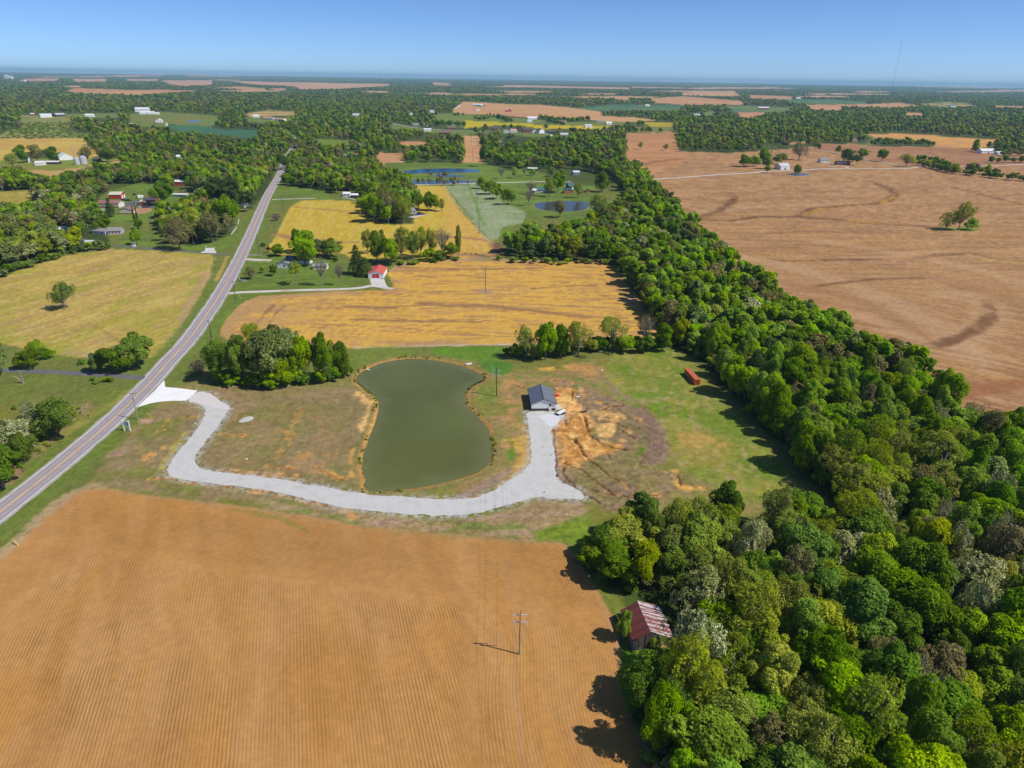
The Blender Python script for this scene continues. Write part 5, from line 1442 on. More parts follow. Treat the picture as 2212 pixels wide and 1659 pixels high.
far = [  # name, label, cat, uL, vL, uR, vR, D, E, Rg, axis, wall, roof
    ('far_shed', 'long white shed at the far edge of the scrubby field', 'shed', 88, 254, 113, 253.5, 20, 6, 9, 'x', 'white', 'white'), ('far_shed', 'grey shed next to the long white one by the scrubby field', 'shed', 122, 252, 142, 251, 15, 5, 8, 'x', 'dark', 'silver'),
    ('far_house', 'pair of white roofs at the end of the scrubby field', 'house', 184, 253, 202, 253, 15, 5, 8, 'x', 'white', 'white'), ('far_shed', 'pink-walled hut at the far corner of the scrubby field', 'shed', 66, 249.5, 74, 249.5, 10, 4, 6, 'x', 'red', 'white'),
    ('farm_hall', 'large white farm hall on the far meadow', 'barn', 292, 242, 322, 242, 25, 9, 13, 'x', 'white', 'white'), ('farm_hall', 'lower white hall in front of the large one on the far meadow', 'barn', 302, 247, 334, 247, 16, 5, 8, 'x', 'white', 'white'),
    ('far_shed', 'small white shed ending the row of farm halls', 'shed', 336, 247.5, 344, 247.5, 10, 4, 6, 'x', 'white', 'white'), ('far_house', 'white gabled house below the farm halls', 'house', 336, 265, 350, 265, 14, 5, 9, 'y', 'white', 'white'),
    ('far_shed', 'white cube-like shed beside the teal crop field', 'shed', 357, 272, 362, 272, 6, 5, 6.5, 'y', 'white', 'white'), ('far_house', 'white house above the red-roofed sheds', 'house', 547, 254.5, 560, 254.5, 14, 5, 8, 'x', 'white', 'white'),
    ('red_roof_sheds', 'long sheds with faded red roofs by the far road', 'shed', 568, 258, 590, 259, 12, 4, 6, 'x', 'white', 'pink'), ('red_roof_sheds', 'second of the sheds with faded red roofs, nearer the road', 'shed', 591, 260, 612, 261, 12, 4, 6, 'x', 'white', 'pink'),
    ('far_house', 'white house under trees above the two hilltop houses', 'house', 885, 248.5, 893, 248.5, 12, 5, 8, 'y', 'white', 'pink'), ('far_house', 'pale grey house at the edge of the far wood', 'house', 929, 243.5, 939, 243.5, 14, 5, 8, 'x', 'white', 'silver'),
    ('far_house', 'low white house behind the west wood', 'house', 762, 250.5, 777, 250.5, 12, 4, 7, 'x', 'white', 'silver'), ('far_barn', 'dark red barn alone in the far tan field', 'barn', 1094, 241.5, 1105, 241.5, 14, 6, 10, 'y', 'red', 'white'),
    ('far_house', 'white house at the head of the far tan field', 'house', 1020, 228.5, 1040, 229, 20, 5, 8, 'x', 'white', 'white'), ('far_shed', 'small white hut in the far tan field', 'shed', 1028, 239, 1036, 239, 10, 4, 6, 'x', 'white', 'silver'),
    ('village_house', 'maroon-roofed house beside the winding lane', 'house', 949, 289.5, 972, 290, 12, 3.5, 6, 'x', 'brick', 'maroon'), ('village_shed', 'white metal shed beside the winding lane', 'shed', 916, 284, 932, 284, 12, 4.5, 6.5, 'x', 'white', 'white'),
    ('village_house', 'white cottage above the white metal shed', 'house', 914, 272, 926, 272, 9, 3.5, 6, 'x', 'white', 'white'), ('village_house', 'grey-roofed house at the start of the winding lane', 'house', 892, 272.5, 907, 272.5, 12, 3.5, 6.5, 'x', 'tan', 'grey'),
    ('village_house', 'brown house between the lane and the round trees', 'house', 966, 279, 985, 279, 12, 3.5, 6.5, 'x', 'brick', 'brown'), ('village_house', 'dark-roofed house at the middle of the village lane', 'house', 1065, 281.8, 1082, 281.8, 14, 4, 7.5, 'x', 'brick', 'dark'),
    ('village_house', 'low tan house right of the dark-roofed one', 'house', 1088, 286.5, 1100, 286.5, 12, 3.5, 6, 'x', 'white', 'grey'), ('village_house', 'white and pink house next to the low tan one', 'house', 1103, 286, 1117, 286, 12, 4, 7, 'x', 'white', 'pink'),
    ('village_house', 'brick house with dark roof in the village row', 'house', 1129, 285.5, 1147, 285.5, 14, 5, 9, 'x', 'brick', 'dark'), ('village_house', 'white house with brown roof in the village row', 'house', 1150, 287.5, 1163, 287.5, 12, 5, 8, 'y', 'white', 'brown'),
    ('village_house', 'tall white house with dark roof at the village corner', 'house', 1165, 288.5, 1176, 288, 12, 6, 10, 'y', 'white', 'dark'), ('village_house', 'dark house at the end of the village row', 'house', 1186, 289, 1200, 289, 12, 4, 7, 'x', 'dark', 'dark'),
    ('village_house', 'tan house among trees below the village', 'house', 1211, 295, 1228, 295, 14, 4, 7, 'x', 'tan', 'silver'), ('village_shed', 'white shed with blue roof below the village farmhouse', 'shed', 1139, 264, 1150, 264, 10, 4, 6, 'x', 'white', 'lightblue'),
    ('village_house', 'white farmhouse behind the yellow strip', 'house', 1140, 258, 1160, 258, 14, 4.5, 8, 'x', 'white', 'white'), ('village_barn', 'grey round-roofed barn on the yellow strip', 'barn', 1264, 276, 1279, 276, 12, 5, 8, 'x', 'white', 'silver'),
    ('village_barn', 'white barn at the end of the yellow strip', 'barn', 1310, 270, 1322, 270, 12, 5, 8, 'x', 'white', 'white'), ('village_house', 'grey house at the edge of the tan slope', 'house', 1287, 264.5, 1300, 264.5, 12, 4, 7, 'x', 'tan', 'grey'),
    ('village_house', 'brown-roofed house among the village trees', 'house', 1209, 265.5, 1224, 265.5, 12, 4, 7, 'x', 'tan', 'brown'), ('far_house', 'white house on the far teal field', 'house', 1395, 229.5, 1404, 229.5, 14, 4, 7, 'x', 'white', 'white'),
    ('far_house', 'brick house with a purple-grey roof in the west wood clearing', 'house', 739, 340.5, 755, 340.5, 10, 3, 5, 'x', 'brick', 'grey'), ('far_shed', 'small red shed near the brick house in the clearing', 'shed', 768, 337, 779, 337, 6, 2.8, 4, 'x', 'red', 'red'),
    ('carport', 'white carport under trees on the far lawn', 'carport', 1140, 368.5, 1160, 369, 9, 2.8, 3.6, 'x', 'dark', 'white'), ('far_house', 'pale grey roof showing among bare trees', 'house', 1239, 378, 1252, 378, 10, 3.2, 5, 'x', 'grey', 'lightblue'),
    ('small_garage', 'white garage beside the teal-roofed house', 'garage', 1144, 416.5, 1158, 417, 7, 2.8, 4, 'x', 'white', 'white'), ('teal_roof_house', 'teal-roofed house on the lawn above the small pond', 'house', 1160, 416.5, 1180, 416, 10, 3, 5.2, 'x', 'grey', 'teal'),
    ('teal_roof_barn', 'second teal roof, behind the log house', 'barn', 1229, 409, 1245, 408.5, 10, 3.4, 6, 'x', 'dark', 'teal'), ('log_house', 'orange log house with dark roof by the small pond', 'house', 1218, 418.5, 1238, 418.5, 9, 3, 5, 'y', 'orange', 'teal'),
    ('log_shed', 'small orange shed at the belt side of the log house', 'shed', 1267, 416.5, 1275, 416.5, 5, 2.5, 3.6, 'y', 'orange', 'brown'), ('parking_house', 'grey house hidden in the island grove by the parking place', 'house', 885, 463, 898, 462, 9, 3, 5, 'x', 'grey', 'grey'),
    ('roadside_house', 'white house with dark carport at the edge of the yellow field', 'house', 741, 425, 756, 425, 9, 2.8, 4.2, 'x', 'white', 'white'), ('roadside_shed', 'low white building beside the house at the yellow field', 'house', 758, 427, 777, 427.5, 8, 2.6, 3.8, 'x', 'dark', 'white'),
    ('farm_barn', 'dark barn with a pale metal roof in the brown fields', 'barn', 1686, 366.8, 1706, 366.3, 15, 4.5, 8.5, 'x', 'white', 'silver'), ('field_house', 'white farmhouse with grey roof at the lawn of the brown fields', 'house', 1773, 351, 1792, 351, 11, 3.6, 6.5, 'x', 'white', 'grey'),
    ('field_house', 'low house under the tall tree beside the lane in the brown fields', 'house', 1808, 356.5, 1836, 357, 11, 3.2, 5.5, 'x', 'brick', 'grey'), ('field_farm', 'white farm with bright roof under the far trees', 'barn', 2120, 331.5, 2150, 331.5, 14, 4.5, 8, 'x', 'white', 'white'),
    ('field_farm', 'small white shed next to the bright-roofed farm', 'shed', 2155, 334.5, 2167, 334.5, 10, 3.5, 5.5, 'x', 'white', 'white'), ('far_barn', 'red barn with white roof in the far farmland', 'barn', 1638, 236, 1661, 236.5, 20, 6, 10, 'x', 'red', 'white'),
    ('far_barn', 'white barn on the distant tan slope', 'barn', 1720, 213.5, 1730, 213.5, 20, 6, 9, 'x', 'white', 'white'), ('far_barn', 'teal-roofed barn on the distant green field', 'barn', 2053, 231, 2065, 231, 18, 6, 10, 'x', 'white', 'teal'),
    ('far_house', 'grey roof by the green patch above the pine wood', 'house', 1500, 250.5, 1513, 250.5, 14, 4, 7, 'x', 'grey', 'silver'), ('far_house', 'house half hidden where the wood meets the dark field', 'house', 1841, 306.5, 1852, 306.5, 12, 4, 6.5, 'x', 'tan', 'brown'),
]
for (nm, lb, ct, uL, vL, uR, vR, D_, E_, R_g, ax, wl, rf) in far:
    building(nm, lb, ct, uL, vL, uR, vR, D_, E_, R_g, ax, wl, rf, windows=2 if ct == 'house' else 0, doors=((.0, 2.2, min(2.6, E_ - .4), 'dark' if wl != 'dark' else 'white'),) if ct in ('barn', 'garage') else ())
# distant plants and towns: white specks on the horizon
for q, (u_, v_, w_, h_, lb) in enumerate([(14, 171, 4, 22, 'tallest white silo tower of the distant plant'), (20, 171.5, 3, 18, 'middle white silo tower of the distant plant'), (26, 172, 3, 16, 'shortest white silo tower of the distant plant'),
                                          (50, 177, 9, 8, 'white hall on the plain below the silo towers'), (345, 163.5, 8, 14, 'white works on the horizon above the west fields'), (480, 164.5, 10, 14, 'second white works on the horizon'), (560, 166, 14, 14, 'long pale works on the horizon'), (580, 166, 10, 12, 'last pale works on the horizon')]):
    x, y = g(u_, v_); k = math.hypot(x, y) / FOC
    o = MB().box(-w_ * k / 2, w_ * k / 2, -20, 20, 0, h_ * 2.4).build('distant_tower' if w_ < 5 else 'distant_hall', TRIM, None, (x, y, 0))
    tag(o, lb, 'tower' if w_ < 5 else 'hall')

# grain bins with their elevator
BIN = paint_mat("corrugated_bin_steel", (.62, .63, .66), rough=.35, var=.08, metal=.3)
def grain_bin(u_, v_, wpx, hm, label):
    x, y = g(u_, v_); R0 = wpx * y / FOC / 2
    root = empty('grain_bin', (x, y + R0, 0), 0, label, 'grain bin', 'grain bins at the farm')
    m = MB(); m.tube([(0, 0, 0), (0, 0, hm)], R0, 16); m.build('bin_wall', BIN, root)
    m = MB(); m.tube([(0, 0, hm), (0, 0, hm + R0 * .5), (0, 0, hm + R0 * .55)], [R0 * 1.03, R0 * .2, .3], 16); m.build('bin_roof', BIN, root)
grain_bin(163.6, 356, 11, 7.5, 'narrower shiny grain bin nearest the white gable barn')
grain_bin(177, 354.8, 14.5, 8.5, 'wider shiny grain bin with a dusty roof')
x, y = g(163.6, 356); root = empty('grain_elevator', (x, y + 3, 0), 0, 'thin steel grain elevator leg slanting over the two grain bins', 'elevator')
MB().tube([(-.5, 0, 8), (-2.5, 0, 22)], .35, 5).build('leg_tube', paint_mat("steel_grey", (.3, .3, .32)), root)
MB().tube([(-2.5, 0, 22), (9, 2, 9.5)], .25, 5).build('spout', paint_mat("steel_grey", (.3, .3, .32)), root)

# ---- utility poles and lines
WOODP = plain("weathered_pole_wood", (.27, .23, .20), .9, .2, 2.); WOODD = plain("dark_pole_wood", (.06, .045, .045), .9, .2, 2.)
STEELG = paint_mat("galvanised_arm", (.55, .55, .56), rough=.5, var=.05); PORC = paint_mat("white_insulator", (.75, .76, .76), rough=.3, var=.02)
WIRE = paint_mat("aluminium_wire", (.30, .29, .29), rough=.5, var=.02)
def pole(u_, v_, hm, label, style, mat=WOODP, rz=0, group='poles of the line across the fields'):
    x, y = g(u_, v_)
    root = empty('utility_pole', (x, y, 0), rz, label, 'utility pole', group)
    MB().tube([(0, 0, -.2), (0, 0, hm)], [.19, .12], 8).build('pole', mat, root)
    tips = []
    if style == 'double':
        for z, n_ in ((hm - 1.5, (-1,)), (hm - 3.5, (-1, 1))):
            MB().box(-1.6, 1.6, .13, .27, z - .09, z + .09).build('crossarm', STEELG, root)
            for s in n_:
                MB().tube([(s * 1.45, .2, z - .09), (s * 1.45, .2, z - .75)], .075, 6).build('insulator', PORC, root)
                tips.append((s * 1.45, .2, z - .8))
    elif style == 'single':
        MB().box(-1.25, 1.25, .12, .24, hm - .35, hm - .22).build('crossarm', WOODD, root)
        for s in (-1.1, .35, 1.1):
            MB().tube([(s, .18, hm - .22), (s, .18, hm)], .05, 5).build('insulator', PORC, root); tips.append((s, .18, hm))
    elif style == 'road':
        MB().box(-1.2, 1.2, .12, .24, hm - .3, hm - .17).build('crossarm', WOODD, root)
        for s in (-1.05, .3, 1.05):
            MB().tube([(s, .18, hm - .17), (s, .18, hm + .05)], .05, 5).build('insulator', PORC, root); tips.append((s, .18, hm + .05))
    c_, s_ = math.cos(rz), math.sin(rz)
    return root, [(x + a * c_ - b * s_, y + a * s_ + b * c_, z) for a, b, z in tips]
_, t1 = pole(1122, 1413, 12.5, 'pale wooden pole with two steel crossarms standing in the ploughed field', 'double')
r2, t2 = pole(1072.7, 855.4, 12.5, 'dark wooden pole with two steel crossarms between pond and white shed', 'double', WOODD)
_, t3 = pole(1048.7, 630, 14.0, 'wooden pole in the middle of the golden field', 'double', WOODD)
_, t4 = pole(1035, 505, 13.5, 'wooden pole between the yellow field and the pasture strip', 'double', WOODD)
_, t5 = pole(1030, 429, 18, 'tall wooden pole beside the pasture hedgerow', 'double', WOODD)
_, t6 = pole(1022, 353, 24, 'tall pole in the mown corridor through the wood', 'double', WOODD)
_, t7 = pole(1018, 312, 24, 'pole at the far end of the mown corridor', 'double', WOODD)
rv = t1[0]; prev = [(a + 6 + q, -62 - 1.2, 9.2 + (2 if k_ == 0 else 0)) for k_, (a, b, c) in enumerate(t1) for q in (0,)]
def wire(a, b, sag_, rad=.022, label=None, group=None):
    pts = []
    for q in range(15):
        t = q / 14; pts.append((a[0] + (b[0] - a[0]) * t, a[1] + (b[1] - a[1]) * t, a[2] + (b[2] - a[2]) * t - sag_ * 4 * t * (1 - t)))
    o = MB().tube(pts, rad, 4).build('power_line', WIRE)
    tag(o, label, 'power line', group)
ch = [t1, t2, t3, t4, t5, t6, t7]
for k_, (A, B_) in enumerate(zip(ch[:-1], ch[1:])):
    for q, (p_, s_) in enumerate(zip(A, B_)):
        wire(p_, s_, 2.2 if k_ < 4 else 4, .02 + .006 * k_, 'thin power line wire sagging between the poles that cross the fields', 'wires across the fields')
for q, p_ in enumerate(t1):
    wire(p_, (p_[0] + 5.5, p_[1] - 122, p_[2]), 2.2, .02, 'thin power line wire running from the ploughed-field pole towards the camera', 'wires over the ploughed field')
rdir = math.atan2(1, .3)
roads = []
for u_, v_, h_, lb in ((298, 906, 10.6, 'leaning-looking wooden pole beside the concrete apron'), (457, 731, 9.0, 'wooden roadside pole beyond the pondside clump'), (509, 648, 10.8, 'wooden roadside pole at the gravel lane mouth'), (560, 552, 13.4, 'wooden roadside pole beside the ranch house drive'), (611, 453, 11.5, 'wooden roadside pole at the corner of the yellow field')):
    _, t = pole(u_, v_, h_, lb, 'road', WOODD if u_ > 300 else plain("grey_pole_wood", (.33, .31, .29), .9, .15), rz=math.radians(-4), group='poles along the road')
    roads.append(t)
for A, B_ in zip(roads[:-1], roads[1:]):
    for p_, s_ in zip(A, B_): wire(p_, s_, 1.4, .016, 'thin power line wire between the roadside poles', 'wires along the road')
# transformer on the first roadside pole
x, y = g(298, 906)
MB().tube([(x + .38, y - .1, 8.3), (x + .38, y - .1, 9.2)], .24, 8).build('transformer', STEELG)
tag(bpy.data.objects['transformer'], 'grey transformer can near the top of the pole by the concrete apron', 'transformer')
YELG = paint_mat("yellow_plastic", (.75, .60, .02), rough=.5, var=.05)
for q, (du, lb) in enumerate(((0, 'yellow guy-wire guard leaning beside the pole at the concrete apron, longer one'), (3, 'yellow guy-wire guard crossing behind the longer one'))):
    x, y = g(328 - du * .5, 905)
    o = MB().tube([(0, 0, 0), (-1.0 - .35 * q, .2 * q, 2.4)], .07, 6).build('guy_guard', YELG, None, (x, y, 0)); tag(o, lb, 'guy guard')
x, y = g(521, 645)
o = MB().tube([(0, 0, 0), (-1.0, 0, 2.4)], .07, 6).build('guy_guard', YELG, None, (x, y, 0)); tag(o, 'yellow guy-wire guard beside the pole at the gravel lane mouth', 'guy guard')
x, y = g(40, 1180)
o = MB().tube([(0, 0, 0), (-1.6, 1.0, 1.4)], .13, 6).build('pipeline_marker', paint_mat("pale_yellow_post", (.62, .50, .12)), None, (x, y, 0)); tag(o, 'leaning pale yellow post where the ploughed field meets the verge', 'marker post')

# ---- roadside sign on white posts
x0, y0 = g(269, 930); x1, y1 = g(281.5, 930.5)
rz = math.atan2(y1 - y0, x1 - x0); sw = math.hypot(x1 - x0, y1 - y0)
root = empty('road_sign', ((x0 + x1) / 2, (y0 + y1) / 2, 0), rz, 'navy and white sign hung between two white posts by the road', 'sign')
PSW = TRIM
for s in (-1, 1):
    p_ = MB().box(s * sw / 2 - .19, s * sw / 2 + .19, -.19, .19, 0, 3.75).build('post', PSW, root)
    MB().box(s * sw / 2 - .27, s * sw / 2 + .27, -.27, .27, 3.75, 3.9).build('post_cap', PSW, p_)
hw = sw / 2 - .22
NAVY = paint_mat("navy_sign_paint", (.035, .075, .17), rough=.4, var=.03)
MB().box(-hw, hw, -.04, .04, 1.75, 3.35).build('board', NAVY, root)
poly = [(-hw, 3.35), (hw, 3.35), (hw, 3.55)] + [(hw * .62 * math.cos(t), 3.58 + .42 * math.sin(t)) for t in [math.pi * q / 8 for q in range(9)]] + [(-hw, 3.55)]
fix(MB().prism(poly, -.05, .05).build('scalloped_top', PSW, root))
MB().prism([(hw * .34 * math.cos(math.pi * q / 6), 3.5 + .3 * math.sin(math.pi * q / 6)) for q in range(7)], -.075, -.052).build('emblem', NAVY, root)
LT = paint_mat("sign_lettering", (.62, .72, .82), rough=.5, var=.02)
for z, w_, h_ in ((3.02, .78, .22), (2.62, .70, .22), (2.32, .64, .14)):
    q = -w_ * hw
    rr2 = random.Random(int(z * 100)); 
    while q < w_ * hw:
        ww = rr2.uniform(.09, .2)
        MB().box(q, min(q + ww, w_ * hw), -.056, -.041, z, z + h_).build('lettering', LT, root)
        q += ww + .06
MB().box(-hw * .8, hw * .8, -.06, -.041, 1.84, 2.12).build('pale_strip', PSW, root)

# ---- fences
WF = TRIM
def fence(pxs, label, hm=1.15, rails=3, post_step=2.4, group=None, picket=False):
    w_ = G(pxs); w_ = resample(np.vstack([w_, w_[-1:] + 1e-3]), post_step) if len(pxs) > 1 else w_
    base = w_[0]
    root = empty('white_fence', (base[0], base[1], 0), 0, label, 'fence', group)
    for p_ in w_:
        dx_, dy_ = p_ - base
        MB().box(dx_ - .07, dx_ + .07, dy_ - .07, dy_ + .07, 0, hm + .1).build('post', WF, root)
    for q in range(rails):
        z = hm * (q + .8) / rails
        for a_, b_ in zip(w_[:-1], w_[1:]):
            MB().tube([(*(a_ - base), z), (*(b_ - base), z)], .075 if not picket else .12, 4).build('rail', WF, root)
fence(P("509,723 516,727.5 524,727 536,728"), 'white board fence in the corner of the front yard by the road', 1.3) if False else None
fence(P("517,603.5 519,608.5 528,609 538,609.5"), 'short white rail fence at the corner of the front yard', 1.3)
fence(P("293,448 300,449 320,448.5 340,450.5 358,452"), 'white board fence in front of the brick house', 1.5, picket=True, post_step=3)
fence(P("203,457 215,456 230,455"), 'white board fence below the cream machine shed', 1.6, picket=True, post_step=3)
fence(P("519,441 528,442 538,442.5"), 'white board fence by the dark pines', 1.5, picket=True, post_step=3)
fence(P("428,441 440,441.5 450,442"), 'white board fence behind the yellow-green trees', 1.5, picket=True, post_step=3)
fence(P("500,508 507,499 512,492"), 'white rail fence below the tall green tree by the road', 1.4)
fence(P("514,486 517,475"), 'white rail fence beside the road between two trees', 1.4)
fence(P("528,450 534,446"), 'white corner fence by the road opposite the yellow field', 1.5, picket=True)

# ---- vehicles and small things
def car(u_, v_, rz, body, label, kind='car', group=None, k=1.0):
    x, y = g(u_, v_); root = empty('parked_' + kind, (x, y, 0), rz, label, kind, group)
    bm_ = paint_mat("car_paint_" + body, {'black': (.02, .02, .025), 'blue': (.03, .08, .25), 'red': (.35, .03, .03), 'white': (.75, .75, .75), 'grey': (.3, .3, .32), 'darkblue': (.03, .05, .11)}[body], rough=.25, var=.02, spec=.6)
    L_, W_ = (4.6, 1.85) if kind != 'pickup truck' else (5.6, 2.0)
    prof = [(-L_ / 2, .35), (L_ / 2, .35), (L_ / 2, .85), (L_ * .24, .98), (L_ * .12, 1.45), (-L_ * .28, 1.48), (-L_ * .42, 1.0), (-L_ / 2, .92)]
    if kind == 'pickup truck': prof = [(-L_ / 2, .45), (L_ / 2, .45), (L_ / 2, 1.0), (L_ * .2, 1.15), (L_ * .1, 1.75), (-L_ * .12, 1.78), (-L_ * .15, 1.15), (-L_ / 2, 1.12)]
    fix(MB().prism(prof, -W_ / 2, W_ / 2).build('body', bm_, root))
    z0 = .98 if kind != 'pickup truck' else 1.2
    top = prof[4][1]
    MB().box(-L_ * .26 if kind != 'pickup truck' else -L_ * .11, L_ * .10, -W_ / 2 - .01, W_ / 2 + .01, z0, top - .1).build('side_window', GLASS, root)
    for sx in (-1, 1):
        for sy in (-1, 1):
            MB().tube([(sx * L_ * .32, sy * W_ / 2 - .12, .33), (sx * L_ * .32, sy * W_ / 2 + .12, .33)], .33, 10).build('wheel', DARKM, root)
car(290, 421, 2.4, 'black', 'black car on the grass beside the white camper')
car(267, 432, 2.9, 'darkblue', 'dark car at the farmyard in front of the barn', 'car')
car(277, 434, .15, 'black', 'dark pickup truck parked beside the maroon-roofed shed', 'pickup truck')
car(902, 465, .5, 'blue', 'blue car at the parking place in the yellow field'); car(908, 464, .4, 'black', 'black car between the blue and the red one'); car(914, 463.5, .4, 'red', 'red car at the parking place in the yellow field')
car(906, 461, .5, 'darkblue', 'dark blue car behind the others at the parking place')
x, y = g(303, 428); root = empty('camper', (x, y, 0), 1.2, 'white camper parked nose towards the road in the farmyard', 'camper')
fix(MB().prism([(-3.2, .5), (2.2, .5), (3.2, 1.2), (3.0, 2.2), (2.2, 2.9), (-3.2, 2.9)], -1.15, 1.15).build('body', TRIM, root)); MB().box(-1.5, 1.2, -1.18, 1.18, 1.5, 2.1).build('window', GLASS, root); MB().tube([(0, -1.1, .35), (0, 1.1, .35)], .35, 8).build('wheel', DARKM, root)
# trailer on the gravel
x, y = g(1212, 893); root = empty('flatbed_trailer', (x, y, 0), math.radians(48), 'small flatbed trailer carrying white sheets beside the white shed', 'trailer')
MB().box(-2.3, 2.3, -1.0, 1.0, .55, .66).build('deck', DARKM, root); MB().box(-2.3, 1.9, -.95, .6, .67, .98).build('white_sheets', TRIM, root)
for s in (-1, 1):
    for sx in (-.5, .35): MB().tube([(sx, s * 1.15 - .1, .36), (sx, s * 1.15 + .1, .36)], .36, 10).build('wheel', DARKM, root)
MB().tube([(2.3, .6, .6), (3.5, 0, .5), (2.3, -.6, .6)], .05, 5).build('drawbar', DARKM, root)
MB().box(-2.2, 1.5, .75, .95, .67, 1.15).build('side_rack', DARKM, root)
x, y = g(1201.5, 856); root = empty('tractor_mower', (x, y, 0), .2, 'red mower deck parked behind the white shed', 'mower')
REDP = paint_mat("red_enamel", (.65, .06, .03), rough=.35, var=.05)
MB().box(-1.2, 1.1, -.7, .7, .25, .55).build('deck', REDP, root); MB().box(-.4, .5, -.35, .35, .55, .95).build('gearbox', REDP, root)
for s in (-1, 1): MB().tube([(-1.3, s * .5 - .08, .2), (-1.3, s * .5 + .08, .2)], .2, 8).build('wheel', DARKM, root)
for (u_, v_, nm, lb, ct, fn_) in [
    (1261, 891, 'steel_trough', 'dark narrow trough lying on the orange soil', 'trough', lambda r_: (MB().box(-1.2, 1.2, -.3, .3, .1, .16).build('bottom', DARKM, r_), MB().box(-1.2, 1.2, -.34, -.3, .1, .5).build('side', DARKM, r_), MB().box(-1.2, 1.2, .3, .34, .1, .5).build('side', DARKM, r_))),
    (1248, 858, 'scrap_pile', 'light scrap sheets lying behind the white shed', 'scrap', lambda r_: (MB().box(-.9, .5, -.4, .4, .02, .25).build('sheet', STEELG, r_), MB().box(-.2, .9, -.6, .1, .26, .36).build('sheet', TRIM, r_))),
    (1203, 842, 'white_bucket', 'white bucket on the bare soil behind the shed', 'bucket', lambda r_: (MB().tube([(0, 0, 0), (0, 0, .6)], [.28, .36], 10).build('body', TRIM, r_), MB().tube([(-.3, 0, .6), (0, 0, .85), (.3, 0, .6)], .03, 4).build('handle', STEELG, r_))),
    (1300, 800, 'feed_bag', 'white bag lying on the grass below the tree row', 'bag', lambda r_: (MB().tube([(-.5, 0, .2), (0, 0, .26), (.5, 0, .2)], [.15, .26, .13], 8).build('bag', TRIM, r_),)),
    (1012, 787.5, 'white_boat', 'little white rowboat pulled up on the far pond bank', 'boat', lambda r_: (fix(MB().prism([(-1.3, .5), (-1.0, .08), (1.0, .08), (1.5, .55)], -.5, .5).build('hull', TRIM, r_)), MB().box(-.2, .1, -.45, .45, .51, .55).build('seat', STEELG, r_))),
    (795, 799, 'stone_slab', 'flat pale stone on the grass beside the pondside trees', 'stone', lambda r_: (fix(MB().prism([(-.7, 0), (.8, 0), (.6, .25), (-.5, .3)], -.5, .5).build('stone', PCONC, r_)),)),
    (535, 843, 'white_sack', 'small white sack on the mown lot near the driveway', 'sack', lambda r_: (MB().tube([(-.3, 0, .12), (.3, 0, .12)], .16, 6).build('sack', TRIM, r_),)),
    (533, 992, 'white_block', 'white block lying on the mown lot by the driveway bend', 'block', lambda r_: (MB().box(-.35, .35, -.2, .2, 0, .25).build('block', TRIM, r_),)),
    (422, 915, 'survey_stake', 'small white marker between the road pole and the driveway', 'marker', lambda r_: (MB().box(-.25, .25, -.1, .1, 0, .35).build('plate', TRIM, r_),)),
    (192, 904, 'mailbox', 'dark mailbox on a post across the road', 'mailbox', lambda r_: (MB().box(-.06, .06, -.06, .06, 0, 1.1).build('post', WOODD, r_), MB().box(-.3, .3, -.18, .18, 1.1, 1.5).build('box', DARKM, r_))),
    (446, 540, 'white_kiosk', 'white stand at the corner of the roadside concrete pad', 'stand', lambda r_: (MB().box(-.7, .7, -.4, .4, 0, 1.2).build('counter', TRIM, r_), MB().box(-.7, -.6, -.4, .4, 1.2, 2.4).build('side', TRIM, r_), MB().box(-.8, .5, -.5, .5, 2.4, 2.5).build('top', TRIM, r_))),
    ]:
    x, y = g(u_, v_); r_o = empty(nm, (x, y, 0), .4, lb, ct); fn_(r_o)
# stone entrance wall by the ranch house drive
x, y = g(548.5, 553); root = empty('stone_planter', (x, y, 0), 0, 'curved stone planter beside the ranch house drive', 'planter')
r_ = random.Random(8)
for q in range(14):
    t = math.pi * (.02 + q / 13 * .96); rx = -5.2 * math.cos(t) ; ry = 1.6 * math.sin(t)
    MB().box(rx - .34, rx + .34, ry - .25, ry + .25, 0, r_.uniform(.5, .75)).build('stone', PCONC, root)
# dead snag by the lane
def snag(u_, v_, hm, label):
    x, y = g(u_, v_); root = empty('dead_tree', (x, y, 0), .3, label, 'dead tree')
    MB().tube([(0, 0, 0), (.1, 0, hm * .4), (-.1, .1, hm)], [.4, .28, .12], 8).build('trunk', BARKG, root)
    MB().tube([(0, 0, .4), (-1.6, .3, hm * .45), (-3.2, .4, hm * .62)], [.3, .2, .08], 7).build('limb', paint_mat("split_wood", (.42, .28, .18), var=.3), root)
    MB().tube([(0, 0, hm * .55), (.8, 0, hm * .75)], [.12, .04], 5).build('branch', BARKG, root)
SPEC = {  # species -> (prototype list, material, crown depth/width ratio, trunk share of height)
    'green': ('round', 'green', .95, .08), 'bright': ('round', 'bright', .95, .08), 'tallgreen': ('tall', 'green', 1.35, .06), 'tallbright': ('tall', 'bright', 1.35, .06),
    'olive': ('loose', 'olive', 1.0, .14), 'gold': ('round', 'gold', 1.0, .1), 'cream': ('loose', 'cream', .9, .12), 'bare': ('bare', 'brown', 1.1, .35),
    'brown': ('loose', 'brown', 1.0, .12), 'conifer': ('cone', 'conifer', 1.6, .06), 'silver': ('round', 'silver', 1.0, .12), 'red': ('round', 'red', .95, .3),
    'ragged': ('loose', 'green', 1.0, .12), 'poplar': ('tall', 'olive', 3.0, .15), 'shrub': ('round', 'green', .8, .02), 'shrubsilver': ('round', 'silver', .8, .02), 'shrubred': ('bare', 'red', .7, .02),
    'darkpine': ('round', 'conifer', 1.0, .3),
}
ZR = {'round': .98, 'tall': 1.30, 'loose': .98, 'bare': .62, 'cone': 1.42}     # half-depth of each unit crown

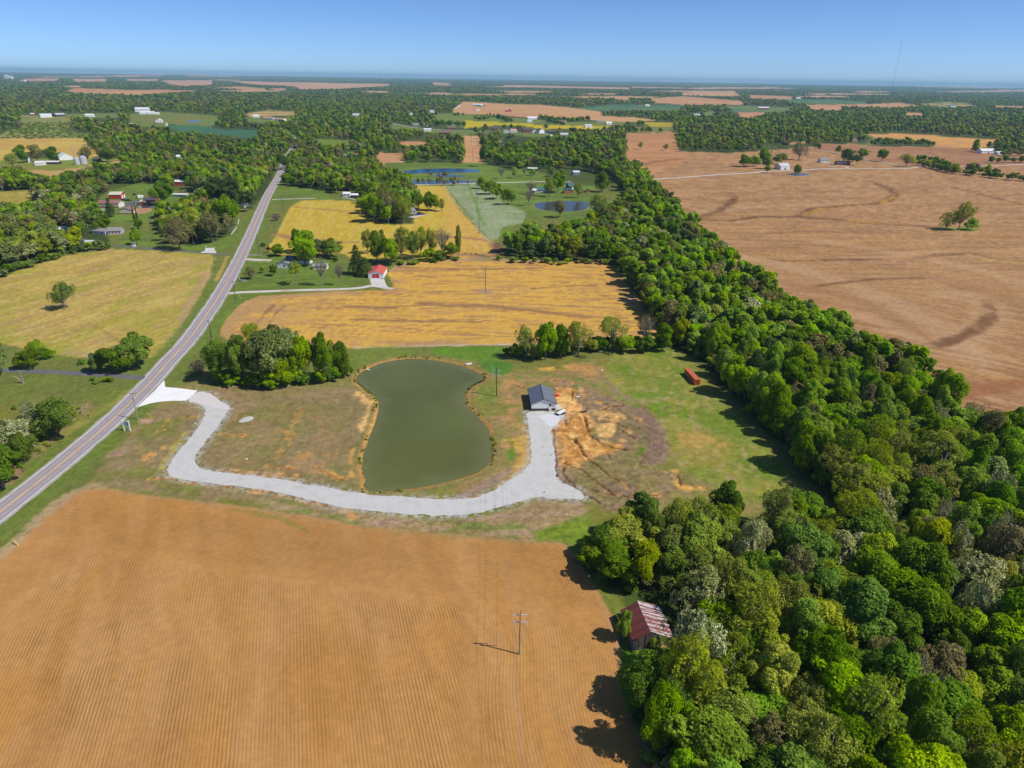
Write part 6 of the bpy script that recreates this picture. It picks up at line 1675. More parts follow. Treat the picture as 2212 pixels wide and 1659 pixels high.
NAMES = {'green': 'broadleaf_tree', 'bright': 'broadleaf_tree', 'tallgreen': 'broadleaf_tree', 'tallbright': 'broadleaf_tree', 'olive': 'budding_tree', 'gold': 'budding_tree', 'cream': 'flowering_tree',
         'bare': 'bare_tree', 'brown': 'bare_tree', 'conifer': 'conifer_tree', 'silver': 'broadleaf_tree', 'red': 'ornamental_tree', 'poplar': 'poplar_tree', 'ragged': 'broadleaf_tree', 'shrub': 'shrub', 'shrubsilver': 'shrub', 'shrubred': 'shrub', 'darkpine': 'pine_tree'}

def place_tree(x, y, h, w, spec, label, group=None, seed=None, trunk=None, cat=None):
    r = random.Random(seed if seed is not None else int(x * 13 + y * 7))
    proto, mat, _, ts = SPEC[spec]
    if trunk is not None: ts = trunk
    me = r.choice(NEARC[proto])
    crown_h = h * (1 - ts)
    szz = crown_h / 2 / ZR[proto]
    zc = h - crown_h / 2
    shrub = spec.startswith('shrub')
    root = empty(NAMES[spec], (x, y, 0), r.uniform(0, 6.28), label, cat or ('shrub' if shrub else 'tree'), group)
    c_ = bpy.data.objects.new("crown", me)
    c_.scale = (w / 2 * r.uniform(.94, 1.08), w / 2 * r.uniform(.85, 1.12), szz); c_.location = (0, 0, zc); link(c_, root)
    c_.material_slots[0].link = 'OBJECT'; c_.material_slots[0].material = LEAF[mat]
    if not shrub:
        tm = r.choice(TRUNKS if ts < .33 else TRUNKS_LONG)
        h0 = 1.5 if ts < .33 else 2.2
        t_ = bpy.data.objects.new("trunk", tm)
        rs = max(.13 * h ** .5 / .055 * .55, w / 2 * .75)
        t_.scale = (min(rs, w / 2), min(rs, w / 2), (zc + .15) / h0); t_.location = (0, 0, zc); link(t_, root)
    return root

def tree_at(ub, vb, htop, wpx, spec, label, group=None, trunk=None, **k):
    """tree whose foot stands at photo point (ub,vb), htop photo units tall and wpx wide"""
    x, y = g(ub, vb)
    uu, vv = float(ub), float(vb) - htop
    # walk along the vertical of that spot
    lo, hi = .5, 60.
    for _ in range(40):
        m_ = (lo + hi) / 2
        if project(x, y, m_)[1] > vv: lo = m_
        else: hi = m_
    h = lo
    depth = y * math.cos(PITCH) + (H - h / 2) * math.sin(PITCH)
    return place_tree(x, y, h, wpx * depth / FOC, spec, label, group, trunk=trunk, **k)

TREED = []      # photo zones taken by the hand-placed trees
def T(ub, vb, h, w, spec, label, group=None, trunk=None, cat=None):
    x, y = g(ub, vb); TREED.append((x, y))
    return tree_at(ub, vb, h, w, spec, label, group, trunk, cat=cat)

# ---- trees one can point at
T(140, 668, 58, 50, 'ragged', 'ragged dark green tree standing alone in the dry field beside the road')
T(590, 828, 118, 112, 'silver', 'biggest blue-green tree in the clump beside the pond')
T(478, 822, 92, 72, 'green', 'dense dark green tree at the road end of the pondside clump')
T(522, 828, 105, 70, 'green', 'dark tree squeezed against the big blue-green tree, on its road side')
T(556, 790, 92, 60, 'olive', 'olive tree showing behind the pondside clump')
T(660, 822, 95, 58, 'bright', 'bright green tree just pondward of the big blue-green tree')
T(626, 800, 95, 60, 'silver', 'grey-green tree half hidden behind the big blue-green tree')
T(700, 822, 98, 56, 'green', 'deep green tree in the pondside clump, last but one before the water')
T(738, 815, 78, 48, 'tallgreen', 'tall green tree at the water end of the pondside clump')
T(610, 832, 62, 66, 'bright', 'low bright bush-like tree at the foot of the pondside clump')
T(432, 806, 30, 40, 'shrubred', 'reddish brown brush at the road end of the pondside clump', cat='shrub')
T(1137, 776, 72, 44, 'olive', 'olive tree at the pond end of the tree row behind the white shed')
T(1178, 778, 80, 52, 'bright', 'bright green tree, second in the row behind the white shed')
T(1212, 772, 72, 46, 'green', 'deep green tree, third in the row behind the white shed')
T(1248, 770, 78, 60, 'olive', 'pale olive tree in the middle of the row behind the white shed')
T(1292, 760, 34, 36, 'green', 'low round tree in the gap of the row behind the white shed')
T(1322, 757, 74, 62, 'olive', 'round olive tree on tall stems near the end of the row behind the white shed', trunk=.3)
T(1350, 760, 34, 46, 'bright', 'bushy green tree under the round olive tree in the row')
T(1392, 752, 76, 42, 'bare', 'nearly bare grey tree where the row meets the wooded belt')
T(1390, 762, 36, 40, 'green', 'bushy green tree under the nearly bare grey tree')
T(1430, 758, 60, 50, 'tallgreen', 'tall green tree where the row joins the wooded belt')
T(215, 802, 40, 44, 'shrubsilver', 'grey-green bush at the road end of the dry field')
T(252, 805, 56, 58, 'green', 'round green tree beside the asphalt lane, left of its taller neighbour')
T(300, 793, 70, 78, 'green', 'broad dark green tree between the dry field and the road')
T(66, 795, 40, 46, 'green', 'low round green tree in front of the other by the asphalt lane')
T(84, 778, 42, 42, 'bright', 'round bright tree behind the low one at the edge of the dry field')
T(106, 775, 22, 26, 'shrub', 'small green bush beside the two round trees by the lane')
T(178, 786, 10, 20, 'shrub', 'tiny olive bush on the grass below the dry field')
T(-2, 812, 82, 62, 'silver', 'blue-green tree at the end of the asphalt lane')
T(128, 940, 78, 92, 'green', 'broad deep green tree on the bank across the road from the sign')
T(32, 985, 78, 88, 'cream', 'large cream-blossomed tree on the bank by the road')
T(80, 935, 66, 62, 'cream', 'smaller cream-blossomed tree between the large one and the deep green tree')
T(55, 1000, 62, 60, 'green', 'dark green tree below the cream blossom on the road bank')
T(10, 1055, 92, 92, 'green', 'dark leafy tree at the near end of the road bank')
T(-30, 1010, 95, 90, 'tallgreen', 'tall dark tree behind the near end of the road bank')
T(32, 604 + 28, 26, 26, 'shrub', 'small bush in the lawn by the lane') if False else None
T(32, 874 + 10, 8, 12, 'shrub', 'tiny dark bush in the lawn behind the cream blossom')
# house yard
T(660, 573, 76, 66, 'bright', 'big round bright green tree beside the white ranch house')
T(648, 545, 50, 40, 'green', 'dark tree behind the big round one by the ranch house')
T(690, 553, 36, 44, 'silver', 'grey-green tree behind the yard of the ranch house')
T(716, 556, 38, 54, 'green', 'dark spreading tree behind the small white shed')
T(772, 593, 64, 46, 'conifer', 'tall dark spruce beside the red-roofed barn')
T(789, 596, 42, 38, 'conifer', 'shorter blue-green spruce touching the red-roofed barn')
T(592, 596, 24, 22, 'green', 'small round tree in front of the ranch house')
T(568, 590, 16, 13, 'gold', 'little yellow-green tree in the front yard')
T(541, 603, 26, 28, 'brown', 'sparse brownish tree in the front yard near the road')
T(640, 615, 52, 30, 'olive', 'slender olive tree in the side yard with a long shadow', trunk=.4)
T(696, 618, 64, 36, 'bare', 'leafless grey tree standing by the gravel lane in the yard', trunk=.4)
T(734, 617, 50, 24, 'bare', 'thin bare tree between the leafless grey tree and the red-roofed barn', trunk=.4)
T(600, 553, 26, 34, 'green', 'bushy tree behind the dark wing of the ranch house')
T(581, 547, 14, 9, 'red', 'small dark red ornamental tree north of the ranch house drive')
T(569, 532, 8, 14, 'shrub', 'little round shrub near the road above the ranch house')
T(596, 477, 17, 26, 'shrubred', 'round purplish bush between the road and the yellow field')
T(725, 565, 12, 13, 'shrub', 'small shrub behind the side yard')
# middle groves
for u_, v_, h_, w_, s_, lb in [
    (795, 548, 52, 34, 'olive', 'olive tree leading the grove above the red-roofed barn'), (815, 566, 68, 38, 'green', 'dark green tree near the front of the grove above the red-roofed barn'),
    (846, 572, 58, 46, 'bright', 'leafy yellow-green tree just above the red-roofed barn'), (868, 566, 78, 50, 'olive', 'tallest olive tree of the grove above the red-roofed barn'),
    (826, 545, 50, 34, 'conifer', 'dark pointed tree inside the grove'), (892, 560, 62, 34, 'green', 'green tree in the middle of the grove'), (910, 556, 66, 34, 'olive', 'thin-crowned olive tree on bare stems, first of three'),
    (932, 556, 62, 30, 'olive', 'thin-crowned olive tree on bare stems, second of three'), (955, 556, 66, 40, 'bare', 'wide bare-stemmed tree near the end of the grove'),
    (975, 560, 36, 36, 'green', 'bushy green tree at the foot of the poplar'), (991, 556, 72, 19, 'poplar', 'lone slender poplar at the field end of the grove'),
    (925, 562, 26, 34, 'bright', 'low bright undergrowth tree below the bare stems'), (950, 562, 22, 34, 'green', 'low dark undergrowth tree below the bare stems'),
    (808, 480, 60, 52, 'green', 'dense dark tree at the near end of the island grove in the yellow field'), (845, 478, 66, 46, 'brown', 'purplish brown tree in the island grove of the yellow field'),
    (872, 482, 60, 40, 'olive', 'olive tree on the lane side of the island grove'), (832, 455, 60, 34, 'olive', 'pale tree behind the island grove'), (790, 462, 40, 34, 'bright', 'small bright tree at the tip of the island grove'),
    (905, 452, 38, 30, 'green', 'green tree at the parking place in the yellow field'), (925, 455, 42, 30, 'green', 'second green tree beside the parking place'), (940, 455, 36, 26, 'bright', 'brighter tree beside the parking place'), (954, 457, 28, 18, 'olive', 'small tree at the field end of the parking place'),
    (1097, 442, 36, 28, 'green', 'round green tree standing alone in the pasture strip'), (1042, 408, 26, 26, 'bright', 'first bush-like tree of the hedgerow in the pasture'), (1057, 420, 30, 30, 'bright', 'second bush-like tree of the hedgerow in the pasture'),
    (1073, 430, 32, 30, 'bright', 'third bush-like tree of the hedgerow in the pasture'), (1142, 445, 36, 22, 'bare', 'thin bare tree beside the small pond'), (1146, 420, 30, 26, 'bare', 'bare tree behind the small pond lawn'),
    (1186, 425, 44, 24, 'olive', 'olive tree on the lawn behind the small pond'), (1205, 416, 46, 36, 'bright', 'leafy tree beside the teal-roofed house'), (1248, 428, 34, 22, 'olive', 'slim tree beside the log house'),
    (1209, 470, 38, 32, 'brown', 'brownish tree at the near bank of the small pond'), (1293, 482, 62, 56, 'olive', 'large round yellow-green tree beside the small pond'), (1315, 488, 40, 40, 'brown', 'greyish tree touching the large yellow-green one by the small pond'),
    (1112, 385, 24, 16, 'bright', 'small tree on the lawn below the far pond'), (1083, 387, 26, 20, 'bare', 'bare tree on the lawn below the far pond'), (1132, 381, 20, 15, 'bare', 'second bare tree on the lawn below the far pond'), (1150, 380, 16, 15, 'bright', 'little round tree in front of the white carport'),
    (1190, 382, 22, 20, 'olive', 'olive tree beside the far lawn'), (1300, 415, 44, 34, 'green', 'dark tree on the edge of the belt behind the log house'),
    (1043, 360, 44, 22, 'darkpine', 'dark pine at the corner of the wood by the mown corridor')]:
    T(u_, v_, h_, w_, s_, lb)
T(1347, 1382, 62, 44, 'bright', 'leafy tree leaning over the red roof slope of the old barn')
T(1408, 1402, 26, 26, 'bright', 'vine-like bush climbing the front wall of the old barn')
T(1452, 1412, 40, 34, 'cream', 'pale leafy bush at the rusty corner of the old barn')
# farmyard trees across the road
for u_, v_, h_, w_, s_, lb in [
    (240, 468, 42, 24, 'conifer', 'tall dark conifer beside the cream shed with a maroon roof'), (389, 540, 68, 66, 'brown', 'largest brownish oak above the concrete pad'), (356, 520, 40, 22, 'olive', 'slim olive tree between the garden and the big oak'),
    (425, 515, 66, 48, 'gold', 'yellow-green tree behind the big brownish oak'), (460, 525, 68, 50, 'brown', 'brownish tree beside the yellow-green one'), (410, 470, 40, 50, 'gold', 'yellow-green tree crown behind the brownish oak'),
    (478, 485, 50, 40, 'gold', 'yellow-green tree nearest the white road fence'), (495, 500, 80, 52, 'green', 'tall green tree closest to the road fence'), (535, 458, 46, 36, 'darkpine', 'dark broad pine nearest the road'),
    (500, 448, 66, 60, 'darkpine', 'tallest dark pine beside the road'), (468, 444, 62, 54, 'darkpine', 'dark pine on the house side of the tallest one'), (355, 445, 58, 54, 'green', 'broad dark green tree over the brick house'),
    (420, 445, 26, 40, 'green', 'low green trees beside the long white shed'), (420, 400, 34, 34, 'silver', 'pale grey-green tree beside the white-roofed barn'), (296, 528, 34, 26, 'bright', 'small green tree on the lawn by the lane'),
    (225, 500, 34, 40, 'green', 'dark tree behind the grey-roofed house'), (300, 495, 24, 20, 'green', 'small tree below the brick house'), (291, 478, 40, 6, 'conifer', 'thin columnar conifer beside the maroon-roofed garage'), (298, 480, 46, 6, 'conifer', 'taller columnar conifer beside the maroon-roofed garage'),
    (28, 362, 30, 30, 'olive', 'olive tree at the end of the grain-bin farm'), (50, 352, 40, 26, 'green', 'dark tree behind the grain-bin farm'), (82, 350, 38, 36, 'brown', 'brownish tree behind the white farm shed'), (116, 352, 36, 32, 'green', 'dark green tree in the middle of the grain-bin farm'),
    (190, 352, 38, 30, 'brown', 'brownish tree beside the grain bins'), (234, 350, 32, 36, 'green', 'round green tree on the farm meadow'), (195, 385, 28, 26, 'bare', 'round leafless tree below the grain bins'), (612, 368, 34, 22, 'darkpine', 'dark pine where the road enters the trees')]:
    T(u_, v_, h_, w_, s_, lb)
# big brown field
T(2070, 497, 62, 46, 'olive', 'tall airy willow standing alone in the brown field', trunk=.12)
T(2043, 497, 38, 36, 'olive', 'lower bushy half of the lone tree pair in the brown field', trunk=.05)
T(2096, 497, 26, 30, 'bright', 'low bush on the road side of the lone airy willow', trunk=.05)
for s_, h_, w_, sp_, lb in [("395,692", 27, 28, 'green', 'first dark round tree beside the brown-field barn'), ("460,690", 24, 26, 'bright', 'second round tree beside the brown-field barn'), ("520,672", 34, 34, 'green', 'tallest tree behind the brown-field barn'),
                            ("540,705", 28, 24, 'green', 'tree in front of the tallest one by the barn'), ("625,676", 24, 26, 'bright', 'round tree over the ridge of the brown-field barn'), ("548,732", 16, 14, 'green', 'small tree by the lane to the barn'), ("742,742", 22, 20, 'green', 'small round tree beside the little field pond'),
                            ("752,648", 38, 32, 'brown', 'broad brownish tree above the barn lawn'), ("855,580", 24, 16, 'olive', 'tree at the head of the diagonal lane'), ("880,582", 14, 11, 'green', 'bush beside the diagonal lane'), ("1005,606", 18, 14, 'green', 'small tree halfway down the diagonal lane'),
                            ("1065,680", 36, 28, 'green', 'tall tree over the roadside house'), ("1128,684", 22, 18, 'darkpine', 'dark tree behind the roadside house'), ("1160,640", 22, 28, 'green', 'spreading tree by the diagonal lane'), ("1290,658", 27, 24, 'green', 'round tree between the lanes'),
                            ("1445,690", 28, 32, 'olive', 'round olive tree by the lane crossing'), ("1895,595", 28, 16, 'poplar', 'pointed tree beside the far farm'), ("1935,582", 1, 6, 'green', '')]:
    if lb:
        u_, v_ = PC(s_)[0]; T(u_, v_, h_, w_, sp_, lb)
for s_, h_, w_, lb in [("1937,580", 17, 14, 'lone dark bush in the upper brown field'), ("2103,588", 16, 12, 'second lone bush in the upper brown field, nearer the wood')]:
    u_, v_ = PB(s_)[0]; T(u_, v_, h_, w_, 'olive', lb)

# ---- woods: scattered trees -----------------------------------------------------------------------
keepout = [G(px) for px in OPEN] + [pond_w]
zone_pts = []
def scatter(r0, r1, step, stepr=None, jit=.42, az0=-51, az1=51):
    rs = []
    r = r0
    while r < r1:
        sl = step(r) if callable(step) else step
        sr = stepr(r) if stepr else sl
        n_ = int(math.radians(az1 - az0) * r / sl)
        a = np.radians(az0) + (np.arange(n_) + rng.uniform(-jit, jit, n_) + rng.random()) * sl / r
        q = r + rng.uniform(-jit, jit, n_) * sr
        rs.append(np.stack([q * np.sin(a), q * np.cos(a), np.full(n_, sr)], 1))
        r += sr
    return np.vstack(rs)
def in_any(x, y, polys):
    m_ = np.zeros(x.shape, bool)
    for p_ in polys: m_ |= inside(x, y, p_)
    return m_
open_px = [np.array(px) for px in OPEN]
def opens(x, y, h):
    """true where a tree of height h would stand on, or hide, an open field seen in the photo"""
    m_ = np.zeros(x.shape, bool)
    for z_ in (0, .45, .85):
        u, v = project(x, y, h * z_)
        for p_ in open_px:
            if p_[:, 1].max() < v.min() or p_[:, 1].min() > v.max(): continue
            m_ |= inside(u, v, p_)
    return m_
road_all = [road_w] + [G(l_[0]) for l_ in lanes]
def near_road(x, y, pad):
    m_ = np.zeros(x.shape, bool)
    for k, p_ in enumerate(road_all):
        m_ |= seg_dist(x, y, p_, False) < (np.where(y < 940, pad + 4, 4.5) if k == 0 else pad - 2)
    return m_
# dense woods near the camera
s1 = scatter(70, 420, 7.3)
wpoly = [G(WOODS[k]) for k in ('barn wood', 'belt')]
m1 = in_any(s1[:, 0], s1[:, 1], wpoly) & ~near_road(s1[:, 0], s1[:, 1], 8)
s1 = s1[m1]
s2 = scatter(420, 1000, 8.6)
wpoly2 = wpoly + [G(WOODS[k]) for k in ('middle wood', 'west wood')]
u2, v2 = project(s2[:, 0], s2[:, 1])
backwood = (v2 < np.interp(u2, [-300, 200, 240, 330, 400, 450, 560, 600, 640, 700, 760, 860, 900, 1040, 1100], [560, 400, 400, 395, 415, 440, 452, 400, 404, 412, 425, 450, 400, 372, 300])) & (v2 > 290) & (u2 < 1100)
fn = fbm(s2[:, 0], s2[:, 1], 60, 301, 3)
m2 = (in_any(s2[:, 0], s2[:, 1], wpoly + [G(WOODS[k]) for k in ('island grove', 'yard grove', 'pine grove', 'drive grove')]) | ((in_any(s2[:, 0], s2[:, 1], wpoly2) | (backwood & (fn > .30))) & ~opens(s2[:, 0], s2[:, 1], 10))) & ~near_road(s2[:, 0], s2[:, 1], 8)
s2 = s2[m2]
s3 = scatter(1000, 2600, lambda r: 9 + (r - 1000) / 400, lambda r: max(10, .022 * r))
u3, v3 = project(s3[:, 0], s3[:, 1])
fn = fbm(s3[:, 0], s3[:, 1], 220, 311, 3); fn2 = fbm(s3[:, 0], s3[:, 1], 45, 312, 3)
m3 = ~opens(s3[:, 0], s3[:, 1], 12) & (fn2 > .33) & ~near_road(s3[:, 0], s3[:, 1], 10)
s3 = s3[m3]
s4 = scatter(2600, 26000, lambda r: 13 * (r / 2600) ** .55, lambda r: .03 * r)
m4 = ~opens(s4[:, 0], s4[:, 1], 10) & (fbm(s4[:, 0], s4[:, 1], 900, 321, 3) > .30)
s4 = s4[m4]
print("trees", len(s1), len(s2), len(s3), len(s4))

# houses and yards keep their distance (filled by the building list)
def clear_of(s, spots, pad):
    m_ = np.ones(len(s), bool)
    for bx, by, br in spots:
        m_ &= (s[:, 0] - bx) ** 2 + (s[:, 1] - by) ** 2 > (br + pad) ** 2
    return s[m_]
snag(50, 828, 5.5, 'broken dead tree beside the asphalt lane on the lawn')

s1 = clear_of(s1, BSPOTS, 3.5); s2 = clear_of(s2, BSPOTS, 4); s3 = clear_of(s3, BSPOTS, 5)
tr_ = np.array(TREED)
def clear_trees(s, pad):
    m_ = np.ones(len(s), bool)
    for bx, by in tr_: m_ &= (s[:, 0] - bx) ** 2 + (s[:, 1] - by) ** 2 > pad ** 2
    return s[m_]
s1 = clear_trees(s1, 5); s2 = clear_trees(s2, 5); s3 = clear_trees(s3, 6)

def forest_species(x, y, r):
    q = float(fbm(np.array([x]), np.array([y]), 35, 401, 2)[0]) + r.uniform(-.22, .22)
    z = r.random()
    if z < .03: return 'cream'
    if z < .08: return 'bare'
    if z < .13: return 'brown'
    if z < .15: return 'silver'
    if z < .30: return 'conifer' if y > 250 else 'green'
    if q < .47: return 'bright' if r.random() < .6 else 'tallbright'
    if q < .60: return 'green' if r.random() < .6 else 'tallgreen'
    return 'olive' if r.random() < .82 else 'gold'
CREAM_SPOTS = P("1840,1170 1880,1110 2080,1210 2080,1310 2150,1280 2200,1250 2050,1330 2170,1080 1560,1320 1640,1230 1480,1390 1830,1210 1620,1165 1905,1115")
LOCS = [('barn wood', P("1230,1030 2400,1030 2400,1290 1500,1290 1470,1260 1230,1260"), 'in the wood by the pasture'),
        ('barn wood', P("1300,1290 1800,1290 1800,1480 1300,1480"), 'in the wood around the barn'),
        ('barn wood', P("1800,1290 2600,1290 2600,1480 1800,1480"), 'deep in the barn wood'),
        ('barn wood', P("1300,1480 1800,1480 1800,2200 1300,2200"), 'in the wood below the barn'),
        ('barn wood', P("1800,1480 2900,1480 2900,2200 1800,2200"), 'in the lowest wood corner'),
        ('belt', P("1380,600 1750,600 1750,880 1380,880"), 'in the belt above the container'),
        ('belt', P("1560,880 2400,880 2400,1120 1560,1120"), 'in the belt below the container'),
        ('belt', P("1750,600 2500,600 2500,880 1750,880"), 'on the belt\'s brown-field side'),
        ('belt', P("1000,380 1500,380 1500,600 1000,600"), 'behind the golden field')]
DESC = {'green': 'deep green leafy tree', 'bright': 'fresh bright green tree', 'tallgreen': 'tall deep green tree', 'tallbright': 'tall bright green tree', 'olive': 'thin-leaved olive tree', 'gold': 'dense yellow-green tree',
        'cream': 'cream-blossomed tree', 'bare': 'nearly leafless tree', 'brown': 'sparse brownish tree', 'silver': 'bluish grey-green tree', 'conifer': 'dark pointed conifer'}
cand = []
for (x, y, st) in s1: cand.append((x, y))
for (x, y, st) in s2: cand.append((x, y))
cand = np.array(cand)
cu, cv = project(cand[:, 0], cand[:, 1], 8.)
infr = (cu > -40) & (cu < 2250) & (cv < 1720) & (cv > 0)
size = np.where(infr, 1. / np.hypot(cand[:, 0], cand[:, 1]), 0)
order = np.argsort(-size)
N_IND = 300
ind = set(order[:N_IND].tolist())
rt = random.Random(12)
WOODTREES = []
cream_w = [g(u, v + 45) for u, v in CREAM_SPOTS]
used_c = set()
for k_ in sorted(ind):
    x, y = float(cand[k_, 0]), float(cand[k_, 1])
    sp = forest_species(x, y, rt)
    if x < 45 and y < 175 and sp in ('bare', 'brown'): sp = 'green'
    if sp == 'cream' and y < 260: sp = 'bright'
    for ci, (cx, cy) in enumerate(cream_w):
        if ci not in used_c and (cx - x) ** 2 + (cy - y) ** 2 < 36: sp = 'cream'; used_c.add(ci); break
    u, v = float(cu[k_]), float(cv[k_])
    loc = next((t for _, p_, t in LOCS if inside(np.array([u]), np.array([v]), p_)[0]), 'in the woods beyond the fields')
    h = rt.uniform(9.5, 18); w = rt.uniform(8, 15)
    if y < 200 and rt.random() < .25: w *= 1.25; h *= 1.1
    if 'tall' in sp: h *= 1.12; w *= .8
    if sp in ('bare', 'brown'): w *= .85; h *= .95
    if sp == 'cream': w *= .8; h *= 1.08
    # lower trees along the edge of the wood
    size_w = 'broad ' if w > 11.6 else ('slim ' if w < 8.6 else '')
    if max(float(sdist(np.array([x]), np.array([y]), wp_)[0]) for wp_ in wpoly) < 9: size_w += 'edge-row '
    WOODTREES.append([x, y, h, w, sp, size_w + DESC[sp] + ' ' + loc, DESC[sp] + 's ' + loc])
LM = {'old barn': (32, 118), 'container': (76, 266), 'golden field': (0, 400)}
from collections import defaultdict
same = defaultdict(list)
for t in WOODTREES: same[t[5]].append(t)
for lb, ts_ in same.items():
    if len(ts_) < 2: continue
    lm = 'orange container' if 'container' in lb or 'belt' in lb else ('golden field' if 'golden' in lb else 'old barn')
    lx, ly = LM['container' if lm == 'orange container' else lm]
    ts_.sort(key=lambda t: (t[0] - lx) ** 2 + (t[1] - ly) ** 2)
    lm = lm.split()[-1] if lm != 'golden field' else lm
    ts_[0][5] += ', nearest the ' + lm; ts_[-1][5] += ', farthest from the ' + lm
    if len(ts_) == 3: ts_[1][5] += ', between two'
for x, y, h, w, sp, lb, gp in WOODTREES: place_tree(x, y, h, w, sp, lb, gp)

# ---- everything farther off: one object, instanced copies of small trees ---------------------------
SRC = bpy.data.collections.new("small_trees"); scene.collection.children.link(SRC)
def small_tree(kind, seed, leaves, size, nl, mat, x, y, h, w, label, wood=None):
    me, _ = crown_mesh("small_tree", seed, kind, leaves, size, nl, [LEAF[mat], BARKG], 0, wood, .6)
    # short trunk below the crown
    zr = {'round': .98, 'tall': 1.3, 'spread': .62, 'cone': 1.42}[kind]
    v = np.empty(len(me.vertices) * 3); me.vertices.foreach_get("co", v); v = v.reshape(-1, 3)
    v[:, 2] = (v[:, 2] / zr * .5 * .82 + .59)          # unit height
    v[:, :2] *= .5                                     # unit width
    f = np.empty(len(me.loops), np.int32); me.loops.foreach_get("vertex_index", f); f = f.reshape(-1, 4)
    mi = np.empty(len(me.polygons), np.int32); me.polygons.foreach_get("material_index", mi)
    tn = np.empty(len(me.polygons), np.float32); me.attributes["tint"].data.foreach_get("value", tn)
    mb = MB(); mb.tube([(0, 0, 0), (0, 0, .5)], [.028, .014], 4, cap=False)
    tv = np.array(mb.v); tf = np.array(mb.f)
    me2 = npmesh("small_tree", np.vstack([v, tv]), np.vstack([f, tf + len(v)]), [LEAF[mat], BARKG], np.concatenate([mi, np.ones(len(tf), np.int32)]))
    a = me2.attributes.new("tint", 'FLOAT', 'FACE'); a.data.foreach_set("value", np.concatenate([tn, np.zeros(len(tf))]).astype(np.float32))
    o = bpy.data.objects.new("small_tree", me2); o.location = (x, y, 0); o.scale = (w, w, h)
    SRC.objects.link(o); tag(o, label, 'tree')
    return o
mid_spec = [('round', 'green'), ('round', 'bright'), ('round', 'olive'), ('tall', 'green'), ('tall', 'bright'), ('round', 'brown'), ('spread', 'brown'), ('cone', 'conifer'), ('round', 'silver'), ('round', 'gold'), ('round', 'cream'), ('round', 'green')]
spots_ = PB("735,365 755,365 870,392 885,390 905,392 945,375 965,372 1008,375 1035,378 1060,400 1075,402 1138,408 1290,380 1320,400 1340,402 1400,400 1430,405 1455,395 1545,405 1640,398 1325,455 1100,450 1055,450 990,440 950,315")
VL = ['dark green tree at the corner of the far maroon-roofed house garden', 'bright green tree behind the winding lane bend', 'olive tree behind the grey-roofed house of the lane', 'tall dark tree behind the far white cottage', 'tall bright tree beside the yellow strip, near its start',
      'brownish tree in the hedge above the yellow strip', 'thin bare tree in the hedge above the yellow strip', 'dark pointed conifer in the hedge above the yellow strip', 'grey-green tree behind the white village farmhouse', 'yellow-green tree beside the white village farmhouse', 'pale tree behind the brown-roofed village house', 'dark green tree next to the grey house on the tan slope']
VF = ['round dark tree between the yellow strip and the grey barn', 'olive tree where the yellow strip meets the belt', 'dark tree behind the dark-roofed village house', 'bright tree behind the brick village house', 'brown tree in the middle of the village row', 'dark tree at the end of the tan slope']
for q, (kd, mt) in enumerate(mid_spec):
    u_, v_ = spots_[q * 2]
    x, y = g(u_, v_)
    small_tree(kd, 700 + q, 3400 if kd != 'spread' else 1100, .125 if kd != 'spread' else .08, 18 if kd != 'cone' else 30, mt, x, y, rt.uniform(10, 15), rt.uniform(9, 13),
               VL[q], -.7 if kd == 'spread' else None)
for q in range(6):
    u_, v_ = spots_[q * 4 + 1]; x, y = g(u_, v_)
    mt = ('green', 'olive', 'green', 'bright', 'brown', 'conifer')[q]
    small_tree('round', 800 + q, 230, .42, 8, mt, x, y, rt.uniform(10, 15), rt.uniform(9, 13), VF[q])
NMID = len(mid_spec)
srcs = sorted(SRC.objects, key=lambda o: o.name)

rest = [(cand[k_, 0], cand[k_, 1], 0) for k_ in range(len(cand)) if k_ not in ind]
pts = []; sc_ = []; ix = []; rt2 = np.random.default_rng(5)
def species_idx(x, y, n_, far_=False):
    q = fbm(x, y, 90 if not far_ else 500, 411, 3) + rt2.uniform(-.2, .2, n_)
    z = rt2.random(n_)
    if not far_:
        out = np.where(q < .44, rt2.choice([1, 4, 1], n_), np.where(q < .62, rt2.choice([0, 3, 11], n_), rt2.choice([2, 2, 9, 5], n_)))
        out = np.where(z < .02, 10, out); out = np.where((z > .02) & (z < .08), 6, out); out = np.where((z > .08) & (z < .15), 5, out)
        out = np.where((z > .15) & (z < .20), 8, out); out = np.where((z > .20) & (z < .24), 7, out)
        return out
    return NMID + np.where(q < .38, rt2.choice([3, 0, 1], n_), np.where(q < .50, rt2.choice([0, 2, 5, 1], n_), rt2.choice([1, 4, 4, 1, 2], n_)))
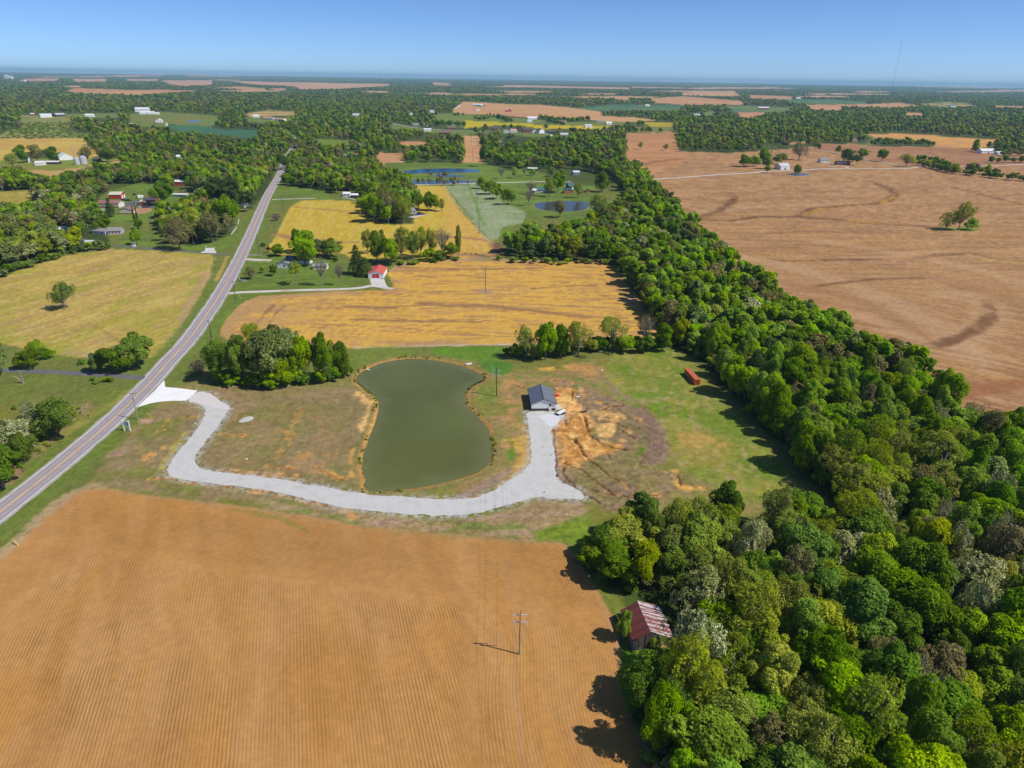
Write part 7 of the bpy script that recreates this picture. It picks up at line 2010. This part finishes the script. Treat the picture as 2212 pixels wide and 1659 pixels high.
for arr, far_ in ((np.array(rest), False), (s3, None), (s4, True)):
    n_ = len(arr)
    if not n_: continue
    x, y = arr[:, 0], arr[:, 1]
    r = np.hypot(x, y)
    h = rt2.uniform(9.5, 17, n_); w = rt2.uniform(8.5, 15, n_)
    if far_: w = w * np.clip((r / 2600) ** .55, 1, 3.2) * 1.1
    if far_ is None:
        f_ = species_idx(x, y, n_, False); f2 = species_idx(x, y, n_, True); idx_ = np.where(r > 1500, f2, f_)
    else:
        idx_ = species_idx(x, y, n_, far_)
        if not far_:
            uu_, vv_ = project(x, y); idx_ = np.where((uu_ < 240) & (vv_ > 425) & (rt2.random(n_) < .28), rt2.choice([10, 8, 10], n_), idx_)
    z0 = np.zeros(n_)
    if far_:
        z0 = np.zeros(n_)
        for hx, hy, sx, sy, hh in ((-9000, 20000, 2600, 1500, 46), (-5200, 21000, 1800, 1500, 34), (-16000, 23000, 3500, 2000, 50), (3000, 24000, 5000, 1500, 26), (9000, 17000, 3500, 1500, 30), (15000, 17000, 3000, 1500, 32), (6000, 22000, 2500, 1500, 34), (-1500, 17000, 2500, 1200, 18)):
            z0 += np.where(r > 8000, hh * np.exp(-((x - hx) / sx) ** 2 - ((y - hy) / sy) ** 2), 0)
    pts.append(np.stack([x, y, z0 - .1], 1)); sc_.append(np.stack([w, w * rt2.uniform(.85, 1.15, n_), h], 1)); ix.append(idx_)
# shrubs under and along the near woods, the scrubby field, hedges
def brush(xs, ys, hlo, hhi, wlo, whi, spec_choice):
    n_ = len(xs)
    pts.append(np.stack([xs, ys, np.full(n_, -.3)], 1)); w = rt2.uniform(wlo, whi, n_)
    sc_.append(np.stack([w, w, rt2.uniform(hlo, hhi, n_)], 1)); ix.append(rt2.choice(spec_choice, n_))
us = scatter(75, 430, 4.0); mu = in_any(us[:, 0], us[:, 1], [G(WOODS['barn wood']), G(WOODS['belt'])]); us = clear_of(us[mu], BSPOTS, 1.2)
brush(us[:, 0], us[:, 1], 2.2, 7, 3.5, 7, [0, 1, 2, 5, 11, 1])
us = scatter(900, 2100, lambda r: 11.); u_, v_ = project(us[:, 0], us[:, 1]); scr = np.array(PA("130,358 430,360 470,395 440,450 590,487 580,508 0,508 -100,505 20,470 140,440"))
mm = inside(u_, v_, scr) & (rt2.random(len(us)) < .55); brush(us[mm, 0], us[mm, 1], 1.5, 3.5, 4, 9, [1, 2, 9, 1])
def along(px, step, jit_):
    p_ = resample(G(px), step); return p_[:, 0] + rt2.normal(0, jit_, len(p_)), p_[:, 1] + rt2.normal(0, jit_, len(p_))
for px, st, jt, hh, ww, ch_ in [
    (P("1105,768 1160,772 1220,766 1290,756 1380,748 1440,744"), 2.2, 1.5, (3, 7), (4, 7), [0, 1, 11, 2]),
    (PD("0,715 60,690 160,655 260,625 400,575 560,545 740,535"), 4, 2, (3, 7), (5, 8), [0, 1, 11, 8]),
    (P("1088,566 1150,568 1250,569 1330,570"), 4, 2, (2, 5), (4, 6), [0, 1, 5, 2]),
    (P("862,574 930,566 1000,562"), 4, 2, (2, 4), (4, 6), [0, 1, 11]),
    (PF("-200,250 1250,250") if False else P("1990,358 2040,372 2100,380 2212,392 2330,402"), 6, 3, (6, 12), (8, 12), [0, 11, 2]),
    (P("1995,352 2030,362 2060,372"), 6, 4, (9, 14), (9, 13), [0, 11, 1]), (P("2090,372 2130,378 2150,380"), 8, 4, (10, 16), (9, 13), [5, 2, 0]),
    (PG("600,420 680,430 760,415"), 2.5, 1.2, (1, 2.5), (2, 4), [0, 1]),
    (P("468,824 520,832 590,837 650,828 745,820"), 1.6, 1.5, (3, 7), (4, 7), [0, 1, 11]),
    (P("2126,352 2180,352 2240,350"), 12, 5, (9, 13), (10, 13), [0, 11]),
    (PC("1880,590 1900,600"), 8, 4, (9, 13), (7, 9), [2]), (PC("2040,590 2100,570 2212,590 2300,600"), 8, 8, (10, 15), (10, 14), [0, 3, 11]),
    (PC("2050,610 2110,625 2212,620"), 10, 6, (8, 13), (9, 13), [0, 5, 11]),
    (PC("1240,555 1400,553 1620,558"), 8, 5, (9, 13), (9, 12), [0, 1, 11]), (PC("1245,545 1400,540 1610,548"), 9, 5, (9, 14), (9, 12), [0, 1, 11]),
    (PB("735,362 790,365"), 10, 4, (9, 12), (8, 10), [0, 3]), (PB("870,390 910,392 960,375"), 9, 5, (9, 13), (8, 11), [0, 2]), (PB("1000,375 1110,405"), 8, 5, (9, 14), (8, 11), [0, 3, 7]),
    (PB("1260,378 1480,402 1600,390"), 8, 7, (9, 14), (9, 12), [0, 11, 2]), (PB("1340,400 1440,425"), 6, 3, (8, 11), (8, 10), [0, 11]), (PB("690,425 790,435"), 7, 8, (10, 15), (9, 12), [0, 3]), (PB("570,430 640,420 690,435"), 9, 9, (10, 15), (9, 12), [0, 11]),
    (PB("1920,470 2060,472"), 9, 6, (10, 15), (10, 13), [0, 2]), (PE("800,560 960,585"), 5, 1, (.5, 1.2), (2, 4), [5, 2]),
    (P("960,402 1010,400"), 9, 2, (6, 9), (3, 5), [6, 5]), (PB("440,800 600,803 780,798"), 8, 2, (6, 10), (4, 7), [6, 5, 2]), (PB("580,760 700,765"), 8, 2, (5, 9), (4, 7), [6, 5]),
    ]:
    xs, ys = along(px, st, jt); brush(xs, ys, hh[0], hh[1], ww[0], ww[1], ch_)
# bank plants around the pond and on the road bank
pr = resample(np.vstack([pond_w, pond_w[:1]]), .9)
keep_ = (fbm(pr[:, 0], pr[:, 1], 9, 501, 3) > .5) & (rt2.random(len(pr)) < .7)
t_ = pr - pc; t_ /= np.linalg.norm(t_, axis=1)[:, None]; pr = (pr + t_ * (1.5 + rt2.uniform(-.7, 1.0, len(pr)))[:, None])[keep_]
brush(pr[:, 0], pr[:, 1], .3, 1.1, .5, 1.5, [1, 2, 5, 0, 9])
bk = np.vstack([resample(G(P(s_)), 1.4) for s_ in ("0,1030 70,965 130,915 185,882", "40,985 110,925 170,885", "-10,1060 50,1000 100,955")])
bk = bk + rt2.normal(0, 2.2, bk.shape); bk = bk[seg_dist(bk[:, 0], bk[:, 1], road_w, False) > 7.5]; brush(bk[:, 0], bk[:, 1], .5, 1.5, .8, 2.2, [1, 2, 9, 5])
pts = np.vstack(pts); sc_ = np.vstack(sc_); ix = np.concatenate(ix)
print("instances", len(pts))
me = bpy.data.meshes.new("woodland"); me.vertices.add(len(pts)); me.vertices.foreach_set("co", pts.astype(np.float32).ravel())
a = me.attributes.new("size", 'FLOAT_VECTOR', 'POINT'); a.data.foreach_set("vector", sc_.astype(np.float32).ravel())
a = me.attributes.new("kind_index", 'INT', 'POINT'); a.data.foreach_set("value", ix.astype(np.int32))
a = me.attributes.new("turn", 'FLOAT_VECTOR', 'POINT')
tv = np.zeros((len(pts), 3)); tv[:, 2] = rt2.uniform(0, 6.28, len(pts)); a.data.foreach_set("vector", tv.astype(np.float32).ravel())
wood = bpy.data.objects.new("woodland", me); COL.objects.link(wood)
tag(wood, 'dense spring woodland and brush covering the country beyond the fields', 'woodland', kind='stuff')
ng = bpy.data.node_groups.new("woodland_scatter", 'GeometryNodeTree')
ng.interface.new_socket("Geometry", in_out='INPUT', socket_type='NodeSocketGeometry'); ng.interface.new_socket("Geometry", in_out='OUTPUT', socket_type='NodeSocketGeometry')
gi = ng.nodes.new("NodeGroupInput"); go = ng.nodes.new("NodeGroupOutput")
ci = ng.nodes.new("GeometryNodeCollectionInfo"); ci.inputs["Collection"].default_value = SRC; ci.inputs["Separate Children"].default_value = True; ci.inputs["Reset Children"].default_value = True
iop = ng.nodes.new("GeometryNodeInstanceOnPoints"); iop.inputs["Pick Instance"].default_value = True
def attr(nm, ty):
    q = ng.nodes.new("GeometryNodeInputNamedAttribute"); q.data_type = ty; q.inputs["Name"].default_value = nm
    return next(o_ for o_ in q.outputs if o_.enabled and o_.name == "Attribute")
ng.links.new(gi.outputs[0], iop.inputs["Points"]); ng.links.new(ci.outputs[0], iop.inputs["Instance"])
ng.links.new(attr("kind_index", 'INT'), iop.inputs["Instance Index"]); ng.links.new(attr("size", 'FLOAT_VECTOR'), iop.inputs["Scale"]); ng.links.new(attr("turn", 'FLOAT_VECTOR'), iop.inputs["Rotation"])
ng.links.new(iop.outputs[0], go.inputs[0])
wood.modifiers.new("scatter", 'NODES').node_group = ng

# ---- tall radio mast and two far masts
def mast(u_, D_, hm, label, rad_=.5):
    dx_, dy_, _ = ray(u_, 200); k_ = D_ / math.hypot(dx_, dy_)
    root = empty('radio_mast', (float(dx_ * k_), float(dy_ * k_), 0), 0, label, 'radio mast')
    MB().tube([(0, 0, 0), (0, 0, hm)], rad_, 4).build('mast_tube', paint_mat("mast_steel", (.30, .30, .33)), root)
    for q in range(3):
        t = q * 2.094 + .4; MB().tube([(math.cos(t) * hm * .5, math.sin(t) * hm * .5, 0), (0, 0, hm * .9)], rad_ * .15, 3).build('guy_wire', paint_mat("mast_steel", (.30, .30, .33)), root)
mast(1924, 1500, 184, 'tall thin guyed radio mast rising above the horizon', .17)
mast(822, 10000, 182, 'taller of two faint masts on the horizon', 1.6)
mast(812, 10000, 168, 'shorter of two faint masts on the horizon', 1.6)

# ------------------------------------------------------------------ air
def haze():
    m = bpy.data.materials.new("summer_haze"); m.use_nodes = True
    n = m.node_tree.nodes; l = m.node_tree.links
    n.remove(n["Principled BSDF"])
    pv = n.new("ShaderNodeVolumePrincipled")
    pv.inputs["Color"].default_value = (.44, .74, 1.0, 1)
    pv.inputs["Density"].default_value = HAZE_D
    pv.inputs["Anisotropy"].default_value = 0.0
    l.new(pv.outputs[0], n["Material Output"].inputs["Volume"])
    o = MB().box(-58000, 58000, -58000, 58000, -4, 188).build('haze', m)
    o['kind'] = 'stuff'
HAZE_D = 4.4e-5
haze()
